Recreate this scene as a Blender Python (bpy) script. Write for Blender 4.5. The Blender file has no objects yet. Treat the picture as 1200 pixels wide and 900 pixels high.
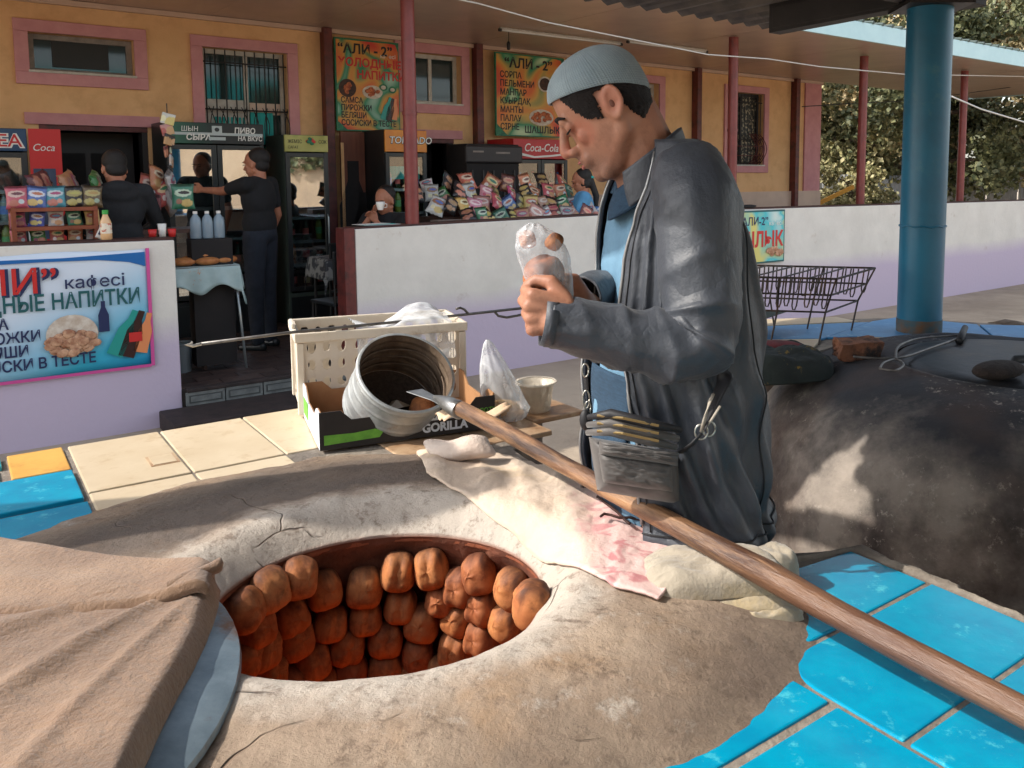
import bpy, bmesh, math, random
import numpy as np
from mathutils import Vector, Matrix, noise

random.seed(7); np.random.seed(7)
C = bpy.context.scene.collection
SC = bpy.context.scene
PI = math.pi
H = 1.5                                   # eye height of the photographer
PITCH = math.atan(.0985)

# ------------------------------------------------------------------ camera
cam = bpy.data.cameras.new('camera'); co = bpy.data.objects.new('camera', cam); C.objects.link(co)
co.location = (0, 0, H); co.rotation_euler = (PI/2 - PITCH, 0, 0)
cam.sensor_width = 36; cam.lens = 30; cam.shift_x = -.0958; cam.shift_y = -.1225
cam.clip_start = .05; cam.clip_end = 900
SC.camera = co
# ------------------------------------------------------------------ sky and sun
SUN_EL = math.radians(41); SUN_DIR = Vector((1, .25, 0)).normalized()     # the way the light travels
w = bpy.data.worlds.new('World'); SC.world = w; w.use_nodes = True
nt = w.node_tree; bg = nt.nodes['Background']
sky = nt.nodes.new('ShaderNodeTexSky'); sky.sky_type = 'NISHITA'; sky.sun_disc = False
sky.sun_elevation = SUN_EL; sky.sun_rotation = math.atan2(-SUN_DIR.x, -SUN_DIR.y)
sky.air_density = 1.2; sky.dust_density = 2.0
hsv = nt.nodes.new('ShaderNodeHueSaturation'); hsv.inputs['Saturation'].default_value = .5      # hazy, pale sky
nt.links.new(sky.outputs[0], hsv.inputs['Color']); nt.links.new(hsv.outputs[0], bg.inputs[0]); bg.inputs[1].default_value = .15
sl = bpy.data.lights.new('sun', 'SUN'); so = bpy.data.objects.new('sun', sl); C.objects.link(so)
sl.energy = 2.3; sl.angle = math.radians(.5); sl.color = (1, .93, .83)
ld = Vector((SUN_DIR.x*math.cos(SUN_EL), SUN_DIR.y*math.cos(SUN_EL), -math.sin(SUN_EL)))
so.rotation_euler = ld.to_track_quat('-Z', 'Y').to_euler()
so.location = (-6, -1, 8)
SC.view_settings.view_transform = 'Standard'; SC.view_settings.look = 'None'
SC.view_settings.exposure = 1.22; SC.view_settings.gamma = 1
SC.render.engine = 'CYCLES'
try:
    SC.cycles.max_bounces = 7; SC.cycles.transparent_max_bounces = 10
except Exception: pass

# ------------------------------------------------------------------ places
def ray(u, v):
    a = (u-715)/1000; b = -(v-303)/1000
    return Vector((a, math.cos(PITCH)+b*math.sin(PITCH), -math.sin(PITCH)+b*math.cos(PITCH)))
def onZ(u, v, z): r = ray(u, v); return Vector((0, 0, H)) + r*((z-H)/r.z)
def onY(u, v, y): r = ray(u, v); return Vector((0, 0, H)) + r*(y/r.y)
BS = Vector((.781, .625, 0)).normalized(); BN = Vector((-BS.y, BS.x, 0)); P0 = Vector((-3.1, 6.05, 0))
BR = math.atan2(BS.y, BS.x)               # the cafe's own frame: s along the terrace, n into the building
def B(s, n, z=0): return P0 + BS*s + BN*n + Vector((0, 0, z))
def onN(u, v, n):
    r = ray(u, v); t = (P0.dot(BN)+n)/(r.x*BN.x+r.y*BN.y)
    p = Vector((0, 0, H)) + r*t; q = p-P0
    return q.x*BS.x+q.y*BS.y, p.z
def sn(p): q = p-P0; return q.dot(BS), q.dot(BN)

# ------------------------------------------------------------------ mesh helpers
class MB:
    def __init__(s): s.v = []; s.f = []; s.m = []
    def add(s, vs, fs, mi=0):
        o = len(s.v); s.v += [tuple(p) for p in vs]; s.f += [tuple(i+o for i in f) for f in fs]; s.m += [mi]*len(fs); return s
    def box(s, c, d, rz=0, mi=0, M=None, tap=1):
        x, y, z = [k/2 for k in d]; vs = []
        for dz in (-1, 1):
            t = tap if dz > 0 else 1
            for dx, dy in ((-1,-1),(1,-1),(1,1),(-1,1)): vs.append(Vector((dx*x*t, dy*y*t, dz*z)))
        R = M if M is not None else Matrix.Rotation(rz, 3, 'Z')
        vs = [R @ p + Vector(c) for p in vs]
        return s.add(vs, [(0,3,2,1),(4,5,6,7),(0,1,5,4),(1,2,6,5),(2,3,7,6),(3,0,4,7)], mi)
    def b2(s, x0, x1, y0, y1, z0, z1, mi=0): return s.box(((x0+x1)/2, (y0+y1)/2, (z0+z1)/2), (abs(x1-x0), abs(y1-y0), abs(z1-z0)), 0, mi)
    def tube(s, path, r, n=8, mi=0, caps=True, flat=1, up=None):
        P = [Vector(p) for p in path]; rs = r if isinstance(r, (list, tuple)) else [r]*len(P)
        up = Vector(up) if up else Vector((.13, .27, 1)); vs = []
        for i, p in enumerate(P):
            t = (P[min(i+1, len(P)-1)] - P[max(i-1, 0)]).normalized()
            a = t.cross(up)
            if a.length < 1e-3: a = t.cross(Vector((1, 0, 0)))
            a.normalize(); b = a.cross(t)
            for k in range(n):
                w_ = 2*PI*k/n; vs.append(p + (a*math.cos(w_) + b*math.sin(w_)*flat)*rs[i])
        fs = [(i*n+k, i*n+(k+1) % n, (i+1)*n+(k+1) % n, (i+1)*n+k) for i in range(len(P)-1) for k in range(n)]
        if caps: fs += [tuple(range(n))[::-1], tuple((len(P)-1)*n+k for k in range(n))]
        return s.add(vs, fs, mi)
    def lathe(s, prof, c=(0,0,0), n=20, mi=0, M=None, caps=True):
        R = M if M is not None else Matrix.Identity(3); vs = []
        for r, z in prof:
            for k in range(n):
                a = 2*PI*k/n; vs.append(R @ Vector((r*math.cos(a), r*math.sin(a), z)) + Vector(c))
        fs = [(i*n+k, i*n+(k+1) % n, (i+1)*n+(k+1) % n, (i+1)*n+k) for i in range(len(prof)-1) for k in range(n)]
        if caps: fs += [tuple(range(n))[::-1], tuple((len(prof)-1)*n+k for k in range(n))]
        return s.add(vs, fs, mi)
    def ell(s, c, r, nu=14, nv=9, M=None, mi=0):
        r = r if isinstance(r, (tuple, list)) else (r, r, r); R = M if M is not None else Matrix.Identity(3); c = Vector(c); vs = []
        for j in range(1, nv):
            t = PI*j/nv
            for i in range(nu):
                a = 2*PI*i/nu; vs.append(R @ Vector((r[0]*math.sin(t)*math.cos(a), r[1]*math.sin(t)*math.sin(a), r[2]*math.cos(t))) + c)
        vs.append(R @ Vector((0,0,r[2])) + c); vs.append(R @ Vector((0,0,-r[2])) + c); N_ = len(vs)
        fs = [(j*nu+(i+1) % nu, j*nu+i, (j+1)*nu+i, (j+1)*nu+(i+1) % nu) for j in range(nv-2) for i in range(nu)]
        fs += [(N_-2, i, (i+1) % nu) for i in range(nu)] + [(N_-1, (nv-2)*nu+(i+1) % nu, (nv-2)*nu+i) for i in range(nu)]
        return s.add(vs, fs, mi)
    def cap(s, a, b, ra, rb, n=14):          # tapered capsule for bodies
        a = Vector(a); b = Vector(b); s.ell(a, ra); s.ell(b, rb); return s.tube([a, b], [ra, rb], n)
    def prism(s, poly, z0, z1, mi=0, f=None):
        n = len(poly); f = f or (lambda x, y, z: (x, y, z))
        vs = [f(x, y, z0) for x, y in poly] + [f(x, y, z1) for x, y in poly]
        return s.add(vs, [tuple(range(n))[::-1], tuple(range(n, 2*n))] + [(i, (i+1) % n, n+(i+1) % n, n+i) for i in range(n)], mi)
    def grid(s, A, closeu=False, mi=0, mask=None):      # A: nu x nv x 3
        nu, nv = A.shape[:2]; vs = A.reshape(-1, 3).tolist(); fs = []
        for i in range(nu if closeu else nu-1):
            for j in range(nv-1):
                if mask is None or mask[i, j]: fs.append((i*nv+j, ((i+1) % nu)*nv+j, ((i+1) % nu)*nv+j+1, i*nv+j+1))
        return s.add(vs, fs, mi)

def mesh(name, mb, mats, smooth=False):
    me = bpy.data.meshes.new(name); me.from_pydata(mb.v, [], mb.f)
    for m in (mats if isinstance(mats, (list, tuple)) else [mats]): me.materials.append(m)
    if any(mb.m): me.polygons.foreach_set('material_index', mb.m)
    if smooth: me.polygons.foreach_set('use_smooth', [True]*len(mb.f))
    me.update(); return me
def tag(o, label=None, cat=None, group=None, kind=None):
    if label: o['label'] = label
    if cat: o['category'] = cat
    if group: o['group'] = group
    if kind: o['kind'] = kind
    return o
def obj(name, mb, mats, parent=None, smooth=False, bevel=0, loc=None, rz=None, solid=0, kind=None, label=None, cat=None, group=None, recalc=True, auto=None):
    me = mb if isinstance(mb, bpy.types.Mesh) else mesh(name, mb, mats, smooth)
    if recalc and not isinstance(mb, bpy.types.Mesh):
        bm = bmesh.new(); bm.from_mesh(me); bmesh.ops.recalc_face_normals(bm, faces=bm.faces); bm.to_mesh(me); bm.free()
    if auto and not isinstance(mb, bpy.types.Mesh): sharp(me, auto)
    o = bpy.data.objects.new(name, me); C.objects.link(o)
    if parent: o.parent = parent
    if loc is not None: o.location = loc
    if rz is not None: o.rotation_euler = (0, 0, rz)
    if solid:
        m = o.modifiers.new('solid', 'SOLIDIFY'); m.thickness = abs(solid); m.offset = -1 if solid > 0 else 1
    if bevel:
        m = o.modifiers.new('bevel', 'BEVEL'); m.width = bevel; m.segments = 2; m.limit_method = 'ANGLE'
    return tag(o, label, cat, group, kind)
def sharp(me, deg):
    bm = bmesh.new(); bm.from_mesh(me)
    for f in bm.faces: f.smooth = True
    for e in bm.edges:
        if len(e.link_faces) == 2 and e.calc_face_angle(0) > math.radians(deg): e.smooth = False
    bm.to_mesh(me); bm.free()
def thing(name, label, cat, loc=(0,0,0), rz=0, group=None):
    o = bpy.data.objects.new(name, None); C.objects.link(o); o.location = loc; o.rotation_euler = (0, 0, rz)
    o.empty_display_size = .1
    return tag(o, label, cat, group)
def bthing(name, label, cat, s, n, z=0, rz=0, group=None): return thing(name, label, cat, B(s, n, z), BR+rz, group)
def copy_tree(o, parent=None):
    c = o.copy(); C.objects.link(c)
    if parent: c.parent = parent
    for ch in list(o.children): copy_tree(ch, c)
    return c
def remesh(o, voxel, it=6, fac=.5):
    m = o.modifiers.new('remesh', 'REMESH'); m.mode = 'VOXEL'; m.voxel_size = voxel; m.use_smooth_shade = True
    if it:
        m = o.modifiers.new('smooth', 'SMOOTH'); m.factor = fac; m.iterations = it
    return o
def fnoise(x, y, z=0, sc=1, oct=4):
    return noise.fractal(Vector((x*sc, y*sc, z*sc)), 1.0, 2.0, oct)

# ------------------------------------------------------------------ materials
def sr(r, g, b):
    return tuple(((c/255)/12.92 if c/255 <= .04045 else ((c/255+.055)/1.055)**2.4) for c in (r, g, b))
def rgba(c): return (*c[:3], 1)
MATS = {}
def mat(name, c, c2=None, rough=.6, scale=5, metal=0, bump=0, bscale=None, spec=.5, detail=6, trans=0, alpha=1, emit=0,
        dirt=None, dscale=2, dlo=.5, dhi=.7, stretch=None, ramp=(.35, .65), coat=0, sheen=0, rand=0, bdist=.01, sss=0, wave=None, hue=0):
    if name in MATS: return MATS[name]
    m = bpy.data.materials.new(name); m.use_nodes = True; MATS[name] = m
    n = m.node_tree.nodes; l = m.node_tree.links; p = n['Principled BSDF']
    tc = n.new('ShaderNodeTexCoord'); vec = tc.outputs['Object']
    if rand or stretch:
        mp = n.new('ShaderNodeMapping'); l.new(vec, mp.inputs[0]); vec = mp.outputs[0]
        if stretch: mp.inputs['Scale'].default_value = stretch
        if rand:
            oi = n.new('ShaderNodeObjectInfo'); mm = n.new('ShaderNodeMath'); mm.operation = 'MULTIPLY'; mm.inputs[1].default_value = 37
            l.new(oi.outputs['Random'], mm.inputs[0]); l.new(mm.outputs[0], mp.inputs['Location'])
    col = None
    if c2 is not None:
        nz = n.new('ShaderNodeTexNoise'); nz.inputs['Scale'].default_value = scale; nz.inputs['Detail'].default_value = detail; nz.inputs['Roughness'].default_value = .62
        l.new(vec, nz.inputs['Vector'])
        cr = n.new('ShaderNodeValToRGB'); cr.color_ramp.elements[0].position = ramp[0]; cr.color_ramp.elements[1].position = ramp[1]
        cr.color_ramp.elements[0].color = rgba(c); cr.color_ramp.elements[1].color = rgba(c2)
        l.new(nz.outputs[0], cr.inputs[0]); col = cr.outputs[0]
    if dirt is not None:
        nz = n.new('ShaderNodeTexNoise'); nz.inputs['Scale'].default_value = dscale; nz.inputs['Detail'].default_value = 9; nz.inputs['Roughness'].default_value = .7
        l.new(vec, nz.inputs['Vector'])
        mr = n.new('ShaderNodeMapRange'); mr.inputs[1].default_value = dlo; mr.inputs[2].default_value = dhi; l.new(nz.outputs[0], mr.inputs[0])
        mx = n.new('ShaderNodeMix'); mx.data_type = 'RGBA'; l.new(mr.outputs[0], mx.inputs[0])
        if col: l.new(col, mx.inputs[6])
        else: mx.inputs[6].default_value = rgba(c)
        mx.inputs[7].default_value = rgba(dirt); col = mx.outputs[2]
    if hue:
        oi = n.new('ShaderNodeObjectInfo'); hs = n.new('ShaderNodeHueSaturation'); mr = n.new('ShaderNodeMapRange')
        mr.inputs[3].default_value = 1-hue; mr.inputs[4].default_value = 1+hue; l.new(oi.outputs['Random'], mr.inputs[0]); l.new(mr.outputs[0], hs.inputs['Value'])
        if col: l.new(col, hs.inputs['Color'])
        else: hs.inputs['Color'].default_value = rgba(c)
        col = hs.outputs[0]
    if col: l.new(col, p.inputs['Base Color'])
    else: p.inputs['Base Color'].default_value = rgba(c)
    p.inputs['Roughness'].default_value = rough; p.inputs['Metallic'].default_value = metal
    p.inputs['Specular IOR Level'].default_value = spec
    if trans: p.inputs['Transmission Weight'].default_value = trans
    if alpha < 1: p.inputs['Alpha'].default_value = alpha
    if coat: p.inputs['Coat Weight'].default_value = coat; p.inputs['Coat Roughness'].default_value = .12
    if sheen: p.inputs['Sheen Weight'].default_value = sheen
    if sss: p.inputs['Subsurface Weight'].default_value = sss; p.inputs['Subsurface Radius'].default_value = (.01, .004, .002)
    if emit: p.inputs['Emission Color'].default_value = rgba(c); p.inputs['Emission Strength'].default_value = emit
    if bump:
        nb = n.new('ShaderNodeTexNoise'); nb.inputs['Scale'].default_value = bscale or scale*4; nb.inputs['Detail'].default_value = 7; nb.inputs['Roughness'].default_value = .65
        l.new(vec, nb.inputs['Vector'])
        bp = n.new('ShaderNodeBump'); bp.inputs['Strength'].default_value = bump; bp.inputs['Distance'].default_value = bdist
        l.new(nb.outputs[0], bp.inputs['Height']); l.new(bp.outputs[0], p.inputs['Normal'])
    return m
def nodes_of(m): return m.node_tree.nodes, m.node_tree.links, m.node_tree.nodes['Principled BSDF']

def text(body, size, m, parent, x, y, z, name='lettering', off=0, ax='LEFT', depth=.0015, sx=1, rx=PI/2, shear=0, rz=0, space=1):
    cu = bpy.data.curves.new(name, 'FONT'); cu.body = body; cu.size = size; cu.align_x = ax; cu.align_y = 'BOTTOM_BASELINE'
    cu.offset = off; cu.extrude = depth/2; cu.resolution_u = 3; cu.shear = shear; cu.space_character = space
    t = bpy.data.objects.new('tmp', cu); C.objects.link(t)
    bpy.context.view_layer.update()
    me = bpy.data.meshes.new_from_object(t.evaluated_get(bpy.context.evaluated_depsgraph_get()))
    bpy.data.objects.remove(t); me.materials.clear(); me.materials.append(m)
    o = bpy.data.objects.new(name, me); C.objects.link(o); o.parent = parent
    o.location = (x, y, z); o.rotation_euler = (rx, 0, rz); o.scale = (sx, 1, 1)
    return o
# ================================================================== SETTING: ground, cafe, terrace
ZF = -.05; ZG = -.30; ZS = 3.1; NW = 2.8
m_ground = mat('ground_dust', sr(176,160,140), sr(150,134,116), rough=.95, scale=.8, bump=.6, bscale=9, bdist=.02, dirt=sr(120,108,94), dscale=.35, dlo=.5, dhi=.7)
m_conc = mat('concrete', sr(150,140,128), sr(120,112,102), rough=.9, scale=3, bump=.5, bscale=30, dirt=sr(90,84,76), dscale=1.5)
mb = MB(); g = 24
A = np.zeros((g, g, 3)); A[..., 0], A[..., 1] = np.meshgrid(np.linspace(-1, 1, g)**3*300, np.linspace(-1, 1, g)**3*300, indexing='ij'); A[..., 2] = ZG
obj('ground', mb.grid(A), m_ground, kind='structure')
obj('pavement', MB().prism([(-2.4,.2),(3.6,.2),(3.6,4.1),(1.4,4.3),(-2.4,2.9)], ZG-.1, -.02), m_conc, kind='structure', bevel=.01)

m_floor_base = mat('floor_mortar', sr(62,54,50), sr(44,38,36), rough=.9, scale=8)
m_floor_tile = mat('floor_tile', sr(78,62,56), sr(52,42,40), rough=.55, scale=6, rand=1, hue=.25, bump=.2, bscale=40)
fl = bthing('cafe_floor', None, None, 0, 0, ZF); fl['kind'] = 'structure'
obj('floor_slab', MB().b2(-6, 13, 0, 6.2, -.3, -.006), m_floor_base, fl)
tl = mesh('floor_tile', MB().b2(0, .292, 0, .142, -.004, .004), m_floor_tile)
for i in range(10):
    for j in range(16):
        o = bpy.data.objects.new('floor_tile', tl); C.objects.link(o); o.parent = fl
        o.location = (-.3+i*.3+(.15 if j % 2 else 0), .03+j*.15, 0)
m_step = mat('step_stone', sr(56,44,42), sr(38,31,30), rough=.75, scale=9, bump=.3)
m_riser = mat('riser_tile', sr(120,124,122), sr(92,96,96), rough=.35, scale=14)
m_riser2 = mat('riser_tile_border', sr(70,74,74), rough=.4)
st = bthing('doorstep', 'dark stone doorstep with patterned tile riser at the cafe entrance', 'step', 0, 0, ZF)
obj('tread', MB().b2(.03, 1.36, -.05, .012, -.02, .006), m_step, st, bevel=.004)
obj('lower_tread', MB().b2(-.16, 1.55, -.5, -.03, -.25, -.12), m_step, st, bevel=.01)
for k in range(5):
    x0 = .02+k*.27
    r_ = obj('riser_tile', MB().b2(x0, x0+.262, -.045, -.015, -.118, -.022), m_riser, st)
    obj('tile_border', MB().b2(x0+.018, x0+.244, -.0475, -.044, -.10, -.042), m_riser2, r_)
    obj('tile_panel', MB().b2(x0+.03, x0+.232, -.050, -.047, -.09, -.052), m_riser, r_)

# ---- low white terrace walls
def wallmat():
    m = mat('whitewash', sr(226,222,214), sr(214,210,202), rough=.85, scale=2.5, bump=.35, bscale=22, dirt=sr(168,146,122), dscale=3.4, dlo=.60, dhi=.84)
    n, l, p = nodes_of(m); base = p.inputs['Base Color'].links[0].from_socket
    tc = n['Texture Coordinate']; sp = n.new('ShaderNodeSeparateXYZ'); l.new(tc.outputs['Object'], sp.inputs[0])
    nz = n.new('ShaderNodeTexNoise'); nz.inputs['Scale'].default_value = 1.3; nz.inputs['Detail'].default_value = 5; l.new(tc.outputs['Object'], nz.inputs['Vector'])
    ma = n.new('ShaderNodeMath'); ma.operation = 'MULTIPLY_ADD'; ma.inputs[1].default_value = .12; l.new(nz.outputs[0], ma.inputs[0]); l.new(sp.outputs[2], ma.inputs[2])
    mr = n.new('ShaderNodeMapRange'); mr.inputs[1].default_value = .08; mr.inputs[2].default_value = .30; l.new(ma.outputs[0], mr.inputs[0])
    mx = n.new('ShaderNodeMix'); mx.data_type = 'RGBA'; l.new(mr.outputs[0], mx.inputs[0]); mx.inputs[6].default_value = rgba(sr(196,182,202)); l.new(base, mx.inputs[7])
    l.new(mx.outputs[2], p.inputs['Base Color']); return m
m_white = wallmat()
m_maroon = mat('maroon_paint', sr(110,48,44), sr(86,36,34), rough=.5, scale=12, bump=.2, dirt=sr(50,34,32), dscale=8)
m_sill = mat('dark_sill', sr(74,40,34), sr(54,30,28), rough=.6, scale=12)
# (s0,s1) and the top height at each end; origin of each at z=.25 where lilac meets white
def low_wall(label, s0, s1, z0, z1, cap_m):
    w_ = bthing('terrace_wall', label, 'wall', s0, 0, .25, group='low terrace walls')
    L = s1-s0; mb = MB(); A0, A1 = z0-.25, z1-.25; b0 = ZG-.25-.05
    vs = [(0,-.005,b0),(L,-.005,b0),(L,.16,b0),(0,.16,b0),(0,-.005,A0),(L,-.005,A1),(L,.16,A1),(0,.16,A0)]
    mb.add(vs, [(0,3,2,1),(4,5,6,7),(0,1,5,4),(1,2,6,5),(2,3,7,6),(3,0,4,7)])
    obj('wall_body', mb, m_white, w_, bevel=.006)
    vs = [(-.004,.03,A0),(L+.004,.03,A1),(L+.004,.20,A1),(-.004,.20,A0),(-.004,.03,A0+.016),(L+.004,.03,A1+.016),(L+.004,.20,A1+.016),(-.004,.20,A0+.016)]
    obj('wall_cap', MB().add(vs, [(0,3,2,1),(4,5,6,7),(0,1,5,4),(1,2,6,5),(2,3,7,6),(3,0,4,7)]), cap_m, w_)
    return w_
wl = low_wall('low whitewashed terrace wall carrying the blue drinks banner', -5, 0, 1.07, 1.035, m_sill)
wm = low_wall('low whitewashed wall in the middle, in front of the crisps counter', 1.33, 3.85, 1.058, 1.095, m_sill)
wr = low_wall('long low white and lilac wall behind the man, under the right posts', 4.75, 14.5, 1.105, 1.065, m_sill)
obj('door_post', MB().b2(1.235, 1.325, -.01, .17, ZF, 1.07), m_maroon, None, loc=B(0,0,0), rz=BR, bevel=.005, label='maroon painted gate post at the end of the middle low wall', cat='post')

# ---- cafe building
m_ochre = mat('ochre_stucco', sr(230,186,136), sr(220,174,124), rough=.85, scale=2, bump=.3, bscale=60, dirt=sr(200,152,106), dscale=2.6, dlo=.48, dhi=.75)
m_pink = mat('pink_trim', sr(206,148,150), sr(194,134,138), rough=.75, scale=7, bump=.2)
m_soffit = mat('soffit_boards', sr(206,178,158), sr(192,164,146), rough=.32, scale=3)
m_fascia = mat('pale_blue_fascia', sr(190,222,226), sr(178,212,218), rough=.4, scale=4)
m_roof = mat('roof_sheet', sr(70,84,80), sr(54,66,64), rough=.6)
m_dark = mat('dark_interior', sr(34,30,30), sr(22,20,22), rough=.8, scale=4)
m_dframe = mat('dark_frame', sr(40,36,38), rough=.5)
m_grey_fr = mat('grey_window_frame', sr(150,140,132), sr(120,110,104), rough=.6, scale=10)
m_white_fr = mat('white_window_frame', sr(200,196,188), sr(176,170,160), rough=.55, scale=10)
m_bar = mat('black_bar', sr(22,20,20), rough=.5)
m_post = mat('red_brown_post', sr(132,60,56), sr(116,50,48), rough=.42, scale=9, bump=.15, dirt=sr(96,48,46), dscale=6, dlo=.55, dhi=.75)
def glassy(name, tint, refl=.35, rough=.03, clear=.0):
    m = bpy.data.materials.new(name); m.use_nodes = True; n = m.node_tree.nodes; l = m.node_tree.links; n.remove(n['Principled BSDF'])
    out = n['Material Output']; g1 = n.new('ShaderNodeBsdfGlossy'); g1.inputs['Roughness'].default_value = rough; g1.inputs[0].default_value = (.9,.95,1,1)
    if clear: d = n.new('ShaderNodeBsdfTransparent'); d.inputs[0].default_value = rgba(tint)
    else: d = n.new('ShaderNodeBsdfDiffuse'); d.inputs[0].default_value = rgba(tint)
    mx = n.new('ShaderNodeMixShader'); mx.inputs[0].default_value = refl; l.new(d.outputs[0], mx.inputs[1]); l.new(g1.outputs[0], mx.inputs[2])
    l.new(mx.outputs[0], out.inputs[0]); return m
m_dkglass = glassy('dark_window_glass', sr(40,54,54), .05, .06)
m_curtain = mat('turquoise_curtain', sr(56,190,184), sr(36,160,158), rough=.7, scale=3, stretch=(14,14,1))
m_fglass = glassy('fridge_glass', (.86,.93,.93), .42, .02, 1)
m_fglass2 = glassy('fridge_glass_clear', (.9,.95,.95), .12, .02, 1)

cafe = bthing('cafe_building', 'ochre cafe building with pink window surrounds behind the terrace', 'building', 0, NW, 0)
holes = [(-.55,.30,2.43,2.79), (-.51,.385,ZF,1.96), (.915,1.76,1.75,2.79), (3.1,3.86,2.34,2.94), (3.1,3.75,ZF,1.93), (6.3,7.12,1.75,2.82), (8.6,9.42,1.64,2.80)]
xs = sorted({-6, 10.87} | {h[0] for h in holes} | {h[1] for h in holes}); zs = sorted({ZG, 3.3} | {h[2] for h in holes} | {h[3] for h in holes})
mb = MB()
for i in range(len(xs)-1):
    for j in range(len(zs)-1):
        cx, cz = (xs[i]+xs[i+1])/2, (zs[j]+zs[j+1])/2
        if not any(h[0] < cx < h[1] and h[2] < cz < h[3] for h in holes): mb.b2(xs[i], xs[i+1], 0, .26, zs[j], zs[j+1])
bm_ = mesh('wall', mb, m_ochre); bmm = bmesh.new(); bmm.from_mesh(bm_); bmesh.ops.remove_doubles(bmm, verts=bmm.verts, dist=1e-4)
dup_ = {}
for f in bmm.faces: dup_.setdefault(tuple(sorted(v.index for v in f.verts)), []).append(f)
bmesh.ops.delete(bmm, geom=[f for fs in dup_.values() if len(fs) > 1 for f in fs], context='FACES')
bmesh.ops.recalc_face_normals(bmm, faces=bmm.faces); bmm.to_mesh(bm_); bmm.free()
obj('wall', bm_, None, cafe)
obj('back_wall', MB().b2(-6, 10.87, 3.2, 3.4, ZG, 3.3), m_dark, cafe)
obj('side_wall', MB().b2(10.66, 10.866, .27, 3.2, ZG, 3.3), m_ochre, cafe)
obj('left_side_wall', MB().b2(-5.99, -5.8, .27, 3.2, ZG, 3.3), m_ochre, cafe)
obj('corner_trim', MB().b2(10.46, 10.89, -.03, .3, .0, 3.095), m_pink, cafe)
obj('wall_base', MB().b2(5.2, 10.9, -.05, -.002, ZF, 1.22), m_soffit, cafe)
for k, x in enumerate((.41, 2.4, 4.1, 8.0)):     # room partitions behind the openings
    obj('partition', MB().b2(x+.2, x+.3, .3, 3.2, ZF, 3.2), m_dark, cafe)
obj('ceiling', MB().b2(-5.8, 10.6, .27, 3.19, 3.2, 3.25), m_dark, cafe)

def surround(x0, x1, z0, z1, t, sides='tlrb', proud=.035):
    mb = MB()
    if 't' in sides: mb.b2(x0-t, x1+t, -proud, .0, z1, z1+t)
    if 'b' in sides: mb.b2(x0-t, x1+t, -proud, .0, z0-t, z0)
    if 'l' in sides: mb.b2(x0-t, x0, -proud, .0, z0, z1)
    if 'r' in sides: mb.b2(x1, x1+t, -proud, .0, z0, z1)
    return mb
def window(x0, x1, z0, z1, mull, fm, pane_m, surr='tlrb', t=.11, bars=0, curtain=None, label=None):
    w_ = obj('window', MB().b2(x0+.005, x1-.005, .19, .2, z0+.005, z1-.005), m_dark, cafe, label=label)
    mb = MB(); f = .05; y0, y1 = .1, .16
    mb.b2(x0, x0+f, y0, y1, z0, z1); mb.b2(x1-f, x1, y0, y1, z0, z1); mb.b2(x0+f, x1-f, y0, y1, z0, z0+f); mb.b2(x0+f, x1-f, y0, y1, z1-f, z1)
    for q in mull: mb.b2(q-.022, q+.022, y0+.002, y1-.002, z0+f, z1-f)
    obj('frame', mb, fm, w_, bevel=.004)
    ed = [x0+f] + list(mull) + [x1-f]
    for a, b in zip(ed[:-1], ed[1:]): obj('pane', MB().b2(a, b, .125, .131, z0+f, z1-f), pane_m, w_)
    obj('surround', surround(x0, x1, z0, z1, t, surr), m_pink, w_, bevel=.005)
    obj('sill', MB().b2(x0-.01, x1+.01, -.05, .1, z0-.004, z0+.018), m_white_fr, w_)
    if curtain:
        a, b, c, d, cm = curtain; nn = 40; A = np.zeros((nn, 2, 3))
        for i in range(nn):
            x = a+(b-a)*i/(nn-1); A[i, :, 0] = x; A[i, :, 1] = .112+.012*math.sin(i*1.3); A[i, 0, 2] = c; A[i, 1, 2] = d
        obj('curtain', MB().grid(A), cm, w_, smooth=True, solid=.003)
    if bars:
        bar = mesh('bar', MB().tube([(0,0,z0+.02),(0,0,z1-.01)], .007, 6), m_bar)
        for i in range(bars):
            o = bpy.data.objects.new('bar', bar); C.objects.link(o); o.parent = w_; o.location = (x0+.03+(x1-x0-.06)*i/(bars-1), .03, 0)
        for zz in (z0+.06, z0+.42, z1-.14):
            obj('bar', MB().tube([(x0, .03, zz), (x1, .03, zz)], .008, 6), m_bar, w_)
    return w_
w1 = window(-.55, .30, 2.43, 2.79, [], m_grey_fr, m_dkglass, label='wide dark transom window at the far left')
obj('blackout_panel', MB().b2(-.36, .1, .108, .124, 2.50, 2.765), m_bar, w1)
window(3.1, 3.86, 2.34, 2.94, [3.5], m_white_fr, m_dkglass, label='dark window between the two menu boards')
wb = window(.915, 1.76, 1.75, 2.79, [1.36], m_white_fr, m_dkglass, bars=9, curtain=(1.02, 1.34, 1.96, 2.1, m_curtain), label='barred window with turquoise curtain above the wide fridge')
obj('curtain', MB().b2(1.39, 1.62, .09, .11, 1.78, 2.16), m_curtain, wb); obj('pale_blind', MB().b2(.97, 1.33, .116, .122, 1.95, 2.28), m_white_fr, wb)
obj('pale_blind', MB().b2(1.39, 1.71, .116, .122, 2.14, 2.26), m_soffit, wb)
wd = MB()                                        # curly grille at the foot of the barred window
for i in range(8):
    x = .96+i*.107
    wd.tube([(x+.05*math.sin(t*PI), .02-.05*math.sin(t*PI), 1.78+.42*t) for t in [k/8 for k in range(9)]], .005, 5)
    wd.tube([(x+.05-.05*math.sin(t*PI), .02-.05*math.sin(t*PI), 1.78+.42*t) for t in [k/8 for k in range(9)]], .005, 5)
obj('grille', wd, m_bar, wb)
window(6.3, 7.12, 1.75, 2.82, [6.95], m_white_fr, m_dkglass, bars=0, label='window half hidden behind the cap')
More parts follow.
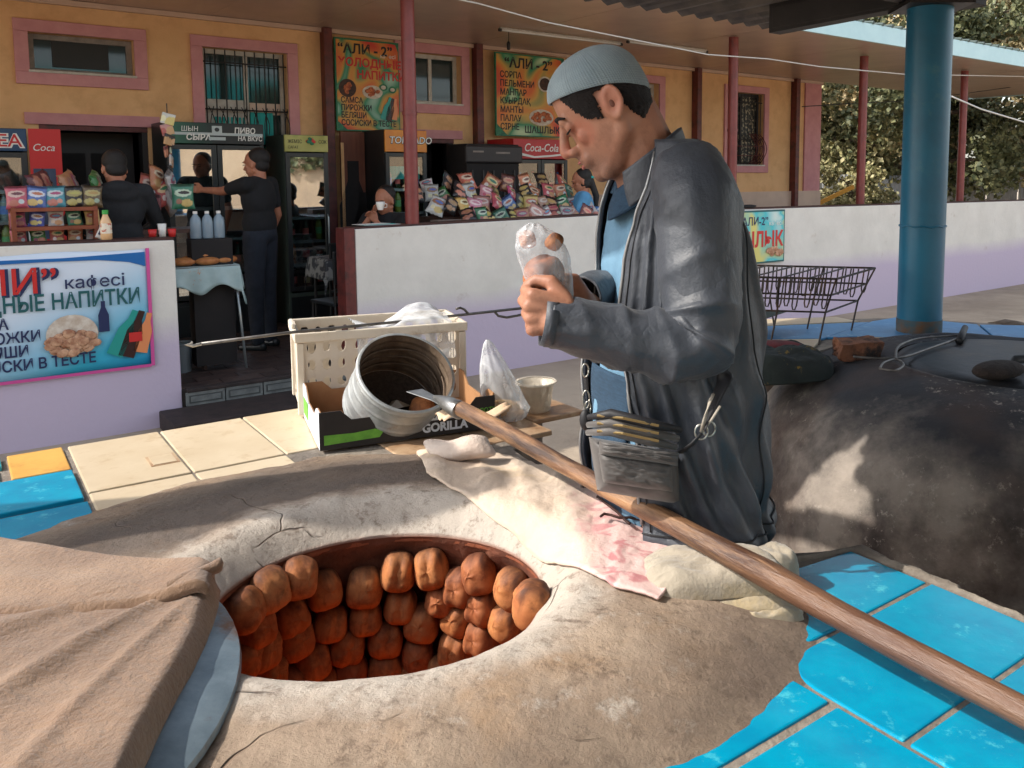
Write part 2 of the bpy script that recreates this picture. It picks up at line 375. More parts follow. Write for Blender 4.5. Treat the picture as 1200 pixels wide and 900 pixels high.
m_leafrefl = mat('leaf_reflection_pane', sr(24,30,26), sr(170,158,130), rough=.4, scale=26, ramp=(.52,.58), detail=3)  # mottled pane colour stands in for leaves reflected in the glass
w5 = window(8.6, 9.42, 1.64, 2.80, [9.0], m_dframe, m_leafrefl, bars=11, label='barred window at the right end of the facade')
bl = MB()
for i in range(6):
    x = 9.12+i*.05
    bl.tube([(x, .03-.16*math.sin(t*PI), 1.66+.5*t) for t in [k/8 for k in range(9)]], .007, 5)
for zz in (1.8, 1.95): bl.tube([(8.62,.0,zz),(8.9,-.1,zz),(9.3,-.12,zz),(9.4,.0,zz)], .006, 5)
obj('belly_grille', bl, m_maroon, w5)
for a, b, z, lab in ((-.51, .385, 1.96, 'dark doorway at the left behind the hooded person'), (3.1, 3.75, 1.93, 'dark doorway right of the round post')):
    d_ = obj('doorway', surround(a, b, 0, z, .105, 't'), m_pink, cafe, label=lab)
    obj('lintel', MB().b2(a, b, .0, .12, z-.05, z), m_maroon, d_)
    obj('jamb', MB().b2(a, a+.05, .02, .2, ZF, z-.05), m_dframe, d_); obj('jamb', MB().b2(b-.05, b, .02, .2, ZF, z-.05), m_dframe, d_)
    obj('door_leaf', MB().b2(a+.05, b-.05, .5, .54, ZF, z-.05), m_dframe, d_)
    for q in range(2):
        c_ = a+.12+(b-a-.2)*q/2; obj('leaf_panel', MB().b2(c_, c_+(b-a)*.33, .485, .502, .5, z-.25), m_dark, d_)
pm = mesh('downpipe', MB().b2(-.045, .045, -.13, -.005, ZF, ZS-.005), m_maroon)
for x in (2.17, 4.06, 7.84, 10.15):
    o = bpy.data.objects.new('pilaster', pm); C.objects.link(o); o.parent = cafe; o.location = (x, 0, 0)
# canopy roof
can = bthing('canopy', 'deep terrace canopy with brown soffit boards and pale blue fascia', 'canopy', 0, 0, ZS)
sof = MB(); NB = 20
bd = mesh('soffit_board', MB().b2(0, .996, 0, 3.24, 0, .02), m_soffit)
for i in range(22):
    o = bpy.data.objects.new('soffit_board', bd); C.objects.link(o); o.parent = can; o.location = (-6+i*1.0, -.45, .001*(i % 2))
obj('roof_deck', MB().add([(-6.1,-.47,.13),(16.1,-.47,.13),(16.1,3.2,.55),(-6.1,3.2,.55),(-6.1,-.47,.19),(16.1,-.47,.19),(16.1,3.2,.61),(-6.1,3.2,.61)],
    [(0,3,2,1),(4,5,6,7),(0,1,5,4),(1,2,6,5),(2,3,7,6),(3,0,4,7)]), m_roof, can)
rb = MB()
for i in range(110): rb.tube([(-6+i*.2, -.5, .205), (-6+i*.2, 3.2, .625)], .022, 6)
obj('roof_ribs', rb, m_roof, can, kind='stuff')
obj('fascia', MB().b2(-6.1, 16.1, -.485, -.455, -.02, .19), m_fascia, can, bevel=.004)
obj('end_fascia', MB().b2(16.0, 16.03, -.45, 2.9, -.02, .4), m_fascia, can)
obj('wall_batten', MB().b2(-6, 10.9, NW-.06, NW-.003, -.05, -.004), m_soffit, can)
postm = mesh('canopy_post', MB().lathe([(.058, ZF), (.058, ZS-.02)], n=20), m_post, True); sharp(postm, 50)
post_lab = ['leftmost round red-brown canopy post, beside the seated drinker', 'red-brown canopy post just right of the man', 'red-brown canopy post left of the blue column', 'red-brown canopy post right of the blue column']
for s_, lab in zip((1.88, onN(858,180,.32)[0], onN(1009,200,.32)[0], onN(1126,200,.32)[0]), post_lab):
    t = bthing('canopy_post', lab, 'post', s_, .10 if s_ < 3 else .32, 0, group='canopy posts')
    obj('shaft', postm, None, t)
    obj('collar', MB().lathe([(.064, 2.0), (.064, 2.03)], n=20), m_post, t, auto=40)
# fluorescent strips, wires under the soffit
m_tube = mat('lamp_white', sr(225,225,222), rough=.4)
for (a, b, lab) in (((586,35),(728,52),'long white strip light on the soffit, left of the cap'), ((736,49),(828,61),'white strip light on the soffit, right of the cap')):
    def onS(u, v, z): p = onZ(u, v, z); return p
    pa, pb = onZ(*a, ZS-.04), onZ(*b, ZS-.04); s0, n0 = sn(pa); s1, n1 = sn(pb)
    t = thing('strip_light', lab, 'lamp', (0,0,0), 0, 'strip lights')
    obj('tube', MB().tube([pa, pb], .012, 8), m_tube, t, smooth=True); u_ = (pb-pa).normalized()
    obj('batten', MB().tube([pa+Vector((0,0,.022)), pb+Vector((0,0,.022))], .016, 4), m_white_fr, t)
    for q in (pa, pb): obj('end_cap', MB().tube([q-u_*.015, q+u_*.015], .018, 8), m_dframe, t)
m_cable = mat('white_cable', sr(206,204,200), rough=.5)
def cable(pts, r, m, label, name='cable', cat='cable'):
    P = [Vector(p) for p in pts]; out = []
    for i in range(len(P)-1):
        for k in range(8):
            t = k/8; p = P[i].lerp(P[i+1], t); out.append(p)
    out.append(P[-1]); return obj(name, MB().tube(out, r, 6), m, None, smooth=True, label=label, cat=cat)
cable([onN(510,-4,-.2) and B(onN(512,-6,-.2)[0], -.2, onN(512,-6,-.2)[1])] + [B(onN(u,v,-.2)[0], -.2, onN(u,v,-.2)[1]) for u, v in ((560,4),(640,26),(740,46),(830,64),(900,69),(960,78),(1060,87),(1220,90))], .007, m_cable, 'thin white cable sagging along under the canopy')
cable([B(onN(u,v,-.9)[0], -.9, onN(u,v,-.9)[1]) for u, v in ((1115,113),(1150,128),(1200,143),(1260,165))], .010, m_cable, 'white cable running down to the right of the blue column')
cable([B(onN(u,v,1.2)[0], 1.2, onN(u,v,1.2)[1]) for u, v in ((940,125),(1000,121),(1070,118),(1200,100),(1300,88))], .007, m_bar, 'thin black cable crossing in front of the trees')
bulb = B(onN(596,52,1.5)[0], 1.5, onN(596,52,1.5)[1])
t = thing('hanging_bulb_holder', 'small black bulb holder hanging under the canopy above the right menu board', 'lamp holder', bulb)
obj('cord', MB().tube([(0,0,0),(.005,0,ZS-bulb.z)], .004, 5), m_bar, t); obj('holder', MB().lathe([(.012,.03),(.02,.01),(.02,-.05),(.012,-.06)], n=10), m_bar, t, smooth=True)

# ================================================================== menu boards
m_ink = mat('sign_black', sr(24,22,24), rough=.5); m_inkr = mat('sign_red', sr(200,40,38), rough=.5); m_inkw = mat('sign_white', sr(228,226,220), rough=.5)
m_navy = mat('sign_navy', sr(26,40,84), rough=.5); m_teal = mat('sign_teal', sr(20,88,92), rough=.5); m_silver = mat('sign_silver', sr(180,190,190), rough=.4)
m_food = mat('print_food', sr(206,120,70), sr(150,70,40), rough=.6, scale=40, ramp=(.4,.6)); m_food2 = mat('print_bread', sr(214,170,136), sr(150,96,68), rough=.6, scale=24, rand=1)
m_plate = mat('print_plate', sr(220,210,196), sr(190,170,150), rough=.6, scale=20); m_bean = mat('print_soup', sr(80,46,30), sr(40,24,20), rough=.6, scale=30)
m_grn = mat('print_green', sr(40,130,84), sr(24,90,70), rough=.5, scale=20)
m_cola = mat('print_cola', sr(50,20,20), rough=.4); m_orange = mat('print_orange', sr(226,140,90), rough=.4); m_pgreen = mat('print_pale_green', sr(30,150,140), rough=.4)
def swirl(name, stops, scale=2.2, dist=1.2, seed=0):
    m = bpy.data.materials.new(name); m.use_nodes = True; n, l, p = nodes_of(m)
    tc = n.new('ShaderNodeTexCoord'); mp = n.new('ShaderNodeMapping'); l.new(tc.outputs['Object'], mp.inputs[0]); mp.inputs['Location'].default_value = (seed, 0, seed)
    nz = n.new('ShaderNodeTexNoise'); nz.inputs['Scale'].default_value = scale; nz.inputs['Detail'].default_value = 1; nz.inputs['Distortion'].default_value = dist; l.new(mp.outputs[0], nz.inputs['Vector'])
    cr = n.new('ShaderNodeValToRGB'); e = cr.color_ramp.elements
    while len(e) < len(stops): e.new(.5)
    for k, (pos, c) in enumerate(stops): e[k].position = pos; e[k].color = rgba(c)
    l.new(nz.outputs[0], cr.inputs[0]); l.new(cr.outputs[0], p.inputs['Base Color']); p.inputs['Roughness'].default_value = .45
    return m
m_sw = swirl('menu_print', [(.30, sr(204,44,40)), (.42, sr(214,110,50)), (.50, sr(206,150,60)), (.57, sr(30,130,90)), (.68, sr(176,206,190))], 1.9, 1.0, 1.3)
m_sw2 = swirl('menu_print_warm', [(.30, sr(206,44,40)), (.42, sr(222,120,50)), (.52, sr(206,160,70)), (.60, sr(30,134,90)), (.70, sr(190,214,170))], 1.7, .9, 5.2)
def disc(parent, name, x, z, rx, rz_, m, y=-.006, ang=0):
    mb = MB(); n_ = 22; poly = []
    for k in range(n_):
        a = 2*PI*k/n_; px, pz = rx*math.cos(a), rz_*math.sin(a); poly.append((px*math.cos(ang)-pz*math.sin(ang), px*math.sin(ang)+pz*math.cos(ang)))
    mb.prism(poly, y-.003, y, f=lambda a, b, c: (a+x, c, b+z)); return obj(name, mb, m, parent)
def pile(parent, x, z, rx, rz_, m, n_, r, y=-.012, name='printed_food'):
    rn = random.Random(int(x*1000)+n_); mb = MB()
    for k in range(n_):
        a = rn.uniform(0, 2*PI); q = math.sqrt(rn.random()); an = rn.uniform(-.6, .6)
        mb.ell((x+rx*q*math.cos(a), y, z+rz_*q*math.sin(a)), (r*1.4, .002, r), 10, 4, Matrix.Rotation(an, 3, 'Y'))
        y -= .0004
    return obj(name, mb, m, parent, smooth=True)
def bottle_print(parent, x, z, h, m, tilt, y=-.012, name='printed_bottle'):
    mb = MB(); R = Matrix.Rotation(tilt, 3, 'Y'); w_ = h*.15
    prof = [(-w_, 0), (w_, 0), (w_, h*.55), (w_*.4, h*.8), (w_*.4, h), (-w_*.4, h), (-w_*.4, h*.8), (-w_, h*.55)]
    mb.prism(prof, y-.002, y, f=lambda a, b, c: R @ Vector((a, c, b)) + Vector((x, 0, z))); return obj(name, mb, m, parent)
def board(label, s0, s1, z0, z1, m, n_=2.66, tilt=0):
    t = bthing('menu_board', label, 'sign', s0, n_, z0, group='menu boards on the facade')
    W, Hh = s1-s0, z1-z0; q = W*.14
    obj('backing', MB().b2(0, W, 0, .03, 0, Hh), m_grn, t)
    mb = MB(); pl = [(.015,.0+q),(.015+q,.015),(W-.012,.015),(W-.012,Hh-q),(W-.012-q*.3,Hh-q*.25),(W-q,Hh-.02),(.015,Hh-.02)]
    mb.prism(pl, -.004, 0, f=lambda a, b, c: (a, c, b)); obj('printed_panel', mb, m, t)
    return t, W, Hh
b1, W, Hh = board('menu board with red cold drinks heading, left of the post', 2.235, 2.985, 1.985, 3.0, m_sw)
yy = -.006
text('“АЛИ - 2”', .145, m_ink, b1, .03, yy, .855, off=.004); text('кафесі', .06, m_inkw, b1, .52, yy, .83)
text('ХОЛОДНЫЕ', .125, m_inkr, b1, .03, yy, .715, off=.004); text('НАПИТКИ', .125, m_inkr, b1, .24, yy, .585, off=.004, sx=.94)
for i, s_ in enumerate(['САМСА', 'ПИРОЖКИ', 'БЕЛЯШИ', 'СОСИСКИ В ТЕСТЕ']): text(s_, .090, m_ink, b1, .05, yy, .31-i*.083, off=.002, sx=.76)
disc(b1, 'printed_plate', .13, .47, .10, .10, m_bean); pile(b1, .13, .47, .06, .05, m_food, 8, .02); disc(b1, 'printed_plate', .42, .44, .12, .075, m_plate); pile(b1, .42, .44, .08, .04, m_food, 14, .02)
disc(b1, 'printed_cup', .55, .50, .05, .04, m_grn); disc(b1, 'printed_cup', .66, .48, .045, .04, m_grn); disc(b1, 'printed_cup', .55, .50, .03, .022, m_plate, -.009); disc(b1, 'printed_cup', .66, .48, .028, .02, m_plate, -.009)
bottle_print(b1, .54, .14, .27, m_pgreen, .35); bottle_print(b1, .60, .13, .26, m_cola, .25); bottle_print(b1, .67, .14, .24, m_orange, .1)
b2_, W, Hh = board('menu board listing soups and dumplings, partly behind the man', 4.27, 5.32, 1.985, 3.02, m_sw2)
text('“АЛИ - 2”', .165, m_ink, b2_, .13, yy, .86, off=.005)
for i, s_ in enumerate(['СОРПА', 'ПЕЛЬМЕНИ', 'МАНПАР', 'ҚУЫРДАҚ', 'МАНТЫ', 'ПАЛАУ', 'СІРНЕ']): text(s_, .108, m_ink, b2_, .06, yy, .73-i*.108, off=.0022, sx=.84)
text('ШАШЛЫК', .12, m_ink, b2_, .42, yy, .05, off=.003, sx=.95)
disc(b2_, 'printed_plate', .74, .68, .11, .10, m_plate); disc(b2_, 'printed_soup', .74, .68, .085, .08, m_bean, -.009); disc(b2_, 'printed_plate', .68, .25, .19, .105, m_plate); pile(b2_, .68, .25, .14, .06, m_food, 24, .024)
# big banner on the left low wall
m_ban = swirl('banner_print', [(.36, sr(214,226,240)), (.5, sr(150,200,226)), (.60, sr(50,176,206)), (.72, sr(20,140,190))], .9, .3, 3.1)
n, l, p = nodes_of(m_ban); cr = n['Color Ramp']; tc = n['Texture Coordinate']; sp = n.new('ShaderNodeSeparateXYZ'); l.new(tc.outputs['Object'], sp.inputs[0])
f1 = n.new('ShaderNodeMath'); f1.operation = 'MULTIPLY_ADD'; f1.inputs[1].default_value = -.42; f1.inputs[2].default_value = .72; l.new(sp.outputs[2], f1.inputs[0])
f2 = n.new('ShaderNodeMath'); f2.operation = 'MULTIPLY_ADD'; f2.inputs[1].default_value = .22; l.new(sp.outputs[0], f2.inputs[0]); l.new(f1.outputs[0], f2.inputs[2]); l.new(f2.outputs[0], cr.inputs[0])
ban = bthing('banner', 'blue and white drinks banner hung on the left low wall', 'banner', -.175, -.012, .165)
L0 = -1.75; Hb = .82
mb = MB(); A = np.zeros((30, 12, 3))
for i in range(30):
    for j in range(12):
        x = L0*(1-i/29); z = Hb*j/11; A[i, j] = (x, -.006-.004*math.sin(x*6+z*3), z+.006*math.sin(x*9) if j in (0,11) else z)
obj('printed_sheet', mb.grid(A), m_ban, ban, smooth=True, solid=.002)
m_mag = mat('banner_pink_edge', sr(206,80,150), rough=.5)
obj('edge_strip', MB().b2(-.014, .008, -.016, -.011, -.005, Hb+.005), m_mag, ban); obj('edge_strip', MB().b2(L0, -.014, -.016, -.011, -.012, .008), m_mag, ban)
bs = MB(); arc = [(-1.6, .80), (-.95, .79), (-.5, .785), (-.02, .80), (-.02, .70), (-.12, .735), (-.3, .76), (-.6, .765), (-1.0, .762), (-1.6, .765)]
obj('blue_swoosh', bs.prism(arc, -.0142, -.0132, f=lambda a, b, c: (a, c, b)), mat('banner_blue', sr(16,100,170), rough=.5), ban)
yb = -.017
text('“АЛИ”', .225, m_navy, ban, -.53, yb+.0015, .560, off=.010, ax='RIGHT'); text('“АЛИ”', .225, m_inkr, ban, -.540, yb-.001, .567, off=.002, ax='RIGHT')
text('кафесі', .112, m_navy, ban, -.147, yb, .580, off=.0008, ax='RIGHT', sx=1.02)
text('ХОЛОДНЫЕ НАПИТКИ', .145, m_teal, ban, -.060, yb, .450, off=.003, ax='RIGHT', sx=.73)
for i, (s_, xr) in enumerate([('САМСА', -.82), ('ПИРОЖКИ', -.65), ('БЕЛЯШИ', -.72), ('СОСИСКИ В ТЕСТЕ', -.345)]): text(s_, .098, m_navy, ban, xr, yb, .345-i*.092, off=.002, ax='RIGHT', sx=.82)
disc(ban, 'printed_bowl', -.475, .27, .150, .135, m_plate, -.0135); pile(ban, -.475, .215, .14, .07, m_food2, 34, .028, -.02)
for bx, bz, bh, m_, ti in ((-.29, .27, .21, m_navy, .0), (-.24, .10, .33, m_pgreen, .45), (-.17, .08, .33, m_cola, .35), (-.08, .10, .28, m_orange, .25)): bottle_print(ban, bx, bz, bh, m_, ti, -.019)
obj('bottle_label', MB().b2(-.145, -.065, -.0245, -.0235, .18, .245), m_inkr, ban)
# small kebab sign on the right wall
s0, z1 = onN(878, 247, -.03); s1, z0 = onN(918, 306, -.03)
sgn = bthing('kebab_sign', 'small colourful kebab sign on the right white wall behind the man', 'sign', s0-.45, -.04, z0)
Wk, Hk = s1-s0+.45, z1-z0
obj('backing', MB().b2(0, Wk, 0, .02, 0, Hk), m_teal, sgn); m_sw3 = swirl('kebab_print', [(.35, sr(214,206,120)), (.5, sr(60,190,200)), (.65, sr(210,226,220))], 2.4, .8, 8.4)
obj('printed_panel', MB().b2(.02, Wk-.02, -.004, 0, .02, Hk-.02), m_sw3, sgn)
text('“АЛИ-2”', .13, m_navy, sgn, Wk-.30, -.006, Hk-.17, off=.002, ax='RIGHT'); text('кафесі', .075, m_inkw, sgn, Wk-.05, -.006, Hk-.18, ax='RIGHT')
text('ШАШЛЫК', .24, m_inkr, sgn, Wk-.035, -.006, Hk-.42, off=.008, ax='RIGHT', sx=.9); pile(sgn, Wk-.2, .12, .14, .05, m_food2, 16, .03)
# ================================================================== CLAY OVEN IN FRONT
E1 = Vector((.79, .613, 0)); E2 = Vector((.613, -.79, 0))
def T(a, b, z=0): return E1*a + E2*b + Vector((0, 0, z))
HX, HY, HRX, HRY = -.355, 1.265, .250, .236
TABLE = [(-2.1,1.36),(-.89,2.375),(-.66,2.62),(-.11,2.52),(-.095,2.28),(-.24,2.03),(-.14,1.86),(.0,1.70),(.13,1.53),(.25,1.44),(.33,1.43),(.455,1.462),(1.10,.63),(.95,.45),(-2.1,.45)]
def poly_r(th):                       # distance from the hole's centre to the table edge
    d = Vector((math.cos(th), math.sin(th))); best = 9
    for i in range(len(TABLE)):
        a = Vector(TABLE[i])-Vector((HX, HY)); b = Vector(TABLE[(i+1) % len(TABLE)])-Vector((HX, HY)); e = b-a
        den = d.x*e.y-d.y*e.x
        if abs(den) < 1e-9: continue
        t = (a.x*e.y-a.y*e.x)/den; q = (a.x*d.y-a.y*d.x)/den
        if t > 0 and -1e-6 <= q <= 1+1e-6: best = min(best, t)
    return best
def Rb(th):
    kn = [(-180,.80),(-150,.78),(-120,.74),(-90,.72),(-60,.59),(-45,.56),(-30,.62),(-12,.67),(5,.66),(30,.64),(60,.70),(90,.73),(115,.76),(140,.77),(160,.77),(180,.80)]
    d = math.degrees(th); d = (d+180) % 360-180
    r = np.interp(d, [k[0] for k in kn], [k[1] for k in kn])
    return r + .009*fnoise(math.cos(th)*3, math.sin(th)*3, 1.7, 2)
def sstep(t): t = min(max(t, 0), 1); return t*t*(3-2*t)
def zclay(x, y, r=None, th=None):
    dx, dy = x-HX, y-HY; th = math.atan2(dy, dx); r = math.hypot(dx, dy)
    re = 1/math.sqrt((math.cos(th)/HRX)**2+(math.sin(th)/HRY)**2)
    crest = re+.078; rb = max(Rb(th), crest+.1)
    if r < crest: z = .846+.049*math.sin(min(max((r-re)/(crest-re), 0), 1)*PI/2)
    else:
        t = (r-crest)/(rb-crest); z = .895-.060*sstep(t*.5)/.5 if t < 1 else .835-.05*(t-1)
    er = poly_r(th)
    if r > er-.06: z -= .05*((r-er+.06)/.06)**2
    return z + .004*fnoise(x, y, .3, 7) + .0008*fnoise(x, y, 2, 34)
def claymat():
    m = mat('oven_clay', sr(172,152,132), sr(140,120,102), rough=.92, scale=7, detail=9)
    n, l, p = nodes_of(m); base = p.inputs['Base Color'].links[0].from_socket; vec = n['Texture Coordinate'].outputs['Object']
    def nzn(sc, det=8, ro=.65, dist=0, v=vec):
        q = n.new('ShaderNodeTexNoise'); q.inputs['Scale'].default_value = sc; q.inputs['Detail'].default_value = det; q.inputs['Roughness'].default_value = ro; q.inputs['Distortion'].default_value = dist
        l.new(v, q.inputs['Vector']); return q.outputs[0]
    def rng(s, a, b, c=0, d=1):
        q = n.new('ShaderNodeMapRange'); q.inputs[1].default_value = a; q.inputs[2].default_value = b; q.inputs[3].default_value = c; q.inputs[4].default_value = d; l.new(s, q.inputs[0]); return q.outputs[0]
    def mix(f, a, colr):
        q = n.new('ShaderNodeMix'); q.data_type = 'RGBA'; l.new(f, q.inputs[0]); l.new(a, q.inputs[6]); q.inputs[7].default_value = rgba(colr); return q.outputs[2]
    def math_(op, a, b):
        q = n.new('ShaderNodeMath'); q.operation = op
        for i_, k in enumerate((a, b)):
            if isinstance(k, (int, float)): q.inputs[i_].default_value = k
            else: l.new(k, q.inputs[i_])
        return q.outputs[0]
    # distance from the hole (the clay is whitened and smoothed round the mouth, darker on the far rim)
    sp = n.new('ShaderNodeSeparateXYZ'); l.new(vec, sp.inputs[0])
    dx = math_('SUBTRACT', sp.outputs[0], HX); dy = math_('SUBTRACT', sp.outputs[1], HY)
    r = math_('SQRT', math_('ADD', math_('MULTIPLY', dx, dx), math_('MULTIPLY', dy, dy)), 0)
    rn_ = math_('ADD', r, math_('MULTIPLY', math_('SUBTRACT', nzn(9), .5), .14))
    c = mix(math_('MULTIPLY', rng(nzn(3.2, 9, .7, .6), .50, .64), .75), base, sr(158,128,98))            # ochre burn stains
    c = mix(rng(nzn(14, 9, .75), .56, .70), c, sr(192,182,170))                    # pale flaking
    c = mix(math_('MULTIPLY', rng(rn_, .375, .31), .75), c, sr(194,186,176))                               # whitewashed mouth
    far = math_('MULTIPLY', rng(rn_, .335, .38), rng(math_('ADD', dy, math_('MULTIPLY', dx, -.5)), .14, .30))
    far_dark = math_('MULTIPLY', math_('MULTIPLY', far, rng(rn_, .74, .56)), .9)
    c = mix(far_dark, c, sr(88,78,72))
    c = mix(math_('MULTIPLY', rng(nzn(2.1, 9, .75), .46, .60), rng(rn_, .42, .58)), c, sr(124,106,92))           # grimy outer clay
    c = mix(math_('MULTIPLY', rng(nzn(30, 9, .8), .52, .66), .8), c, sr(104,86,72))                      # pits
    # rust red lip just inside the mouth
    c = mix(math_('MULTIPLY', rng(sp.outputs[2], .850, .838), rng(r, .275, .265)), c, sr(150,84,56))
    vo = n.new('ShaderNodeTexVoronoi'); vo.feature = 'DISTANCE_TO_EDGE'; vo.inputs['Scale'].default_value = 3.2
    wv = n.new('ShaderNodeTexNoise'); wv.inputs['Scale'].default_value = 5; wv.inputs['Detail'].default_value = 3; l.new(vec, wv.inputs['Vector'])
    va = n.new('ShaderNodeVectorMath'); va.operation = 'MULTIPLY_ADD'; va.inputs[1].default_value = (.16,)*3; l.new(wv.outputs[1], va.inputs[0]); l.new(vec, va.inputs[2]); l.new(va.outputs[0], vo.inputs['Vector'])
    crack = math_('MULTIPLY', rng(vo.outputs['Distance'], .007, .001), rng(nzn(2.6, 3), .55, .63))
    c = mix(math_('MULTIPLY', crack, .6), c, sr(96,70,52)); l.new(c, p.inputs['Base Color'])
    h = math_('ADD', math_('MULTIPLY', nzn(38, 10, .75), math_('ADD', .3, math_('MULTIPLY', rng(rn_, .42, .60), .9))), math_('MULTIPLY', nzn(8, 6), .5)); h = math_('SUBTRACT', h, math_('MULTIPLY', crack, .5))
    b1_ = n.new('ShaderNodeBump'); b1_.inputs['Strength'].default_value = 1.0; b1_.inputs['Distance'].default_value = .018; l.new(h, b1_.inputs['Height']); l.new(b1_.outputs[0], p.inputs['Normal'])
    return m
m_clay = claymat()
m_mortar = mat('tile_mortar', sr(146,136,124), sr(104,96,88), rough=.95, scale=14, bump=.7, bscale=60)
m_ovenin = mat('oven_inner_clay', sr(140,84,60), sr(96,56,42), rough=.9, scale=9, bump=.8, bscale=22, detail=9)
oven = thing('clay_oven', 'front clay tandoor oven with open mouth full of buns and blue tiled surround', 'oven', (HX, HY, 0))
OFF = Vector((-HX, -HY, 0))
NT, RN = 560, 130
A = np.zeros((NT, RN+5, 3))
for i in range(NT):
    th = 2*PI*i/NT; c_, s_ = math.cos(th), math.sin(th); re = 1/math.sqrt((c_/HRX)**2+(s_/HRY)**2); er = poly_r(th); R1 = min(max(Rb(th), re+.18)*1.10, er-.002)
    for j in range(RN):
        t = j/(RN-1); r = re+.0+(R1-re)*t**1.25; x, y = HX+r*c_, HY+r*s_; A[i, j+1] = (x, y, zclay(x, y))
    A[i, 0] = (HX+(re+.004)*c_, HY+(re+.004)*s_, A[i, 1, 2]-.016)
    for q, zz in enumerate((.80, .5, .2, .0)): A[i, RN+1+q] = (HX+(R1+.004*(q > 0))*c_, HY+(R1+.004*(q > 0))*s_, min(A[i, RN, 2]-.01, zz))
m_ = obj('clay_mound', MB().grid(A, True), m_clay, oven, smooth=True); m_.location = OFF
# inner wall, a bell widening downwards
prof = [(.0,.842),(.006,.83),(.03,.79),(.045,.70),(.05,.55),(.045,.35),(.02,.15),(-.08,.06),(-.2,.05)]
IN = []
nA = 120; A = np.zeros((nA, 60, 3)); PZ = [p_[1] for p_ in prof]; PR = [p_[0] for p_ in prof]
def inner_r(z, th): return 1/math.sqrt((math.cos(th)/HRX)**2+(math.sin(th)/HRY)**2) + np.interp(-z, [-k for k in PZ], PR)
for i in range(nA):
    th = 2*PI*i/nA
    for j in range(60):
        z = .842-(.842-.05)*(j/59)**1.3; r = inner_r(z, th) + (.006*fnoise(math.cos(th)*2, math.sin(th)*2, z*5, 3) if j > 1 else 0)
        A[i, j] = (HX+r*math.cos(th), HY+r*math.sin(th), z)
o = obj('inner_wall', MB().grid(A, True), m_ovenin, oven, smooth=True, recalc=False); o.location = OFF
m_fill_ember = mat('fill_ember', sr(255,120,40), rough=.8, emit=1.8); m_ash = mat('ash', sr(90,80,74), sr(60,54,50), rough=1, scale=20, bump=.6)  # glow added out of view to lift the colour inside the oven
o = obj('ash_bed', MB().lathe([(.001,.075),(.2,.07),(.29,.05)], (HX, HY, 0), 24, caps=False), m_ash, oven, smooth=True); o.location = OFF
em = MB(); rn = random.Random(3)
for k in range(60):
    a = rn.uniform(0, 2*PI); r = .2*math.sqrt(rn.random()); em.ell((HX+r*math.cos(a), HY+r*math.sin(a), .085), (.02, .016, .012), 7, 5, Matrix.Rotation(rn.uniform(0, 3), 3, 'Z'))
o = obj('fill_ember', em, m_fill_ember, oven, kind='stuff'); o.location = OFF
# masonry block under everything
bl = MB(); inn = [(HX+(re_+.09)*math.cos(t), HY+(re_+.09)*math.sin(t)) for t in [2*PI*k/40 for k in range(40)] for re_ in [.25]]
bmb = bmesh.new(); 
m_block = mat('oven_plaster', sr(120,104,90), sr(84,72,64), rough=.95, scale=4, bump=.6, bscale=25, dirt=sr(50,42,38), dscale=3)
def ring_prism(outer, inner, z0, z1):       # outer polygon with a hole
    mbx = MB(); N_ = 160; ov = []; iv = []
    cx = sum(p_[0] for p_ in inner)/len(inner); cy = sum(p_[1] for p_ in inner)/len(inner)
    for k in range(N_):
        th = 2*PI*k/N_; er = poly_r(th)-.008; ov.append((HX+er*math.cos(th), HY+er*math.sin(th))); ri = .36; iv.append((HX+ri*math.cos(th), HY+ri*math.sin(th)))
    vs = [(x, y, z1) for x, y in ov]+[(x, y, z1) for x, y in iv]+[(x, y, z0) for x, y in ov]+[(x, y, z0) for x, y in iv]; fs = []
    for k in range(N_):
        a, b = k, (k+1) % N_
        fs += [(a, b, N_+b, N_+a), (a, 2*N_+a, 2*N_+b, b), (N_+a, N_+b, 3*N_+b, 3*N_+a)]
    return mbx.add(vs, fs)
o = obj('masonry_base', ring_prism(TABLE, inn, -.02, .824), m_block, oven); o.location = OFF
o = obj('mortar_bed', ring_prism(TABLE, inn, .79, .8365), m_mortar, oven); o.location = OFF
# tiles
def tilemat(name, c, c2, dirt, rough=.22, dlo=.58, dhi=.68, scale=16):
    m = mat(name, c, c2, rough=rough, scale=scale, rand=1, bump=.12, bscale=70, dirt=dirt, dscale=22, dlo=dlo, dhi=dhi, bdist=.003); return m
m_blue = tilemat('blue_tile', sr(0,146,180), sr(4,130,168), sr(70,178,198))
m_cream = tilemat('cream_tile', sr(200,184,158), sr(188,170,142), sr(172,148,114), .35, .55, .75, 5)
m_marb = tilemat('marbled_tile', sr(188,162,132), sr(150,114,82), sr(130,92,64), .35, .5, .7, 7)
m_ochret = tilemat('ochre_tile', sr(206,160,80), sr(190,140,64), sr(176,120,60), .4, .55, .75, 8)
m_cyan = tilemat('cyan_tile', sr(60,180,196), sr(40,160,184), sr(120,200,206))
def tile(poly, m, z=.840, name='tile', label=None, dome=None, parent=None):
    cx = sum(p_[0] for p_ in poly)/len(poly); cy = sum(p_[1] for p_ in poly)/len(poly); rn = random.Random(int(cx*977+cy*331))
    tx, ty = rn.uniform(-.006, .006), rn.uniform(-.006, .006)
    o = obj(name, MB().prism([(a, b) for a, b in poly], z-.014, z, f=lambda a, b, c: tuple(T(a-cx, b-cy, c-z+tx*(a-cx)+ty*(b-cy)))), m, parent or oven, bevel=.003)
    o.location = T(cx, cy, z) - Vector((HX, HY, 0)) if parent is None else T(cx, cy, z)-parent.location; 
    if label: o['label'] = label
    return o
def R_(a0, a1, b0, b1): return [(a0,b0),(a1,b0),(a1,b1),(a0,b1)]
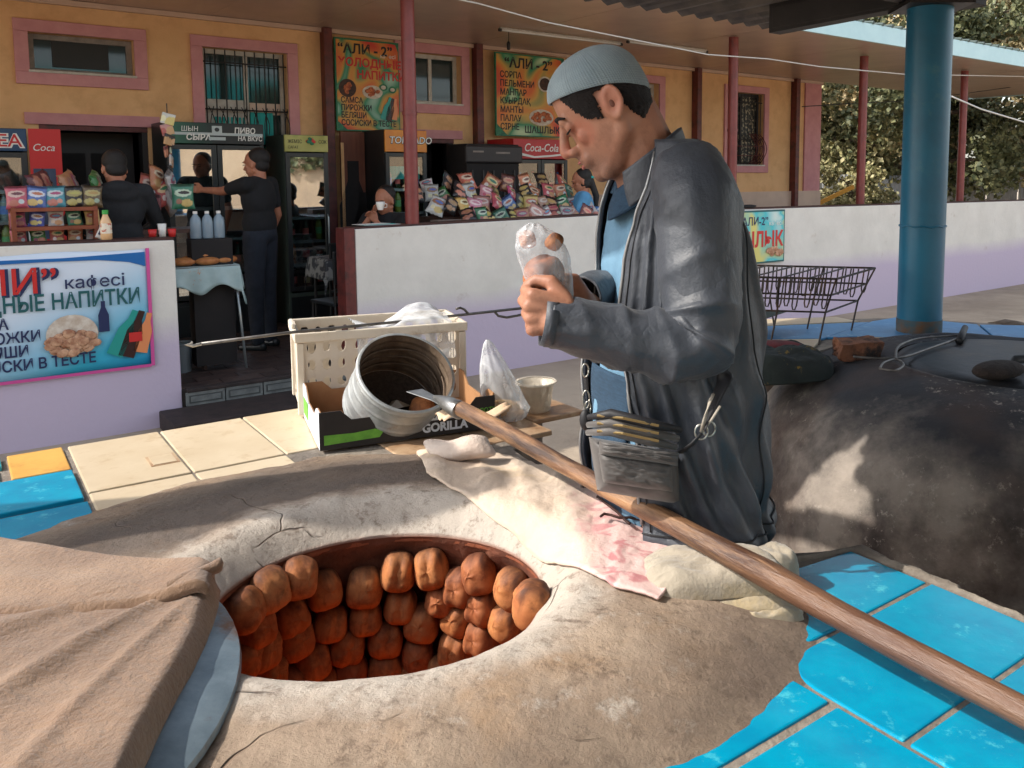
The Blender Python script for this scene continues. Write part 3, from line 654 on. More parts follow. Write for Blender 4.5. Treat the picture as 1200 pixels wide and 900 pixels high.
tile([(.80,-.79),(.93,-.86),(1.03,-.905),(1.225,-.885),(1.225,-.737),(.80,-.737)][::1], m_blue, label='blue tile with a cut corner beside the folded towel')
c1 = [(.905,-.728),(1.225,-.728),(1.225,-.532),(.848,-.532),(.848,-.66),(.853,-.69),(.868,-.715),(.885,-.725)]
tile(c1, m_blue, label='blue tile with one rounded corner')
for b0 in (-.524, -.316, -.108): tile(R_(.848, 1.225, b0, b0+.197), m_blue)
for b0 in (-.83, -.62, -.412, -.204): tile(R_(.45, .840, b0, b0+.197), m_blue)
for b0 in (-.62, -.412): tile(R_(.05, .442, b0, b0+.197), m_blue)
for a0, m_t in ((.197, m_cream), (.400, m_cream), (.603, m_cream), (.806, m_marb), (1.009, m_marb)):
    tile(R_(a0, a0+.198, -2.415, -2.03), m_t)
    if a0 > .7 or a0 < .5: tile(R_(a0, a0+.198, -2.022, -1.80), m_t if a0 > .7 else m_cream)
tile(R_(1.212, 1.38, -2.10, -1.90), m_marb)
tile(R_(-.205, .185, -2.195, -1.985), m_blue, .846, label='blue tile at the left back corner'); tile(R_(-.205, .19, -1.975, -1.775), m_blue)
tile(R_(.075, .185, -2.41, -2.215), m_ochret, .842, label='ochre broken tile'); tile(R_(-.07, .062, -2.41, -2.31), m_cyan, .848); tile(R_(-.07, .055, -2.30, -2.205), m_cyan, .842)
tile(R_(-.62, -.215, -2.195, -1.985), m_blue)
# crusty mortar lip along the back of the blue tiles
cr_ = MB(); A = np.zeros((90, 9, 3))
for i in range(90):
    t = i/89; b = -.93+.75*t; w_ = (.020+.012*fnoise(t*9, 0, 0, 1)) if t < .32 else .007+.004*fnoise(t*20, 0, 0, 1)
    base_a = 1.228 if b > -.88 else 1.228-(-.88-b)*3.2
    for j in range(9):
        an = PI*j/8; A[i, j] = T(base_a+w_*(1-math.cos(an))*.7, b, .822+(.024+.006*fnoise(t*30, j*.4, 3, 1))*math.sin(an)+.0*an)
o = obj('mortar_lip', cr_.grid(A), m_mortar, oven, smooth=True); o.location = OFF
# inset frame line on one cream tile
o = obj('tile_emboss', MB().prism(R_(.33,.39,-2.20,-2.12),.8405,.8415,f=lambda a,b,c: tuple(T(a,b,c))), m_marb, oven); o.location = OFF
o = obj('tile_emboss', MB().prism(R_(.336,.384,-2.194,-2.126),.8418,.8428,f=lambda a,b,c: tuple(T(a,b,c))), m_cream, oven); o.location = OFF

# ------------------------------------------------------------------ buns on the inner wall
def bunmat(i, c, c2, d):
    m = mat('bun_crust_%d' % i, c, c2, rough=.68, scale=30, rand=1, bump=.25, bscale=60, dirt=d, dscale=26, dlo=.50, dhi=.72, bdist=.006, spec=.35)
    n, l, p = nodes_of(m); base = p.inputs['Base Color'].links[0].from_socket; vec = n['Texture Coordinate'].outputs['Object']
    sp = n.new('ShaderNodeSeparateXYZ'); l.new(vec, sp.inputs[0]); mp = n.new('ShaderNodeMapping'); mp.inputs['Scale'].default_value = (75, 12, 40); l.new(vec, mp.inputs[0])
    nz = n.new('ShaderNodeTexNoise'); nz.inputs['Scale'].default_value = 1; nz.inputs['Detail'].default_value = 4; l.new(mp.outputs[0], nz.inputs['Vector'])
    ad = n.new('ShaderNodeMath'); ad.operation = 'MULTIPLY_ADD'; ad.inputs[1].default_value = .05; l.new(nz.outputs[0], ad.inputs[0]); l.new(sp.outputs[1], ad.inputs[2])
    mr = n.new('ShaderNodeMapRange'); mr.inputs[1].default_value = .036; mr.inputs[2].default_value = .062; mr.inputs[4].default_value = .8; l.new(ad.outputs[0], mr.inputs[0])
    m1 = n.new('ShaderNodeMapRange'); m1.inputs[1].default_value = .56; m1.inputs[2].default_value = .68; m1.inputs[4].default_value = .6; l.new(nz.outputs[0], m1.inputs[0])
    xx = n.new('ShaderNodeMix'); xx.data_type = 'RGBA'; l.new(m1.outputs[0], xx.inputs[0]); l.new(base, xx.inputs[6]); xx.inputs[7].default_value = rgba(d)
    mx = n.new('ShaderNodeMix'); mx.data_type = 'RGBA'; l.new(mr.outputs[0], mx.inputs[0]); l.new(xx.outputs[2], mx.inputs[6]); mx.inputs[7].default_value = rgba(sr(66,40,32)); l.new(mx.outputs[2], p.inputs['Base Color']); return m
m_buns = [bunmat(0, sr(194,126,76), sr(172,104,62), sr(120,70,44)), bunmat(1, sr(200,134,82), sr(178,110,66), sr(124,74,48)), bunmat(2, sr(180,112,70), sr(156,90,56), sr(104,58,40))]
def bun_mesh(k):
    rn = random.Random(k); A = np.zeros((32, 17, 3))
    for i in range(32):
        a = 2*PI*i/32
        for j in range(17):
            t = PI*j/16; rr = 1+.06*fnoise(math.cos(a)+k*2, math.sin(a)+k*3, t, 1.4); ca, sa = math.cos(a), math.sin(a)
            q = (abs(ca)**3.2+abs(sa)**3.2)**(-1/3.2); st = math.sin(t)**.8; x = st*ca*q; y = st*sa*q; z = math.cos(t)
            fold = .010*math.sin(x*(4+k*.5)+k)*max(0, z)+.016*fnoise(x*1.2+k, y*.7, 2, 1.5)*max(0, z)
            A[i, j] = (x*.034*rr*(1-.10*y), y*.039*rr*(1+.04*(1-x*x)*(-1 if y > 0 else 1)), (z*.033+fold*.25)*rr)
    me = mesh('samsa_bun', MB().grid(A, True), m_buns[k % 3], True); return me
bun_me = [bun_mesh(k) for k in range(6)]
rows = {'top': [(290,703,0),(314,692,1),(379,692,0),(428,690,0),(463,668,2),(505,667,0),(560,672,1),(602,690,1)],
        'second': [(278,735,2),(337,720,0),(386,728,1),(425,722,2),(470,708,2),(500,728,0),(537,712,2),(567,713,0),(596,730,0),(622,712,1)],
        'third': [(298,736,2),(343,748,0),(408,757,0),(452,748,0),(492,765,0),(537,745,2),(570,746,0),(533,688,2),(541,690,1)],
        'fourth': [(302,762,0),(362,772,0),(407,787,2),(450,784,2),(532,762,2),(490,788,0)],
        'bottom': [(310,792,0),(366,800,0),(412,806,0),(340,803,0),(455,803,2),(515,790,2),(288,772,0),(545,757,0)]}
ordn = ['first', 'second', 'third', 'fourth', 'fifth', 'sixth', 'seventh', 'eighth', 'ninth', 'tenth', 'eleventh', 'twelfth']
def wall_hit(u, v):
    r = ray(u, v); best = None
    for k in range(400):
        t = 1.2+k*.004; p = Vector((0,0,H))+r*t; dx, dy = p.x-HX, p.y-HY
        if p.z < .85 and math.hypot(dx, dy) > inner_r(p.z, math.atan2(dy, dx))-.028 and dy > -.02: return p
    return None
# rows follow the photograph: (row height, list of columns)
bun_px = []
cols = [(287,712,5),(313,690,5),(340,720,4),(378,690,4),(393,745,2),(428,690,5),(462,668,5),(497,722,3),(505,666,1),(532,690,3),(560,672,1),(570,712,3),(602,690,1),(596,732,2),(626,712,1)]
grid_px = [('top',[(284,714),(314,690),(349,676),(379,690),(427,687),(467,668),(506,665),(562,671),(602,689),(626,708)]),
 ('second',[(298,734),(339,722),(386,729),(428,722),(470,708),(519,700),(542,686),(568,708),(594,729)]),
 ('third',[(304,760),(344,748),(406,756),(452,747),(495,728),(538,722),(566,745)]),
 ('fourth',[(284,770),(312,787),(364,774),(410,787),(452,783),(490,765),(534,760)]),
 ('bottom',[(340,799),(375,802),(432,808),(465,806),(488,793),(520,785)])]
CT = Vector((HX, HY, 0))
for ri, (rname, ps) in enumerate(grid_px):
    for k, (u, v) in enumerate(sorted(ps)):
        p = wall_hit(u, v)
        if p is None: continue
        rn = random.Random(ri*31+k); nrm = (CT-Vector((p.x, p.y, 0))).normalized(); nrm = (nrm+Vector((0, 0, .16))).normalized()
        o = bpy.data.objects.new('samsa_bun', bun_me[rn.randrange(6)]); C.objects.link(o)
        q = nrm.to_track_quat('Z', 'Y'); o.rotation_mode = 'QUATERNION'
        from mathutils import Quaternion
        o.rotation_quaternion = q @ Quaternion((0, 0, 1), rn.uniform(-.3, .3)); o.location = p + nrm*.004; s_ = rn.uniform(.86, .96); o.scale = (s_, s_*(1.04 if ri == 0 else .98), s_)
        tag(o, f'brown round bun baking on the oven wall, {ordn[k]} from the left in the {rname} row', 'bun', 'buns stuck to the oven wall')
# ------------------------------------------------------------------ metal lid, blanket
m_lid = mat('lid_metal', sr(150,168,180), sr(110,128,140), rough=.38, metal=.55, scale=9, bump=.2, bscale=20, dirt=sr(120,84,62), dscale=6, dlo=.55, dhi=.68)
LC = Vector((-.875, .841, .916))
lid = thing('oven_lid', 'round bluish metal oven lid sticking out from under the brown blanket', 'lid', LC)
Ml = Matrix.Rotation(math.radians(1.2), 3, 'Y')
obj('plate', MB().lathe([(.001,.004),(.35,.004),(.37,.010),(.432,-.002),(.447,-.006),(.449,-.014),(.43,-.018),(.001,-.012)], n=72, M=Ml), m_lid, lid, smooth=True, auto=30)
obj('handle', MB().tube([(-.06,0,.0),(-.05,0,.03),(.05,0,.03),(.06,0,0)], .006, 8), m_lid, lid, smooth=True)
def feltmat(name, c, c2, d):
    m = mat(name, c, c2, rough=.95, scale=9, bump=.9, bscale=120, dirt=d, dscale=3.5, dlo=.48, dhi=.72, sheen=.3, bdist=.006); return m
m_felt = feltmat('brown_felt', sr(158,128,102), sr(134,104,80), sr(104,80,62))
blk = thing('felt_blanket', 'thick brown felt blanket folded over the left of the oven mouth', 'blanket', (-.8, 1.1, .9))
def sheet(name, TL, TR, BL, BRc, zf, nu, nv, mat_, parent, thick, edge=None, sm=True):
    A = np.zeros((nu, nv, 3))
    for i in range(nu):
        for j in range(nv):
            s_, t_ = i/(nu-1), j/(nv-1)
            top = Vector(TL).lerp(Vector(TR), s_); bot = Vector(BL).lerp(Vector(BRc), s_); p = top.lerp(bot, t_)
            if edge: p = p + Vector(edge(s_, t_))
            A[i, j] = (p.x, p.y, zf(s_, t_, p.x, p.y))
    A -= np.array(parent.location)
    return obj(name, MB().grid(A), mat_, parent, smooth=sm, solid=-thick, recalc=False)
def zlow(s_, t_, x, y):
    z = max(zclay(x, y)+.012, LC.z+.012 if (x-LC.x)**2+(y-LC.y)**2 < .40**2 else 0)
    z = max(.4*z+.6*.918, .943 if (x-LC.x)**2+(y-LC.y)**2 < .47**2 else 0)
    z += .003*math.sin(3.2*s_+5.5*t_+.6) + min(1, 3.5*math.hypot(t_, 1-s_))*(.009*math.exp(-((math.atan2(t_, 1-s_)-.42)/.05)**2) + .010*math.exp(-((math.atan2(t_, 1-s_)-.80)/.06)**2) + .006*math.exp(-((math.atan2(t_, 1-s_)-1.15)/.05)**2)) + .003*fnoise(x, y, 0, 14)
    z -= .035*max(0, (s_-.95)/.05)**2
    return z
sheet('lower_layer', onZ(-260,690,.94), onZ(256,668,.94), onZ(-420,1250,.94), onZ(78,1120,.94), zlow, 100, 80, m_felt, blk, .011, edge=lambda s_, t_: (.010*math.sin(t_*7)*s_, .008*math.sin(s_*9), 0))
def ztop(s_, t_, x, y):
    z = .950+.003*fnoise(x, y, 4, 9)+.006*math.exp(-((t_-.55-.2*s_)/.10)**2)*(1-s_) + .006*math.sin(s_*4+1)*(1-t_)
    z += .014*math.exp(-((1-s_)/.10)**2)                                # rolled loop at the tip
    if t_ < .16: z -= .10*((.16-t_)/.16)**1.6*(1-.5*s_)
    return z - .016*max(0, (t_-.93)/.07)**2 - .012*max(0, (s_-.96)/.04)**2
sheet('upper_fold', onZ(-260,592,.955), onZ(250,652,.955), onZ(-260,742,.955), onZ(244,686,.955), ztop, 100, 50, m_felt, blk, .012,
      edge=lambda s_, t_: (0, .012*math.sin(s_*6+.6)+.035*math.sin(s_*PI)*(1-t_), 0))
A = np.zeros((30, 16, 3))                                                # the rolled corner loop
for i in range(30):
    t = i/29; c_ = (onZ(196,690,.948)).lerp(onZ(262,660,.952), t)
    for j in range(16):
        a = 2*PI*j/16; r_ = .010*(1+.15*math.sin(t*7))*(1 if t < .9 else math.sqrt(max(0, 1-((t-.9)/.1)**2))*.9+.1)
        A[i, j] = c_ + Vector((-.45, .89, 0))*r_*math.cos(a)*1.2 + Vector((0, 0, 1))*r_*math.sin(a)
A -= np.array(blk.location); obj('rolled_corner', MB().grid(A, False), m_felt, blk, smooth=True)
# ------------------------------------------------------------------ pink cloth and towel on the right rim
def clothmat():
    m = mat('pink_floral_cloth', sr(204,186,168), sr(190,170,150), rough=.9, scale=8, bump=.5, bscale=90, dirt=sr(200,176,140), dscale=6, dlo=.55, dhi=.7, bdist=.004)
    n, l, p = nodes_of(m); base = p.inputs['Base Color'].links[0].from_socket; vec = n['Texture Coordinate'].outputs['Object']
    vo = n.new('ShaderNodeTexNoise'); vo.inputs['Scale'].default_value = 11; vo.inputs['Distortion'].default_value = 2.4; vo.inputs['Detail'].default_value = 2; l.new(vec, vo.inputs['Vector'])
    sp = n.new('ShaderNodeSeparateXYZ'); l.new(vec, sp.inputs[0])
    mr = n.new('ShaderNodeMapRange'); mr.inputs[1].default_value = .50; mr.inputs[2].default_value = .58; l.new(vo.outputs[0], mr.inputs[0])
    m2 = n.new('ShaderNodeMapRange'); m2.inputs[1].default_value = -.04; m2.inputs[2].default_value = .05; l.new(sp.outputs[0], m2.inputs[0])
    mm = n.new('ShaderNodeMath'); mm.operation = 'MULTIPLY'; l.new(mr.outputs[0], mm.inputs[0]); l.new(m2.outputs[0], mm.inputs[1])
    cr = n.new('ShaderNodeValToRGB'); cr.color_ramp.elements[0].color = rgba(sr(208,174,168)); cr.color_ramp.elements[1].color = rgba(sr(194,132,134)); cr.color_ramp.elements[0].position = .5; cr.color_ramp.elements[1].position = .64
    l.new(vo.outputs[0], cr.inputs[0])
    pk = n.new('ShaderNodeMix'); pk.data_type = 'RGBA'; l.new(m2.outputs[0], pk.inputs[0]); l.new(base, pk.inputs[6]); pk.inputs[7].default_value = rgba(sr(214,184,178))
    mx = n.new('ShaderNodeMix'); mx.data_type = 'RGBA'; l.new(mm.outputs[0], mx.inputs[0]); l.new(pk.outputs[2], mx.inputs[6]); l.new(cr.outputs[0], mx.inputs[7]); l.new(mx.outputs[2], p.inputs['Base Color'])
    return m
m_cloth = clothmat()
clo = thing('floral_cloth', 'dusty pink floral cloth draped along the right rim of the oven', 'cloth', (-.05, 1.6, .88))
up = [(488,522),(520,508),(565,512),(610,530),(655,552),(705,572),(765,604),(835,640)]
lo = [(500,562),(525,580),(560,597),(604,618),(645,652),(684,680),(722,698),(772,706)]
def crv(pts, t):
    k = t*(len(pts)-1); i = min(int(k), len(pts)-2); f = k-i; f = f*f*(3-2*f)*.5+f*.5
    return pts[i][0]+(pts[i+1][0]-pts[i][0])*f, pts[i][1]+(pts[i+1][1]-pts[i][1])*f
NU, NV = 130, 44; A = np.zeros((NU, NV, 3))
for i in range(NU):
    t = i/(NU-1); a = onZ(*crv(up, t), .875); b = onZ(*crv(lo, t), .885)
    out = (a-b); out.z = 0; out.normalize()
    for j in range(NV):
        q = j/(NV-1)
        if q < .72:
            f = q/.72; p = b.lerp(a, f); z = max(zclay(p.x, p.y), .845)+.008+.006*abs(fnoise(p.x*1.2-p.y, p.x+p.y*.4, 0, 11))+.0035*math.sin(t*38+f*6)*f
            z += .012*math.exp(-((t-.07)/.06)**2)*math.sin(f*PI)
        else:
            f = (q-.72)/.28; p = a + out*(.022*math.sin(f*PI/2)+.006*math.sin(t*30)*f); z = A[i, int(.72*(NV-1)), 2]-.006 - .16*f**1.3*(1-.5*math.sin(t*PI))
        A[i, j] = (p.x, p.y, z)
A -= np.array(clo.location); obj('draped_sheet', MB().grid(A), m_cloth, clo, smooth=True, solid=.004, recalc=False)
m_bulb = mat('greyed_cloth', sr(206,192,180), sr(186,168,156), rough=.9, scale=10, bump=.5, bscale=80)
o = obj('rolled_end', MB().ell((0,0,0), (.085, .036, .026), 28, 16), m_bulb, clo, smooth=True)
bmm = bmesh.new(); bmm.from_mesh(o.data)
pc = onZ(541, 526, .905)
for v_ in bmm.verts:
    q = v_.co; s_ = 1+.22*fnoise(q.x*20, q.y*20, q.z*20, 1); v_.co = Matrix.Rotation(-.28, 3, 'Z') @ (q*s_) + pc - clo.location + Vector((0, 0, .010*math.sin(q.x*40)))
bmm.to_mesh(o.data); bmm.free()
m_towel = mat('beige_towel', sr(166,156,140), sr(146,136,120), rough=.95, scale=7, bump=.45, bscale=110, dirt=sr(172,152,112), dscale=5, dlo=.52, dhi=.7, sheen=.3, bdist=.006)
tw = thing('folded_towel', 'folded beige towel beside the blue tiles under the long pole', 'towel', tuple(onZ(845, 700, .85)))
def pad(name, c, rx, ry, h, rot, m, parent, seed=0, pw=4, nn=60, wr=.004, slump=0):
    A = np.zeros((nn, nn, 3)); B2 = np.zeros((nn, nn, 3))
    for i in range(nn):
        for j in range(nn):
            a, b = -1+2*i/(nn-1), -1+2*j/(nn-1)
            # square to rounded square
            k = max(abs(a), abs(b)); L = math.hypot(a, b) or 1; q = (abs(a/L)**pw+abs(b/L)**pw)**(-1/pw); x, y = a/L*q*k, b/L*q*k
            e = math.sqrt(max(0, 1-k**6)); z = h*e + wr*fnoise(x+seed, y, 0, 2.2)*2*e + wr*math.sin(7*x+4*y+seed)*e
            x *= rx*(1+.05*fnoise(y+seed, x, 1, 2)); y *= ry*(1+.06*fnoise(x*8+seed, y*8, 1, 1))
            xr, yr = x*math.cos(rot)-y*math.sin(rot), x*math.sin(rot)+y*math.cos(rot)
            A[i, j] = (c[0]+xr, c[1]+yr, c[2]+z+slump*xr); B2[i, j] = (c[0]+xr, c[1]+yr, c[2]-.12*h*e+slump*xr)
    mb = MB().grid(A); mb.grid(B2); return obj(name, mb, m, parent, smooth=True)
pad('lower_fold', (0,0,-.008), .122, .070, .036, .06, m_towel, tw, 1.0, wr=.0022)
pad('upper_fold', (-.014,.006,.026), .112, .062, .038, .12, m_towel, tw, 2.2, wr=.0026)
pad('corner_roll', (.092,.052,-.002), .038, .038, .058, .3, m_towel, tw, 5.1, pw=2.4, nn=30, wr=.002)
pad('near_flap', (.066,-.046,-.008), .050, .030, .022, .30, m_towel, tw, 3.3, nn=36, wr=.002)
m_rust = mat('rusty_wire', sr(70,42,34), sr(46,30,28), rough=.7, scale=30, metal=.4)
def pts_on(px, dz): return [(lambda p_: Vector((p_.x, p_.y, max(zclay(p_.x, p_.y), .845)+dz)))(onZ(u, v, .885)) for u, v in px]
obj('wire_hook', MB().tube(pts_on([(700,594),(712,604),(724,615),(734,627),(738,630)], .020), .0026, 7).tube(pts_on([(704,625),(708,620),(716,621),(726,624),(738,621),(750,623)], .021), .0024, 7), m_rust, None, smooth=True, label='dark bent wire hook lying on the pink floral cloth', cat='hook')

# ------------------------------------------------------------------ long wooden pole
m_wood = mat('pole_wood', sr(172,132,94), sr(110,76,54), rough=.42, scale=5, stretch=(1,1,1), bump=.4, bscale=18, dirt=sr(60,40,30), dscale=3.2, dlo=.46, dhi=.64, detail=8, spec=.5)
pA = onY(515, 468, 1.93); pB = onY(1200, 833, .885); du = (pB-pA).normalized(); pole = thing('bakers_pole', 'long worn wooden pole with a metal cone tip lying across the oven', 'pole', pA)
pole.rotation_euler = du.to_track_quat('X', 'Z').to_euler(); L = (pB-pA).length
n, l, p = nodes_of(m_wood)
for q in n:
    if q.type == 'TEX_NOISE':
        mp = n.new('ShaderNodeMapping'); mp.inputs['Scale'].default_value = (1.1, 9, 9); l.new(n['Texture Coordinate'].outputs['Object'], mp.inputs[0]); l.new(mp.outputs[0], q.inputs['Vector'])
sp = n.new('ShaderNodeSeparateXYZ'); l.new(n['Texture Coordinate'].outputs['Object'], sp.inputs[0]); wn = n.new('ShaderNodeTexNoise'); wn.inputs['Scale'].default_value = 7; wn.inputs['Detail'].default_value = 5; l.new(n['Texture Coordinate'].outputs['Object'], wn.inputs['Vector'])
ad = n.new('ShaderNodeMath'); ad.operation = 'MULTIPLY_ADD'; ad.inputs[1].default_value = .5; l.new(wn.outputs[0], ad.inputs[0]); l.new(sp.outputs[0], ad.inputs[2])
mr = n.new('ShaderNodeMapRange'); mr.inputs[1].default_value = .95; mr.inputs[2].default_value = 1.35; mr.inputs[4].default_value = .8; l.new(ad.outputs[0], mr.inputs[0]); base = p.inputs['Base Color'].links[0].from_socket
mx = n.new('ShaderNodeMix'); mx.data_type = 'RGBA'; l.new(mr.outputs[0], mx.inputs[0]); l.new(base, mx.inputs[6]); mx.inputs[7].default_value = rgba(sr(84,54,40)); l.new(mx.outputs[2], p.inputs['Base Color'])   # handle end is grimy
A = np.zeros((160, 20, 3))
for i in range(160):
    x = .07+(L+.55)*i/159; bx = .0035*math.sin(x*3.1)+.002*math.sin(x*9); bz = .003*math.sin(x*4.2+1)
    for j in range(20):
        a = 2*PI*j/20; r = .0165+.0010*math.sin(x*8)+.0012*fnoise(x*6, math.cos(a), math.sin(a), 1)+.0025*math.exp(-((x-.98)/.05)**2)*(math.sin(a) > .2)+.001*x
        A[i, j] = (x, bx+r*math.cos(a), bz+r*math.sin(a))
obj('wooden_shaft', MB().grid(A.transpose(1, 0, 2), True), m_wood, pole, smooth=True, recalc=True)
m_steel = mat('dull_steel', sr(170,170,168), sr(130,130,130), rough=.35, metal=.85, scale=18, bump=.15)
def xl(prof, n=18): return MB().lathe([(r, z) for r, z in prof], n=n, M=Matrix(((0,0,1),(0,1,0),(-1,0,0))))
obj('metal_cone', xl([(.003,-.028),(.010,.0),(.019,.05),(.021,.095),(.0195,.097)]), m_steel, pole, smooth=True, auto=40)
obj('scraper_blade', MB().prism([(-.11,-.03),(-.02,-.012),(.02,-.012),(.02,.012),(-.02,.012),(-.11,.012)], -.002, .0, f=lambda a, b, c: (a, b, c-.004)), m_steel, pole, bevel=.001)

# ------------------------------------------------------------------ crate, box, sieve, rod, bags
m_crate = mat('crate_plastic', sr(222,212,196), sr(204,192,174), rough=.5, scale=5, bump=.15, dirt=sr(160,140,116), dscale=9, dlo=.55, dhi=.72)
def plate(W, Hh, nx, ny, m_edge, hole):          # lattice plate in x-z with oval holes
    mb = MB(); cw = (W-2*m_edge)/nx; ch = (Hh-2*m_edge)/ny; K = 16
    mb_in = []
    for i in range(nx):
        for j in range(ny):
            cx, cz = m_edge+cw*(i+.5), m_edge+ch*(j+.5); hx, hz = cw/2, ch/2; vi = []; vo = []
            fx, fz = hole(i, j)
            for k in range(K):
                a = 2*PI*(k+.5)/K; c_, s_ = math.cos(a), math.sin(a); q = min(hx/abs(c_) if abs(c_) > 1e-6 else 9, hz/abs(s_) if abs(s_) > 1e-6 else 9)
                vo.append((cx+c_*q, 0, cz+s_*q)); vi.append((cx+c_*hx*fx, 0, cz+s_*hz*fz))
            # corner points
            corners = [(cx+hx, 0, cz+hz), (cx-hx, 0, cz+hz), (cx-hx, 0, cz-hz), (cx+hx, 0, cz-hz)]
            fs = [(k, (k+1) % K, K+(k+1) % K, K+k) for k in range(K)]
            ci = {1: 0, 5: 1, 9: 2, 13: 3}
            for k, c_ in ci.items(): fs.append((k, 2*K+c_, (k+1) % K))
            mb.add(vo+vi+corners, fs)
    for x0, x1, z0, z1 in ((0, W, 0, m_edge), (0, W, Hh-m_edge, Hh), (0, m_edge, m_edge, Hh-m_edge), (W-m_edge, W, m_edge, Hh-m_edge)):
        mb.add([(x0,0,z0),(x1,0,z0),(x1,0,z1),(x0,0,z1)], [(0,1,2,3)])
    return mb
CW, CD, CH = .45, .24, .222
crp = onZ(350, 392, 1.07); crp.z = .848; cra = thing('plastic_crate', 'white perforated plastic crate behind the cardboard box on the oven top', 'crate', crp, math.radians(24))
fr = plate(CW, CH, 11, 4, .012, lambda i, j: ((.62, .5+.09*j) if (i+j) % 2 else (.5, .62)))
o = obj('side_panel', fr, m_crate, cra, solid=.004, recalc=False)
o2 = obj('side_panel', o.data, None, cra); o2.location = (0, CD-.004, 0); md = o2.modifiers.new('solid', 'SOLIDIFY'); md.thickness = .004
se = plate(CD-.008, CH, 6, 1, .012, lambda i, j: (.5, .9))
for xx in (0, CW-.004):
    q = obj('end_panel', se, m_crate, cra, solid=.004, recalc=False); q.rotation_euler = (0, 0, PI/2); q.location = (xx+.004, .002, 0)
obj('crate_floor', MB().b2(.004, CW-.004, .004, CD-.008, .004, .010), m_crate, cra)
rim = MB(); 
rim.b2(-.012, CW+.012, -.012, -.001, CH-.022, CH+.004); rim.b2(-.012, CW+.012, CD-.003, CD+.010, CH-.022, CH+.004); rim.b2(-.012, -.001, -.0005, CD-.0035, CH-.022, CH+.0035); rim.b2(CW+.001, CW+.012, -.0005, CD-.0035, CH-.022, CH+.0035)
obj('rim', rim, m_crate, cra, bevel=.003)
for xx in (-.008, CW-.012):
    for yy_ in (-.008, CD-.014): obj('corner_post', MB().b2(xx, xx+.02, yy_, yy_+.02, 0, CH-.024), m_crate, cra, bevel=.003)
obj('hand_grip', MB().b2(-.014, -.004, CD*.3, CD*.7, CH+.004, CH+.018), m_crate, cra, bevel=.003)
def filmmat(name, c, al, rough=.25):
    m = bpy.data.materials.new(name); m.use_nodes = True; n = m.node_tree.nodes; l = m.node_tree.links; p = n['Principled BSDF']
    p.inputs['Base Color'].default_value = rgba(c); p.inputs['Roughness'].default_value = rough; p.inputs['Specular IOR Level'].default_value = .9
    tc = n.new('ShaderNodeTexCoord'); nz = n.new('ShaderNodeTexNoise'); nz.inputs['Scale'].default_value = 13; nz.inputs['Detail'].default_value = 5; nz.inputs['Distortion'].default_value = 1.5; l.new(tc.outputs['Object'], nz.inputs['Vector'])
    mr = n.new('ShaderNodeMapRange'); mr.inputs[1].default_value = .35; mr.inputs[2].default_value = .7; mr.inputs[3].default_value = al-.20; mr.inputs[4].default_value = min(1, al+.18); l.new(nz.outputs[0], mr.inputs[0])
    lw = n.new('ShaderNodeLayerWeight'); lw.inputs[0].default_value = .35; ad = n.new('ShaderNodeMath'); ad.operation = 'MULTIPLY_ADD'; ad.inputs[1].default_value = .5; ad.use_clamp = True; l.new(lw.outputs['Facing'], ad.inputs[0]); l.new(mr.outputs[0], ad.inputs[2]); l.new(ad.outputs[0], p.inputs['Alpha'])
    bp = n.new('ShaderNodeBump'); bp.inputs['Strength'].default_value = .6; bp.inputs['Distance'].default_value = .01; l.new(nz.outputs[0], bp.inputs['Height']); l.new(bp.outputs[0], p.inputs['Normal'])
    return m
m_film = filmmat('milky_film', sr(226,228,230), .42); m_film2 = filmmat('clear_film', sr(226,228,230), .25)
A = np.zeros((50, 30, 3))
for i in range(50):
    for j in range(30):
        s_, t_ = i/49, j/29; A[i, j] = (.15+.27*s_, -.022+.20*t_-.02*(t_ < .25), CH+.012-.10*max(0, .25-t_)*4-.03*math.sin(s_*PI*2)*t_+.009*fnoise(s_*4, t_*4, 0, 1.2, 2))
film = obj('film_sheet', MB().grid(A), m_film, None, smooth=True, loc=crp, rz=math.radians(24), label='crumpled milky plastic sheet spilling over the crate front', cat='plastic sheet', recalc=False)
# cardboard produce box
m_card = mat('card_brown', sr(176,132,92), sr(160,116,78), rough=.85, scale=12); m_cardblk = mat('card_black', sr(38,34,34), sr(28,25,26), rough=.6, scale=20)
m_cardw = mat('card_white', sr(206,212,220), rough=.7); m_lime = mat('lime_green', sr(112,176,60), sr(90,150,50), rough=.6, scale=30)
BW, BD, BH = .435, .33, .074
bp_ = Vector((-.69, 1.975, .845)); box = thing('produce_box', 'open black and brown cardboard produce box in front of the white crate', 'box', bp_, math.radians(26))
def wallp(pts, th, f): return MB().prism(pts, 0, th, f=f)
fp = [(0,0),(BW,0),(BW,BH+.012),(BW-.05,BH+.012),(BW-.065,BH-.006),(.075,BH-.006),(.05,BH+.018),(0,BH+.018)]
obj('front_flap', wallp(fp, .003, lambda a, b, c: (a, c, b)), m_cardblk, box)
obj('inner_lining', wallp([(a+(.003 if a == 0 else -.003 if a == BW else 0), b+.003 if b == 0 else b-.001) for a, b in fp], .0015, lambda a, b, c: (a, c+.0035, b)), m_card, box)
obj('back_flap', wallp(fp, .004, lambda a, b, c: (a, BD-c, b)), m_card, box)
sp_ = [(.004,0),(BD-.004,0),(BD-.004,BH+.018),(BD-.05,BH+.018),(BD-.10,BH-.012),(.10,BH-.012),(.05,BH+.018),(.004,BH+.018)]
obj('side_flap', wallp(sp_, .003, lambda a, b, c: (c, a, b)), m_cardw, box, label='pale printed end of the box')
obj('side_lining', wallp(sp_, .002, lambda a, b, c: (.0035+c, a, b)), m_card, box)
obj('side_flap', wallp(sp_, .004, lambda a, b, c: (BW-c, a, b)), m_card, box)
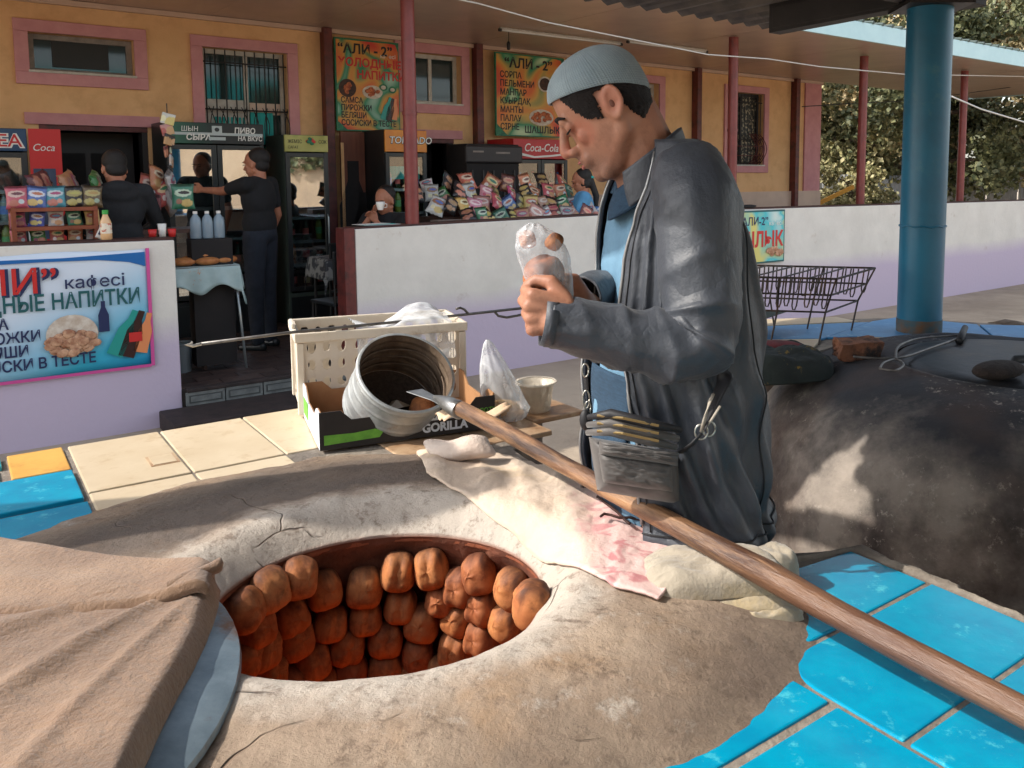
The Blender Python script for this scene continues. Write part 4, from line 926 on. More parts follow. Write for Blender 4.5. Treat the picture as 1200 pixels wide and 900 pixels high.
obj('base', MB().b2(.004, BW-.004, .004, BD-.004, .002, .006), m_card, box)
obj('green_patch', MB().prism([(.01,.012),(.14,.016),(.15,.03),(.13,.038),(.08,.034),(.01,.036)], -.0012, -.0002, f=lambda a, b, c: (a, c, b)), m_lime, box)
obj('green_patch', MB().b2(-.0012, -.0002, .22, .31, .015, .06), m_lime, box)
text('GORILLA', .030, m_cardw, box, .245, -.0012, .012, off=.0012, sx=.95)
cw_ = MB(); ck = [(.268,.040),(.335,.040),(.338,.052),(.325,.045),(.32,.056),(.312,.046),(.302,.058),(.292,.046),(.284,.056),(.278,.045),(.265,.052)]
obj('crown_mark', cw_.prism(ck, -.0012, -.0002, f=lambda a, b, c: (a, c, b)), m_cardw, box)
text('КОТЛОТУ', .016, m_lime, box, .36, -.0012, .045)
# tin sieve
m_tin = mat('galvanised_tin', sr(176,180,180), sr(146,150,152), rough=.45, metal=.4, scale=26, bump=.08, dirt=sr(130,110,90), dscale=12, dlo=.55, dhi=.7)
m_tinin = mat('tin_inside', sr(120,102,84), sr(86,70,58), rough=.6, metal=.3, scale=20, bump=.3)
ax = Vector((.42, -.52, .74)).normalized(); R3 = ax.to_track_quat('Z', 'Y').to_matrix()
sc_ = onY(467, 457, 2.13); sv = thing('tin_sieve', 'round ribbed tin drum sieve leaning in the cardboard box', 'sieve', sc_)
rr = .120; sh = [(rr-.006, -.075), (rr+.004,-.070)]
for k in range(49):
    z = -.066+.132*k/48; sh.append((rr+.0022*sum(math.exp(-((z-q_)/.004)**2) for q_ in (-.05,-.015,.02,.055))-.0012*math.sin(z*60), z))
sh += [(rr+.005, .070), (rr+.004, .076), (rr-.003, .076)]
obj('drum_wall', MB().lathe(sh, n=72, M=R3, caps=False), m_tin, sv, smooth=True, solid=0)
obj('drum_inside', MB().lathe([(rr-.004, -.070)]+[(rr-.004+.002*math.sin(k*1.6), -.066+.132*k/24) for k in range(25)]+[(rr-.003,.076)], n=72, M=R3, caps=False), m_tinin, sv, smooth=True, recalc=False)
m_mesh = mat('sieve_mesh', sr(96,80,66), sr(66,54,46), rough=.7, scale=120, bump=.8, bscale=200)
obj('mesh_base', MB().lathe([(.001,-.070),(rr-.005,-.070)], n=48, M=R3, caps=False), m_mesh, sv)
for rz_ in range(3): obj('rib_wire', MB().tube([R3 @ Vector(((rr-.008)*math.cos(a), (rr-.008)*math.sin(a), -.03+.03*rz_+.006*math.sin(3*a))) for a in [2*PI*k/40 for k in range(41)]], .0022, 5), m_tinin, sv, smooth=True)
o = bpy.data.objects.new('bun', bun_me[1]); C.objects.link(o); o.location = sc_ + R3 @ Vector((.055, -.055, -.03)); o.rotation_euler = (.5, .2, .3)
tag(o, 'single golden bun lying inside the tin sieve', 'bun')
obj('paper_scrap', MB().add([(0,0,0),(.05,.01,.012),(.06,.05,.004),(.01,.045,.018),(.03,.02,.028)], [(0,1,4),(1,2,4),(2,3,4),(3,0,4)]), m_cream, None, loc=sc_ + R3 @ Vector((-.03,-.02,-.062)), label='crumpled paper scrap in the bottom of the sieve', cat='paper')
A = np.zeros((16, 8, 3))
for i in range(16):
    for j in range(8): A[i, j] = (.17*i/15, .07*j/7*(1-.4*i/15), .012*math.sin(i*.5)+.006*math.sin(j*1.4))
obj('paper_sheet', MB().grid(A), mat('wrapping_paper', sr(214,188,160), sr(190,160,130), rough=.8, scale=9, bump=.3), None, smooth=True, solid=.001, loc=onZ(520, 494, .93), rz=.5, label='torn wrapping paper on the right rim of the box', cat='paper', recalc=False)
# iron rod with loop handle
m_iron = mat('grey_iron', sr(120,116,112), sr(90,86,84), rough=.45, metal=.6, scale=30)
zR = crp.z+CH+.010
ra, rb_ = onZ(236, 403, zR), onZ(613, 361, zR)
rod = thing('hook_rod', 'long thin iron rod with a loop handle resting on the white crate', 'rod', ra)
obj('shaft', MB().tube([Vector((0,0,0)), (rb_-ra)*.25+Vector((0,0,.004)), (rb_-ra)*.6, (rb_-ra)], .0042, 8), m_iron, rod, smooth=True)
d_ = (rb_-ra).normalized(); pz = Vector((0,0,1)); e = rb_-ra
obj('loop_handle', MB().tube([e-d_*.105, e-d_*.09+pz*-.016, e-d_*.06-pz*.024, e-d_*.02-pz*.022, e+d_*.02-pz*.018], .004, 8), m_iron, rod, smooth=True)
obj('hook_tip', MB().tube([(0,0,0), -d_*.02+pz*-.003, -d_*.035+pz*.002, -d_*.02+pz*.006], .004, 8), m_white_fr, rod, smooth=True)
obj('side_hook', MB().tube([e*.795+Vector((0,0,.0)), e*.78+pz*.015, e*.765+pz*.022, e*.75+pz*.02], .0038, 7), m_iron, rod, smooth=True)
# knotted plastic bag of dough scraps and tub
def bagmesh(prof, n=48, m_=46, wr=.12, seed=0, fold=9, lean=(0,0)):
    A = np.zeros((n, m_, 3)); zs_ = [p_[0] for p_ in prof]; ax_ = [p_[1] for p_ in prof]; ay_ = [p_[2] for p_ in prof]; ox = [p_[3] for p_ in prof]
    for j in range(m_):
        z = zs_[0]+(zs_[-1]-zs_[0])*j/(m_-1)
        a, b, o_ = np.interp(z, zs_, ax_), np.interp(z, zs_, ay_), np.interp(z, zs_, ox)
        for i in range(n):
            th = 2*PI*i/n; k = 1+wr*(fnoise(math.cos(th)*1.5+seed, math.sin(th)*1.5, z*6, 1.6))+wr*.35*math.sin(fold*th+z*30)*min(1, j/6)
            A[i, j] = (o_+a*k*math.cos(th), b*k*math.sin(th), z)
    return A
pb = thing('plastic_bag', 'upright milky plastic bag with yellowish scraps beside the pole tip', 'plastic bag', onZ(590, 490, .845))
obj('bag_film', MB().grid(bagmesh([(0,.055,.04,0),(.03,.066,.05,0),(.08,.052,.04,-.01),(.13,.040,.03,-.02),(.17,.026,.018,-.03),(.205,.012,.008,-.038),(.215,.004,.004,-.04)], seed=2), True), m_film, pb, smooth=True, recalc=True)
obj('scraps', MB().ell((.0,0,.026), (.046,.034,.024), 20, 12), mat('dough_scraps', sr(220,180,120), sr(200,150,90), rough=.8, scale=30, bump=.8), pb, smooth=True)
m_tub = filmmat('tub_plastic', sr(216,206,190), .62)
tub = thing('plastic_tub', 'small translucent plastic tub behind the plastic bag', 'tub', onZ(627, 484, .845) + Vector((0,.03,0)))
obj('tub_wall', MB().lathe([(.036,.0),(.040,.002),(.050,.075),(.056,.077),(.056,.081),(.049,.079),(.038,.006),(.001,.005)], n=32, caps=False), m_tub, tub, smooth=True)
obj('tub_rim', MB().lathe([(.052,.078),(.058,.078),(.058,.083),(.052,.083)], n=32, caps=False), m_tub, tub)

# ================================================================== SECOND OVEN AND SHELF
O2 = Vector((1.38, 2.82, 0))
m_clay2 = mat('sooty_clay', sr(156,146,136), sr(94,88,84), rough=.85, scale=3.5, bump=.6, bscale=24, detail=10, dirt=sr(34,33,36), dscale=1.7, dlo=.46, dhi=.62)
n, l, p = nodes_of(m_clay2); base = p.inputs['Base Color'].links[0].from_socket; vec = n['Texture Coordinate'].outputs['Object']
sp = n.new('ShaderNodeSeparateXYZ'); l.new(vec, sp.inputs[0]); nz = n.new('ShaderNodeTexNoise'); nz.inputs['Scale'].default_value = 3.6; nz.inputs['Detail'].default_value = 9; nz.inputs['Roughness'].default_value = .7; l.new(vec, nz.inputs['Vector'])
ma = n.new('ShaderNodeMath'); ma.operation = 'MULTIPLY_ADD'; ma.inputs[1].default_value = .5; l.new(nz.outputs[0], ma.inputs[0]); l.new(sp.outputs[2], ma.inputs[2])
mr = n.new('ShaderNodeMapRange'); mr.inputs[1].default_value = .90; mr.inputs[2].default_value = 1.08; l.new(ma.outputs[0], mr.inputs[0])
mx = n.new('ShaderNodeMix'); mx.data_type = 'RGBA'; l.new(mr.outputs[0], mx.inputs[0]); l.new(base, mx.inputs[6]); mx.inputs[7].default_value = rgba(sr(50,52,58))
nz2 = n.new('ShaderNodeTexNoise'); nz2.inputs['Scale'].default_value = 34; nz2.inputs['Detail'].default_value = 8; nz2.inputs['Roughness'].default_value = .8; l.new(vec, nz2.inputs['Vector'])
m3 = n.new('ShaderNodeMapRange'); m3.inputs[1].default_value = .56; m3.inputs[2].default_value = .63; l.new(nz2.outputs[0], m3.inputs[0])
nz3 = n.new('ShaderNodeTexNoise'); nz3.inputs['Scale'].default_value = 2.3; l.new(vec, nz3.inputs['Vector']); m4 = n.new('ShaderNodeMapRange'); m4.inputs[1].default_value = .5; m4.inputs[2].default_value = .6; l.new(nz3.outputs[0], m4.inputs[0])
mm = n.new('ShaderNodeMath'); mm.operation = 'MULTIPLY'; l.new(m3.outputs[0], mm.inputs[0]); l.new(m4.outputs[0], mm.inputs[1])
mx2 = n.new('ShaderNodeMix'); mx2.data_type = 'RGBA'; l.new(mm.outputs[0], mx2.inputs[0]); l.new(mx.outputs[2], mx2.inputs[6]); mx2.inputs[7].default_value = rgba(sr(168,160,150))
rb2 = n.new('ShaderNodeTexNoise'); rb2.inputs['Scale'].default_value = 1.9; rb2.inputs['Detail'].default_value = 4; l.new(vec, rb2.inputs['Vector']); m5 = n.new('ShaderNodeMapRange'); m5.inputs[1].default_value = .48; m5.inputs[2].default_value = .60; m5.inputs[4].default_value = .35; l.new(rb2.outputs[0], m5.inputs[0])
mx3 = n.new('ShaderNodeMix'); mx3.data_type = 'RGBA'; l.new(m5.outputs[0], mx3.inputs[0]); l.new(mx2.outputs[2], mx3.inputs[6]); mx3.inputs[7].default_value = rgba(sr(104,80,66)); l.new(mx3.outputs[2], p.inputs['Base Color'])
ov2 = thing('covered_clay_oven', 'sooty dark clay oven with its lid on, behind the man at the right', 'oven', O2)
A = np.zeros((200, 70, 3)); pz_ = [(.40,.872),(.44,.880),(.50,.874),(.60,.855),(.70,.815),(.79,.75),(.86,.66),(.90,.54),(.925,.40),(.935,.25),(.94,.1),(.95,-.04)]
cum = np.linspace(0, 1, len(pz_))
for i in range(200):
    th = 2*PI*i/200
    for j in range(70):
        t = j/69; r = np.interp(t, cum, [q[0] for q in pz_]); z = np.interp(t, cum, [q[1] for q in pz_]); x, y = r*math.cos(th), r*math.sin(th)
        k = 1+.02*fnoise(x, y, z, 2.5)+.006*fnoise(x, y, z, 12); dl = .10*max(0, -math.cos(th))**3*(r > .6)
        A[i, j] = (x*k+dl*.0, y*k, z+.010*fnoise(x, y, 3, 3)*(t > .1))
obj('clay_body', MB().grid(A, True), m_clay2, ov2, smooth=True)
m_lid2 = mat('sooty_iron_lid', sr(60,62,66), sr(44,46,50), rough=.5, metal=.3, scale=7, bump=.2, dirt=sr(80,70,62), dscale=5)
ld2 = thing('iron_lid', 'dark round iron lid closing the second oven', 'lid', O2+Vector((.0,.0,.868)))
obj('disc', MB().lathe([(.001,.016),(.34,.014),(.385,.008),(.395,.0),(.38,-.004),(.001,-.002)], n=72), m_lid2, ld2, smooth=True, auto=40)
obj('lid_handle', MB().tube([(-.12,-.18,.02),(-.10,-.17,.05),(.10,-.10,.05),(.12,-.09,.02)], .014, 8), m_lid2, ld2, smooth=True)
pr = onZ(1170, 438, .90); obj('dark_rag', MB().ell((0,0,.012), (.10,.055,.028), 24, 12, Matrix.Rotation(.5, 3, 'Z')), mat('sooty_rag', sr(58,48,44), sr(34,30,30), rough=.95, scale=12, bump=.8), None, smooth=True, loc=pr, label='dark sooty rag lying on the iron lid', cat='rag')
# tiled shelf behind the second oven
shf = thing('tiled_shelf', 'pale blue tiled shelf running behind the covered oven', 'shelf', (1.3, 3.7, .0))
sp0 = [(.30,3.15),(.62,3.10),(.78,3.18),(1.0,3.42),(3.4,3.05),(3.4,3.62),(1.95,3.70),(1.35,3.95),(.30,3.80)]
obj('shelf_block', MB().prism([(x-1.3, y-3.7) for x, y in sp0], -.02, .822), m_block, shf); obj('shelf_bed', MB().prism([(x-1.3, y-3.7) for x, y in sp0], .8225, .832), m_mortar, shf)
m_blue2 = tilemat('pale_blue_tile', sr(70,140,190), sr(60,128,178), sr(120,170,200), .45)
def tl2(poly, m_): 
    o = obj('tile', MB().prism([(x-1.3, y-3.7) for x, y in poly], .832, .842), m_, shf, bevel=.002)
tl2([(.32,3.60),(.80,3.72),(1.12,3.80),(1.05,3.92),(.32,3.79)], m_cream); tl2([(.32,3.36),(.86,3.40),(1.16,3.78),(.82,3.71),(.32,3.59)], m_blue2)
tl2([(.32,3.16),(.62,3.12),(.77,3.20),(.85,3.39),(.32,3.35)], m_cream); tl2([(1.01,3.44),(1.54,3.36),(1.62,3.72),(1.34,3.92),(1.18,3.80),(.88,3.42)], m_blue2)
tl2([(1.55,3.355),(2.1,3.28),(2.15,3.60),(1.95,3.68),(1.63,3.715)], m_blue2); tl2([(2.11,3.275),(2.7,3.19),(2.72,3.58),(2.16,3.60)], m_blue2); tl2([(2.71,3.185),(3.38,3.08),(3.38,3.60),(2.73,3.58)], m_blue2)
tl2([(1.005,3.428),(3.38,3.062),(3.38,3.072),(1.01,3.438)], m_cream)
m_dirtb = mat('rubble', sr(130,112,94), sr(96,82,70), rough=1, scale=9, bump=.8)
A = np.zeros((30, 12, 3))
for i in range(30):
    for j in range(12):
        A[i, j] = (1.75+1.6*i/29, 3.72+.5*j/11, .84-.25*(j/11)**2+.03*fnoise(i*.4, j*.4, 0, 1)+(-.02 if j == 0 else 0))
obj('rubble_bank', MB().grid(A), m_dirtb, None, smooth=True, label='bank of dry rubble behind the tiled shelf at far right', cat='rubble', solid=.3, recalc=False)
# blue column
m_col = mat('blue_column_paint', sr(16,108,140), sr(14,94,124), rough=.4, scale=4, bump=.1, dirt=sr(70,120,130), dscale=5, dlo=.58, dhi=.75)
pc_ = Vector((1.305, 3.56, .842)); colm = thing('blue_column', 'thick blue painted steel column holding up the oven shelter', 'column', pc_)
obj('pipe', MB().lathe([(.091,.0),(.091,1.33)], n=36), m_col, colm, auto=40)
wl_ = MB(); rn = random.Random(5)
wl_.tube([(.0925*math.cos(a), .0925*math.sin(a), .445+.003*math.sin(a*9)) for a in [2*PI*k/60 for k in range(61)]], .0035, 6); obj('weld_seam', wl_, m_col, colm, smooth=True)
obj('rust_collar', MB().lathe([(.0925,.0),(.0930,.03),(.0925,.055)], n=36, caps=False), mat('rust', sr(110,80,56), sr(60,90,100), rough=.8, scale=20), colm, smooth=True)
obj('top_plate', MB().b2(-.13,.13,-.13,.13,1.33,1.345), m_bar, colm)
# shelter roof: dark corrugated sheets on beams
m_corr = mat('dark_corrugated', sr(84,76,70), sr(48,44,42), rough=.6, scale=8, dirt=sr(120,108,98), dscale=5, dlo=.6, dhi=.8); m_beam = mat('sooty_beam', sr(46,42,42), sr(32,30,30), rough=.7, scale=5, bump=.2)
shel = thing('oven_shelter_roof', 'low dark corrugated shelter roof over the ovens', 'roof', (0, 0, 2.2))
# corrugated shelter roof sheets, each a piece
ROOF_Z = 2.30
e0 = onZ(712, 2, ROOF_Z); nE = sn(e0)[1]; s_col, n_col = sn(pc_)
sR = s_col+.34
HOLE = [(-.95,-4.51),(-1.10,-4.49),(-1.25,-4.54),(-1.29,-4.36),(-1.31,-4.14),(-1.13,-4.33)]      # gap cut to this shape so one patch of sun reaches the second oven
def in_poly(x, y, P_):
    c = False
    for i in range(len(P_)):
        (x0, y0), (x1, y1) = P_[i], P_[i-1]
        if (y0 > y) != (y1 > y) and x < (x1-x0)*(y-y0)/(y1-y0)+x0: c = not c
    return c
sL = -1.40; k = 0
while sL < sR-.01:
    first = k == 0; cols_ = 75 if first else 37; nn_ = [nE-t for t in (0, .25)]
    nn_ += list(np.arange(-4.05, -4.62, -.012)) if first else [-4.3]
    nn_ += [-4.8, -5.3, -6.2, -7.5, -9.5, -11.5]; A = np.zeros((cols_, len(nn_), 3)); mk = np.ones((cols_, len(nn_)), bool)
    for i in range(cols_):
        ss = sL+.94*i/(cols_-1)
        for j, q_ in enumerate(nn_):
            q = B(ss, q_); A[i, j] = (q.x, q.y, .018*math.sin(ss*2*PI/.12)+.003*(k % 2)+.012*(nE-q_))
            if first and in_poly(ss, q_, HOLE): mk[i, j] = False
    A[..., 2] += ROOF_Z-2.2
    obj('corrugated_sheet', MB().grid(A, mask=mk), m_corr, shel, smooth=True, solid=.004, recalc=False)
    sL += .92; k += 1
def beam_between(p, q, w_, h_, name, par, m_, loc0):
    p, q = Vector(p), Vector(q); d = q-p; L_ = d.length; c = (p+q)/2; M = d.to_track_quat('X', 'Z').to_matrix()
    return obj(name, MB().box(c-loc0, (L_, w_, h_), 0, 0, M), m_, par, bevel=.004)
S0 = Vector((0, 0, 2.2))
ct = Vector((pc_.x, pc_.y, 0))
for k_ in range(5):                     # unseen sheets added behind the camera to cut sky light on the man
    A = np.zeros((37, 5, 3)); s0_ = -6.0+.92*k_
    for i in range(37):
        ss = s0_+.94*i/36
        for j in range(5): q = B(ss, -6.5-1.3*j); A[i, j] = (q.x, q.y, .018*math.sin(ss*2*PI/.12)+.004*(k_ % 2)+.035+ROOF_Z-2.2)
    obj('corrugated_sheet', MB().grid(A), m_corr, shel, smooth=True, solid=.004, recalc=False)
beam_between(ct+BN*.80+Vector((0,0,2.245)), ct-BN*4.2+Vector((0,0,2.265)), .09, .10, 'rafter', shel, m_beam, S0)
obj('gusset', MB().prism([(.82,2.175),(.82,2.56),(-.05,2.56),(-.05,2.19)], -.04, .04, f=lambda a, b, c: tuple(ct+BN*a+BS*c+Vector((0,0,b))-S0)), m_beam, shel)
beam_between(ct-BS*.26+Vector((0,0,2.235)), ct+BS*.26+Vector((0,0,2.235)), .20, .075, 'beam_head', shel, m_beam, S0)
for t_ in (1.2, 3.0): beam_between(B(-1.38, nE-t_-1.2, 2.262), B(s_col+.3, nE-t_-1.2, 2.262), .05, .06, 'purlin', shel, m_beam, S0)
# unseen log beam, added to throw the band of shade over the back rim
logb = thing('shade_log_beam', 'unseen log beam on a post, added to shade the oven rim', 'beam', (-3.6, .88, 0))
obj('post', MB().lathe([(.07,-.3),(.07,2.36)], n=14), m_beam, logb, smooth=True)
obj('log', MB().tube([(-.1,-.03,2.30),(.9,.16,2.30),(1.74,.36,2.30)], [.11,.105,.10], 12), m_beam, logb, smooth=True)
obj('log', MB().tube([(-.1,.10,2.31),(.9,.29,2.31),(1.62,.49,2.31)], [.10,.095,.09], 12), m_beam, logb, smooth=True)

# ================================================================== THE BAKER
K = .00155; YM = 1.55
def skinmat(name, c, c2):
    m = mat(name, c, c2, rough=.5, scale=14, bump=.3, bscale=240, sss=.06, bdist=.002, spec=.4, dirt=tuple(k*.72 for k in c2), dscale=22, dlo=.5, dhi=.75); return m
m_skin = skinmat('skin', sr(176,126,102), sr(160,110,88))
NOD = math.radians(30)
HO = Vector(((716-715)*K, YM, H+(205-125)*K))
def hw(x, y, z):        # head frame (facing -x) to world
    if z > 30: z = 30+(z-30)*.84
    return onY(716+x*math.cos(NOD)-z*math.sin(NOD), 125-x*math.sin(NOD)-z*math.cos(NOD), YM) + Vector((0, y*K, 0))
HT = [(-78,-34,-20,8,),(-74,-46,-12,20),(-68,-52,-4,30),(-58,-56,8,37),(-46,-57,22,42),(-34,-58,34,46),(-20,-57,43,49),(-6,-57,46,50),(6,-59,48,51),(18,-60,48.5,52),(26,-59.5,48.5,52)]
HT += [(30+51*math.sin(q_*PI/24), -4-55*math.cos(q_*PI/24), -5+53*math.cos(q_*PI/24), 52*math.cos(q_*PI/24)) for q_ in range(0, 13)]
hz_, hf_, hb_, hwid = [np.array([r[k] for r in HT], float) for k in range(4)]
def head_pt(z, ph, off=0):
    xf, xb, w_ = np.interp(z, hz_, hf_)-off, np.interp(z, hz_, hb_)+off, np.interp(z, hz_, hwid)+off
    c = math.cos(ph); s_ = math.sin(ph); xc = (xf+xb)/2; a = (xb-xf)/2
    x = xc - a*(abs(c)**.92)*(1 if c >= 0 else -1); fr_ = max(0, c); lower = np.interp(z, [-80,-50,0,40], [.34,.30,.16,.08])
    y = w_*(abs(s_)**.9)*(1 if s_ >= 0 else -1)*(1-lower*fr_**1.0)
    return x, y, z
def head_grid(z0, z1, off, nz_=46, na=64):
    A = np.zeros((na, nz_, 3))
    for i in range(na):
        for j in range(nz_):
            t = j/(nz_-1); z = z0+(z1-z0)*math.sin(t*PI/2) if z1 > 70 else z0+(z1-z0)*t
            A[i, j] = hw(*head_pt(z, 2*PI*i/na, off))
    return A
baker = thing('person', 'man in a grey knitted cap and dark open jacket bagging buns behind the oven', 'person', (.14, YM, -.02))
BL_ = Vector(baker.location)
def local(mb): mb.v = [(x-BL_.x, y-BL_.y, z-BL_.z) for x, y, z in mb.v]; return mb
body = MB(); HG = head_grid(-78, 80.9, 0); body.grid(HG, True); n0 = len(body.v)
body.add([tuple(p_) for p_ in HG[:, 0]], [tuple(range(64))]); body.add([tuple(p_) for p_ in HG[:, -1]], [tuple(range(64))[::-1]])
def he(c, r, R=None): 
    Rm = Matrix.Rotation(-NOD, 3, 'Y') if R is None else Matrix.Rotation(-NOD, 3, 'Y') @ R
    body.ell(hw(*c), tuple(k*K for k in r), 18, 12, Rm)
def hcap(a, b, ra, rb_): body.cap(hw(*a), hw(*b), ra*K, rb_*K)
# brow, nose, lips, cheeks, jaw, ears
hcap((-57,-24,11), (-58,24,11), 6, 6)
hcap((-59,0,9), (-66.5,0,-5), 5.2, 5.8); hcap((-66.5,0,-5), (-72.5,0,-19), 5.8, 7.5); he((-72,0,-22), (7.5,8.5,7)); he((-63,10,-25), (8,5.2,6)); he((-63,-10,-25), (8,5.2,6)); hcap((-62,0,-30),(-68,0,-25),4,4)
he((-42,-26,-15), (11,8,11)); he((-42,26,-15), (11,8,11))
he((-59,0,-38), (6,17,4.6)); he((-57.5,0,-45.5), (6,15,5)); he((-56,0,-34), (5,12,7)); he((-48,0,-62), (11,15,11)); he((-52,-14,-40),(8,9,10)); he((-52,14,-40),(8,9,10))
for sgn in (-1, 1):
    he((-52.5,sgn*21,3), (6.5,11,7.5)); he((-53.5,sgn*21,-1), (6,10.5,3))
    hcap((-4,sgn*41,-32), (-40,sgn*18,-64), 11, 10); hcap((4,sgn*40,-8),(-4,sgn*41,-32),11,11)
    # ear
    th_ = [PI*2*k/20 for k in range(21)]
    pts = [hw(2+10*math.cos(a)*(1 if math.sin(a) > -.4 else .75)+2.5*math.sin(a), sgn*(55+3.5*math.cos(a)), 0+17.5*math.sin(a)) for a in th_]
    body.tube(pts, 3.2*K, 8); he((1,sgn*52.5,0), (9,3.5,15)); hcap((-7,sgn*53,1),(-6,sgn*53,-7),3,2.5); he((-1,sgn*54,-15),(5,3.4,6)); pts = [hw(1+6*math.cos(a), sgn*56, 3+11*math.sin(a)) for a in th_[:12]]; body.tube(pts, 2*K, 6)
# neck and trunk
NB_ = Vector((.085, YM+.01, 1.485))
body.cap(hw(10,0,-14), NB_, 38*K, .064); body.cap(hw(-4,0,-42), NB_+Vector((-.02,0,-.03)), 24*K, .045)
body.cap((.11,YM-.09,1.42), (.11,YM+.09,1.42), .045, .045); body.ell((.125,YM,1.25), (.085,.12,.20), 20, 14); body.ell((.125,YM,.98), (.09,.13,.20), 20, 14)
def limb(pts, rs):
    for a, b, c, d in zip(pts[:-1], pts[1:], rs[:-1], rs[1:]): body.cap(a, b, c, d)
SHL, ELL, WRL = onY(812, 232, 1.40), onY(828, 398, 1.36), onY(648, 377, 1.31)
SHR, ELR, WRR = Vector((.06, 1.74, 1.40)), Vector((.10, 1.83, 1.10)), onY(676, 352, 1.46)
limb([SHL+Vector((.01,.02,0)), ELL+Vector((0,.0,.005)), WRL], [.042, .036, .027]); limb([SHR, ELR, WRR], [.042, .036, .027])
for sg in (-1, 1): limb([(.13,YM+sg*.09,.92), (.12,YM+sg*.10,.50), (.14,YM+sg*.10,.08)], [.085,.058,.04]); body.cap((.14,YM+sg*.10,.035),(-.02,YM+sg*.11,.02),.038,.03)
# left hand: closed round the neck of the bag, back of the hand to the viewer
HC = onY(637, 367, 1.305)
def hand(C_, fwd, up_, out, fingers=True, curl=1):
    # fwd: wrist->knuckles, up_: thumb side, out: back of the hand
    f, u_, o_ = Vector(fwd).normalized(), Vector(up_).normalized(), Vector(out).normalized()
    P = lambda a, b, c: C_ + f*a + u_*b + o_*c
    for k, b in enumerate((.028, .010, -.009, -.026)):
        body.cap(P(-.035, b*.55, 0), P(.022-.004*abs(k-1), b, .004), .0145, .0115)
        kn = P(.024-.004*abs(k-1), b, .004); l1, l2, l3 = [(.036,.024,.018),(.040,.026,.019),(.037,.024,.018),(.028,.019,.016)][k]
        a1, a2, a3 = (1.05+.06*k)*curl, (2.2)*curl, (3.0)*curl; q = kn; r_ = [.0100,.0102,.0098,.0086][k]
        for L_, a, rr1 in ((l1, a1, .95), (l2, a2, .88), (l3, a3, .78)):
            q2 = q + (f*math.cos(a) - o_*math.sin(a))*L_; body.cap(q, q2, r_*rr1*1.02, r_*rr1*.92); q = q2
    t0 = P(-.030, .022, -.008); t1 = P(-.004, .046, -.016); t2 = P(.020, .046, -.026); t3 = P(.036, .036, -.032)
    body.cap(t0, t1, .0140, .0120); body.cap(t1, t2, .0118, .0100); body.cap(t2, t3, .0098, .0082)
    body.cap(P(-.070, -.014, .0), P(-.03, -.003, 0), .023, .021)
hand(HC, (-.93,-.10,.10), (.10,0,1), (-.15,-1,-.05), curl=1.0)
HC2 = onY(664, 352, 1.43); hand(HC2, (-.75,-.5,.35), (.3,.3,.9), (.2,.8,.3), curl=.9)
bo = obj('body', local(body), m_skin, baker, recalc=False); remesh(bo, .0031, 9, .5)
n, l, p = nodes_of(m_skin); base = p.inputs['Base Color'].links[0].from_socket; vec = n['Texture Coordinate'].outputs['Object']       # shaved beard shadow on jaw and lip
def zone(c0, rad, col, amt, ys=.75):
    global base
    a = n.new('ShaderNodeVectorMath'); a.operation = 'SUBTRACT'; a.inputs[1].default_value = tuple(c0-BL_); l.new(vec, a.inputs[0]); b = n.new('ShaderNodeVectorMath'); b.operation = 'MULTIPLY'; b.inputs[1].default_value = (1, ys, 1); l.new(a.outputs[0], b.inputs[0])
    d = n.new('ShaderNodeVectorMath'); d.operation = 'LENGTH'; l.new(b.outputs[0], d.inputs[0]); nz = n.new('ShaderNodeTexNoise'); nz.inputs['Scale'].default_value = 420; l.new(vec, nz.inputs['Vector'])
    mr = n.new('ShaderNodeMapRange'); mr.interpolation_type = 'SMOOTHSTEP'; mr.inputs[1].default_value = rad; mr.inputs[2].default_value = rad*.45; l.new(d.outputs['Value'], mr.inputs[0]); ml = n.new('ShaderNodeMath'); ml.operation = 'MULTIPLY'; l.new(mr.outputs[0], ml.inputs[0]); l.new(nz.outputs[0], ml.inputs[1]); m2 = n.new('ShaderNodeMath'); m2.operation = 'MULTIPLY'; m2.inputs[1].default_value = amt*2; m2.use_clamp = True; l.new(ml.outputs[0], m2.inputs[0])
    mx = n.new('ShaderNodeMix'); mx.data_type = 'RGBA'; l.new(m2.outputs[0], mx.inputs[0]); l.new(base, mx.inputs[6]); mx.inputs[7].default_value = rgba(col); base = mx.outputs[2]
zone(hw(-44,0,-60), .062, sr(98,80,72), .45); zone(hw(-62,0,-34), .022, sr(98,78,70), .4); zone(hw(-45,-34,-12), .035, sr(186,108,86), .4, 1); zone(hw(-70,-4,-20), .020, sr(186,110,92), .4, 1)
for sg in (-1, 1): zone(hw(2,sg*56,2), .034, sr(186,112,92), .35, 1)
l.new(base, p.inputs['Base Color'])
# eyes, brows
m_brow = mat('dark_hair', sr(34,26,24), sr(22,18,18), rough=.6, scale=60, bump=.8, bscale=160, stretch=(1,1,4), spec=.3)
fe = MB()
for sg in (-1, 1):
    pts = [hw(*q) for q in ((-62.5,sg*9,13.0),(-63.2,sg*17,16.0),(-60.0,sg*26,16.0),(-53.5,sg*34,12.0))]
    fe.tube(pts, [1.6*K,2.7*K,2.5*K,1.2*K], 8, flat=.9)
obj('eyebrows', local(fe), m_brow, baker, smooth=True)
fe = MB()
for sg in (-1, 1):
    fe.tube([hw(-58.4,sg*12.5,-2.4), hw(-60.2,sg*18,-3.6), hw(-58.6,sg*26,-3.6), hw(-54.0,sg*32,-1.6)], [.5*K,1.25*K,1.35*K,.6*K], 6)
obj('eyelashes', local(fe), m_brow, baker, smooth=True)
m_lip = mat('lips', sr(170,100,88), sr(150,84,76), rough=.45, scale=40)
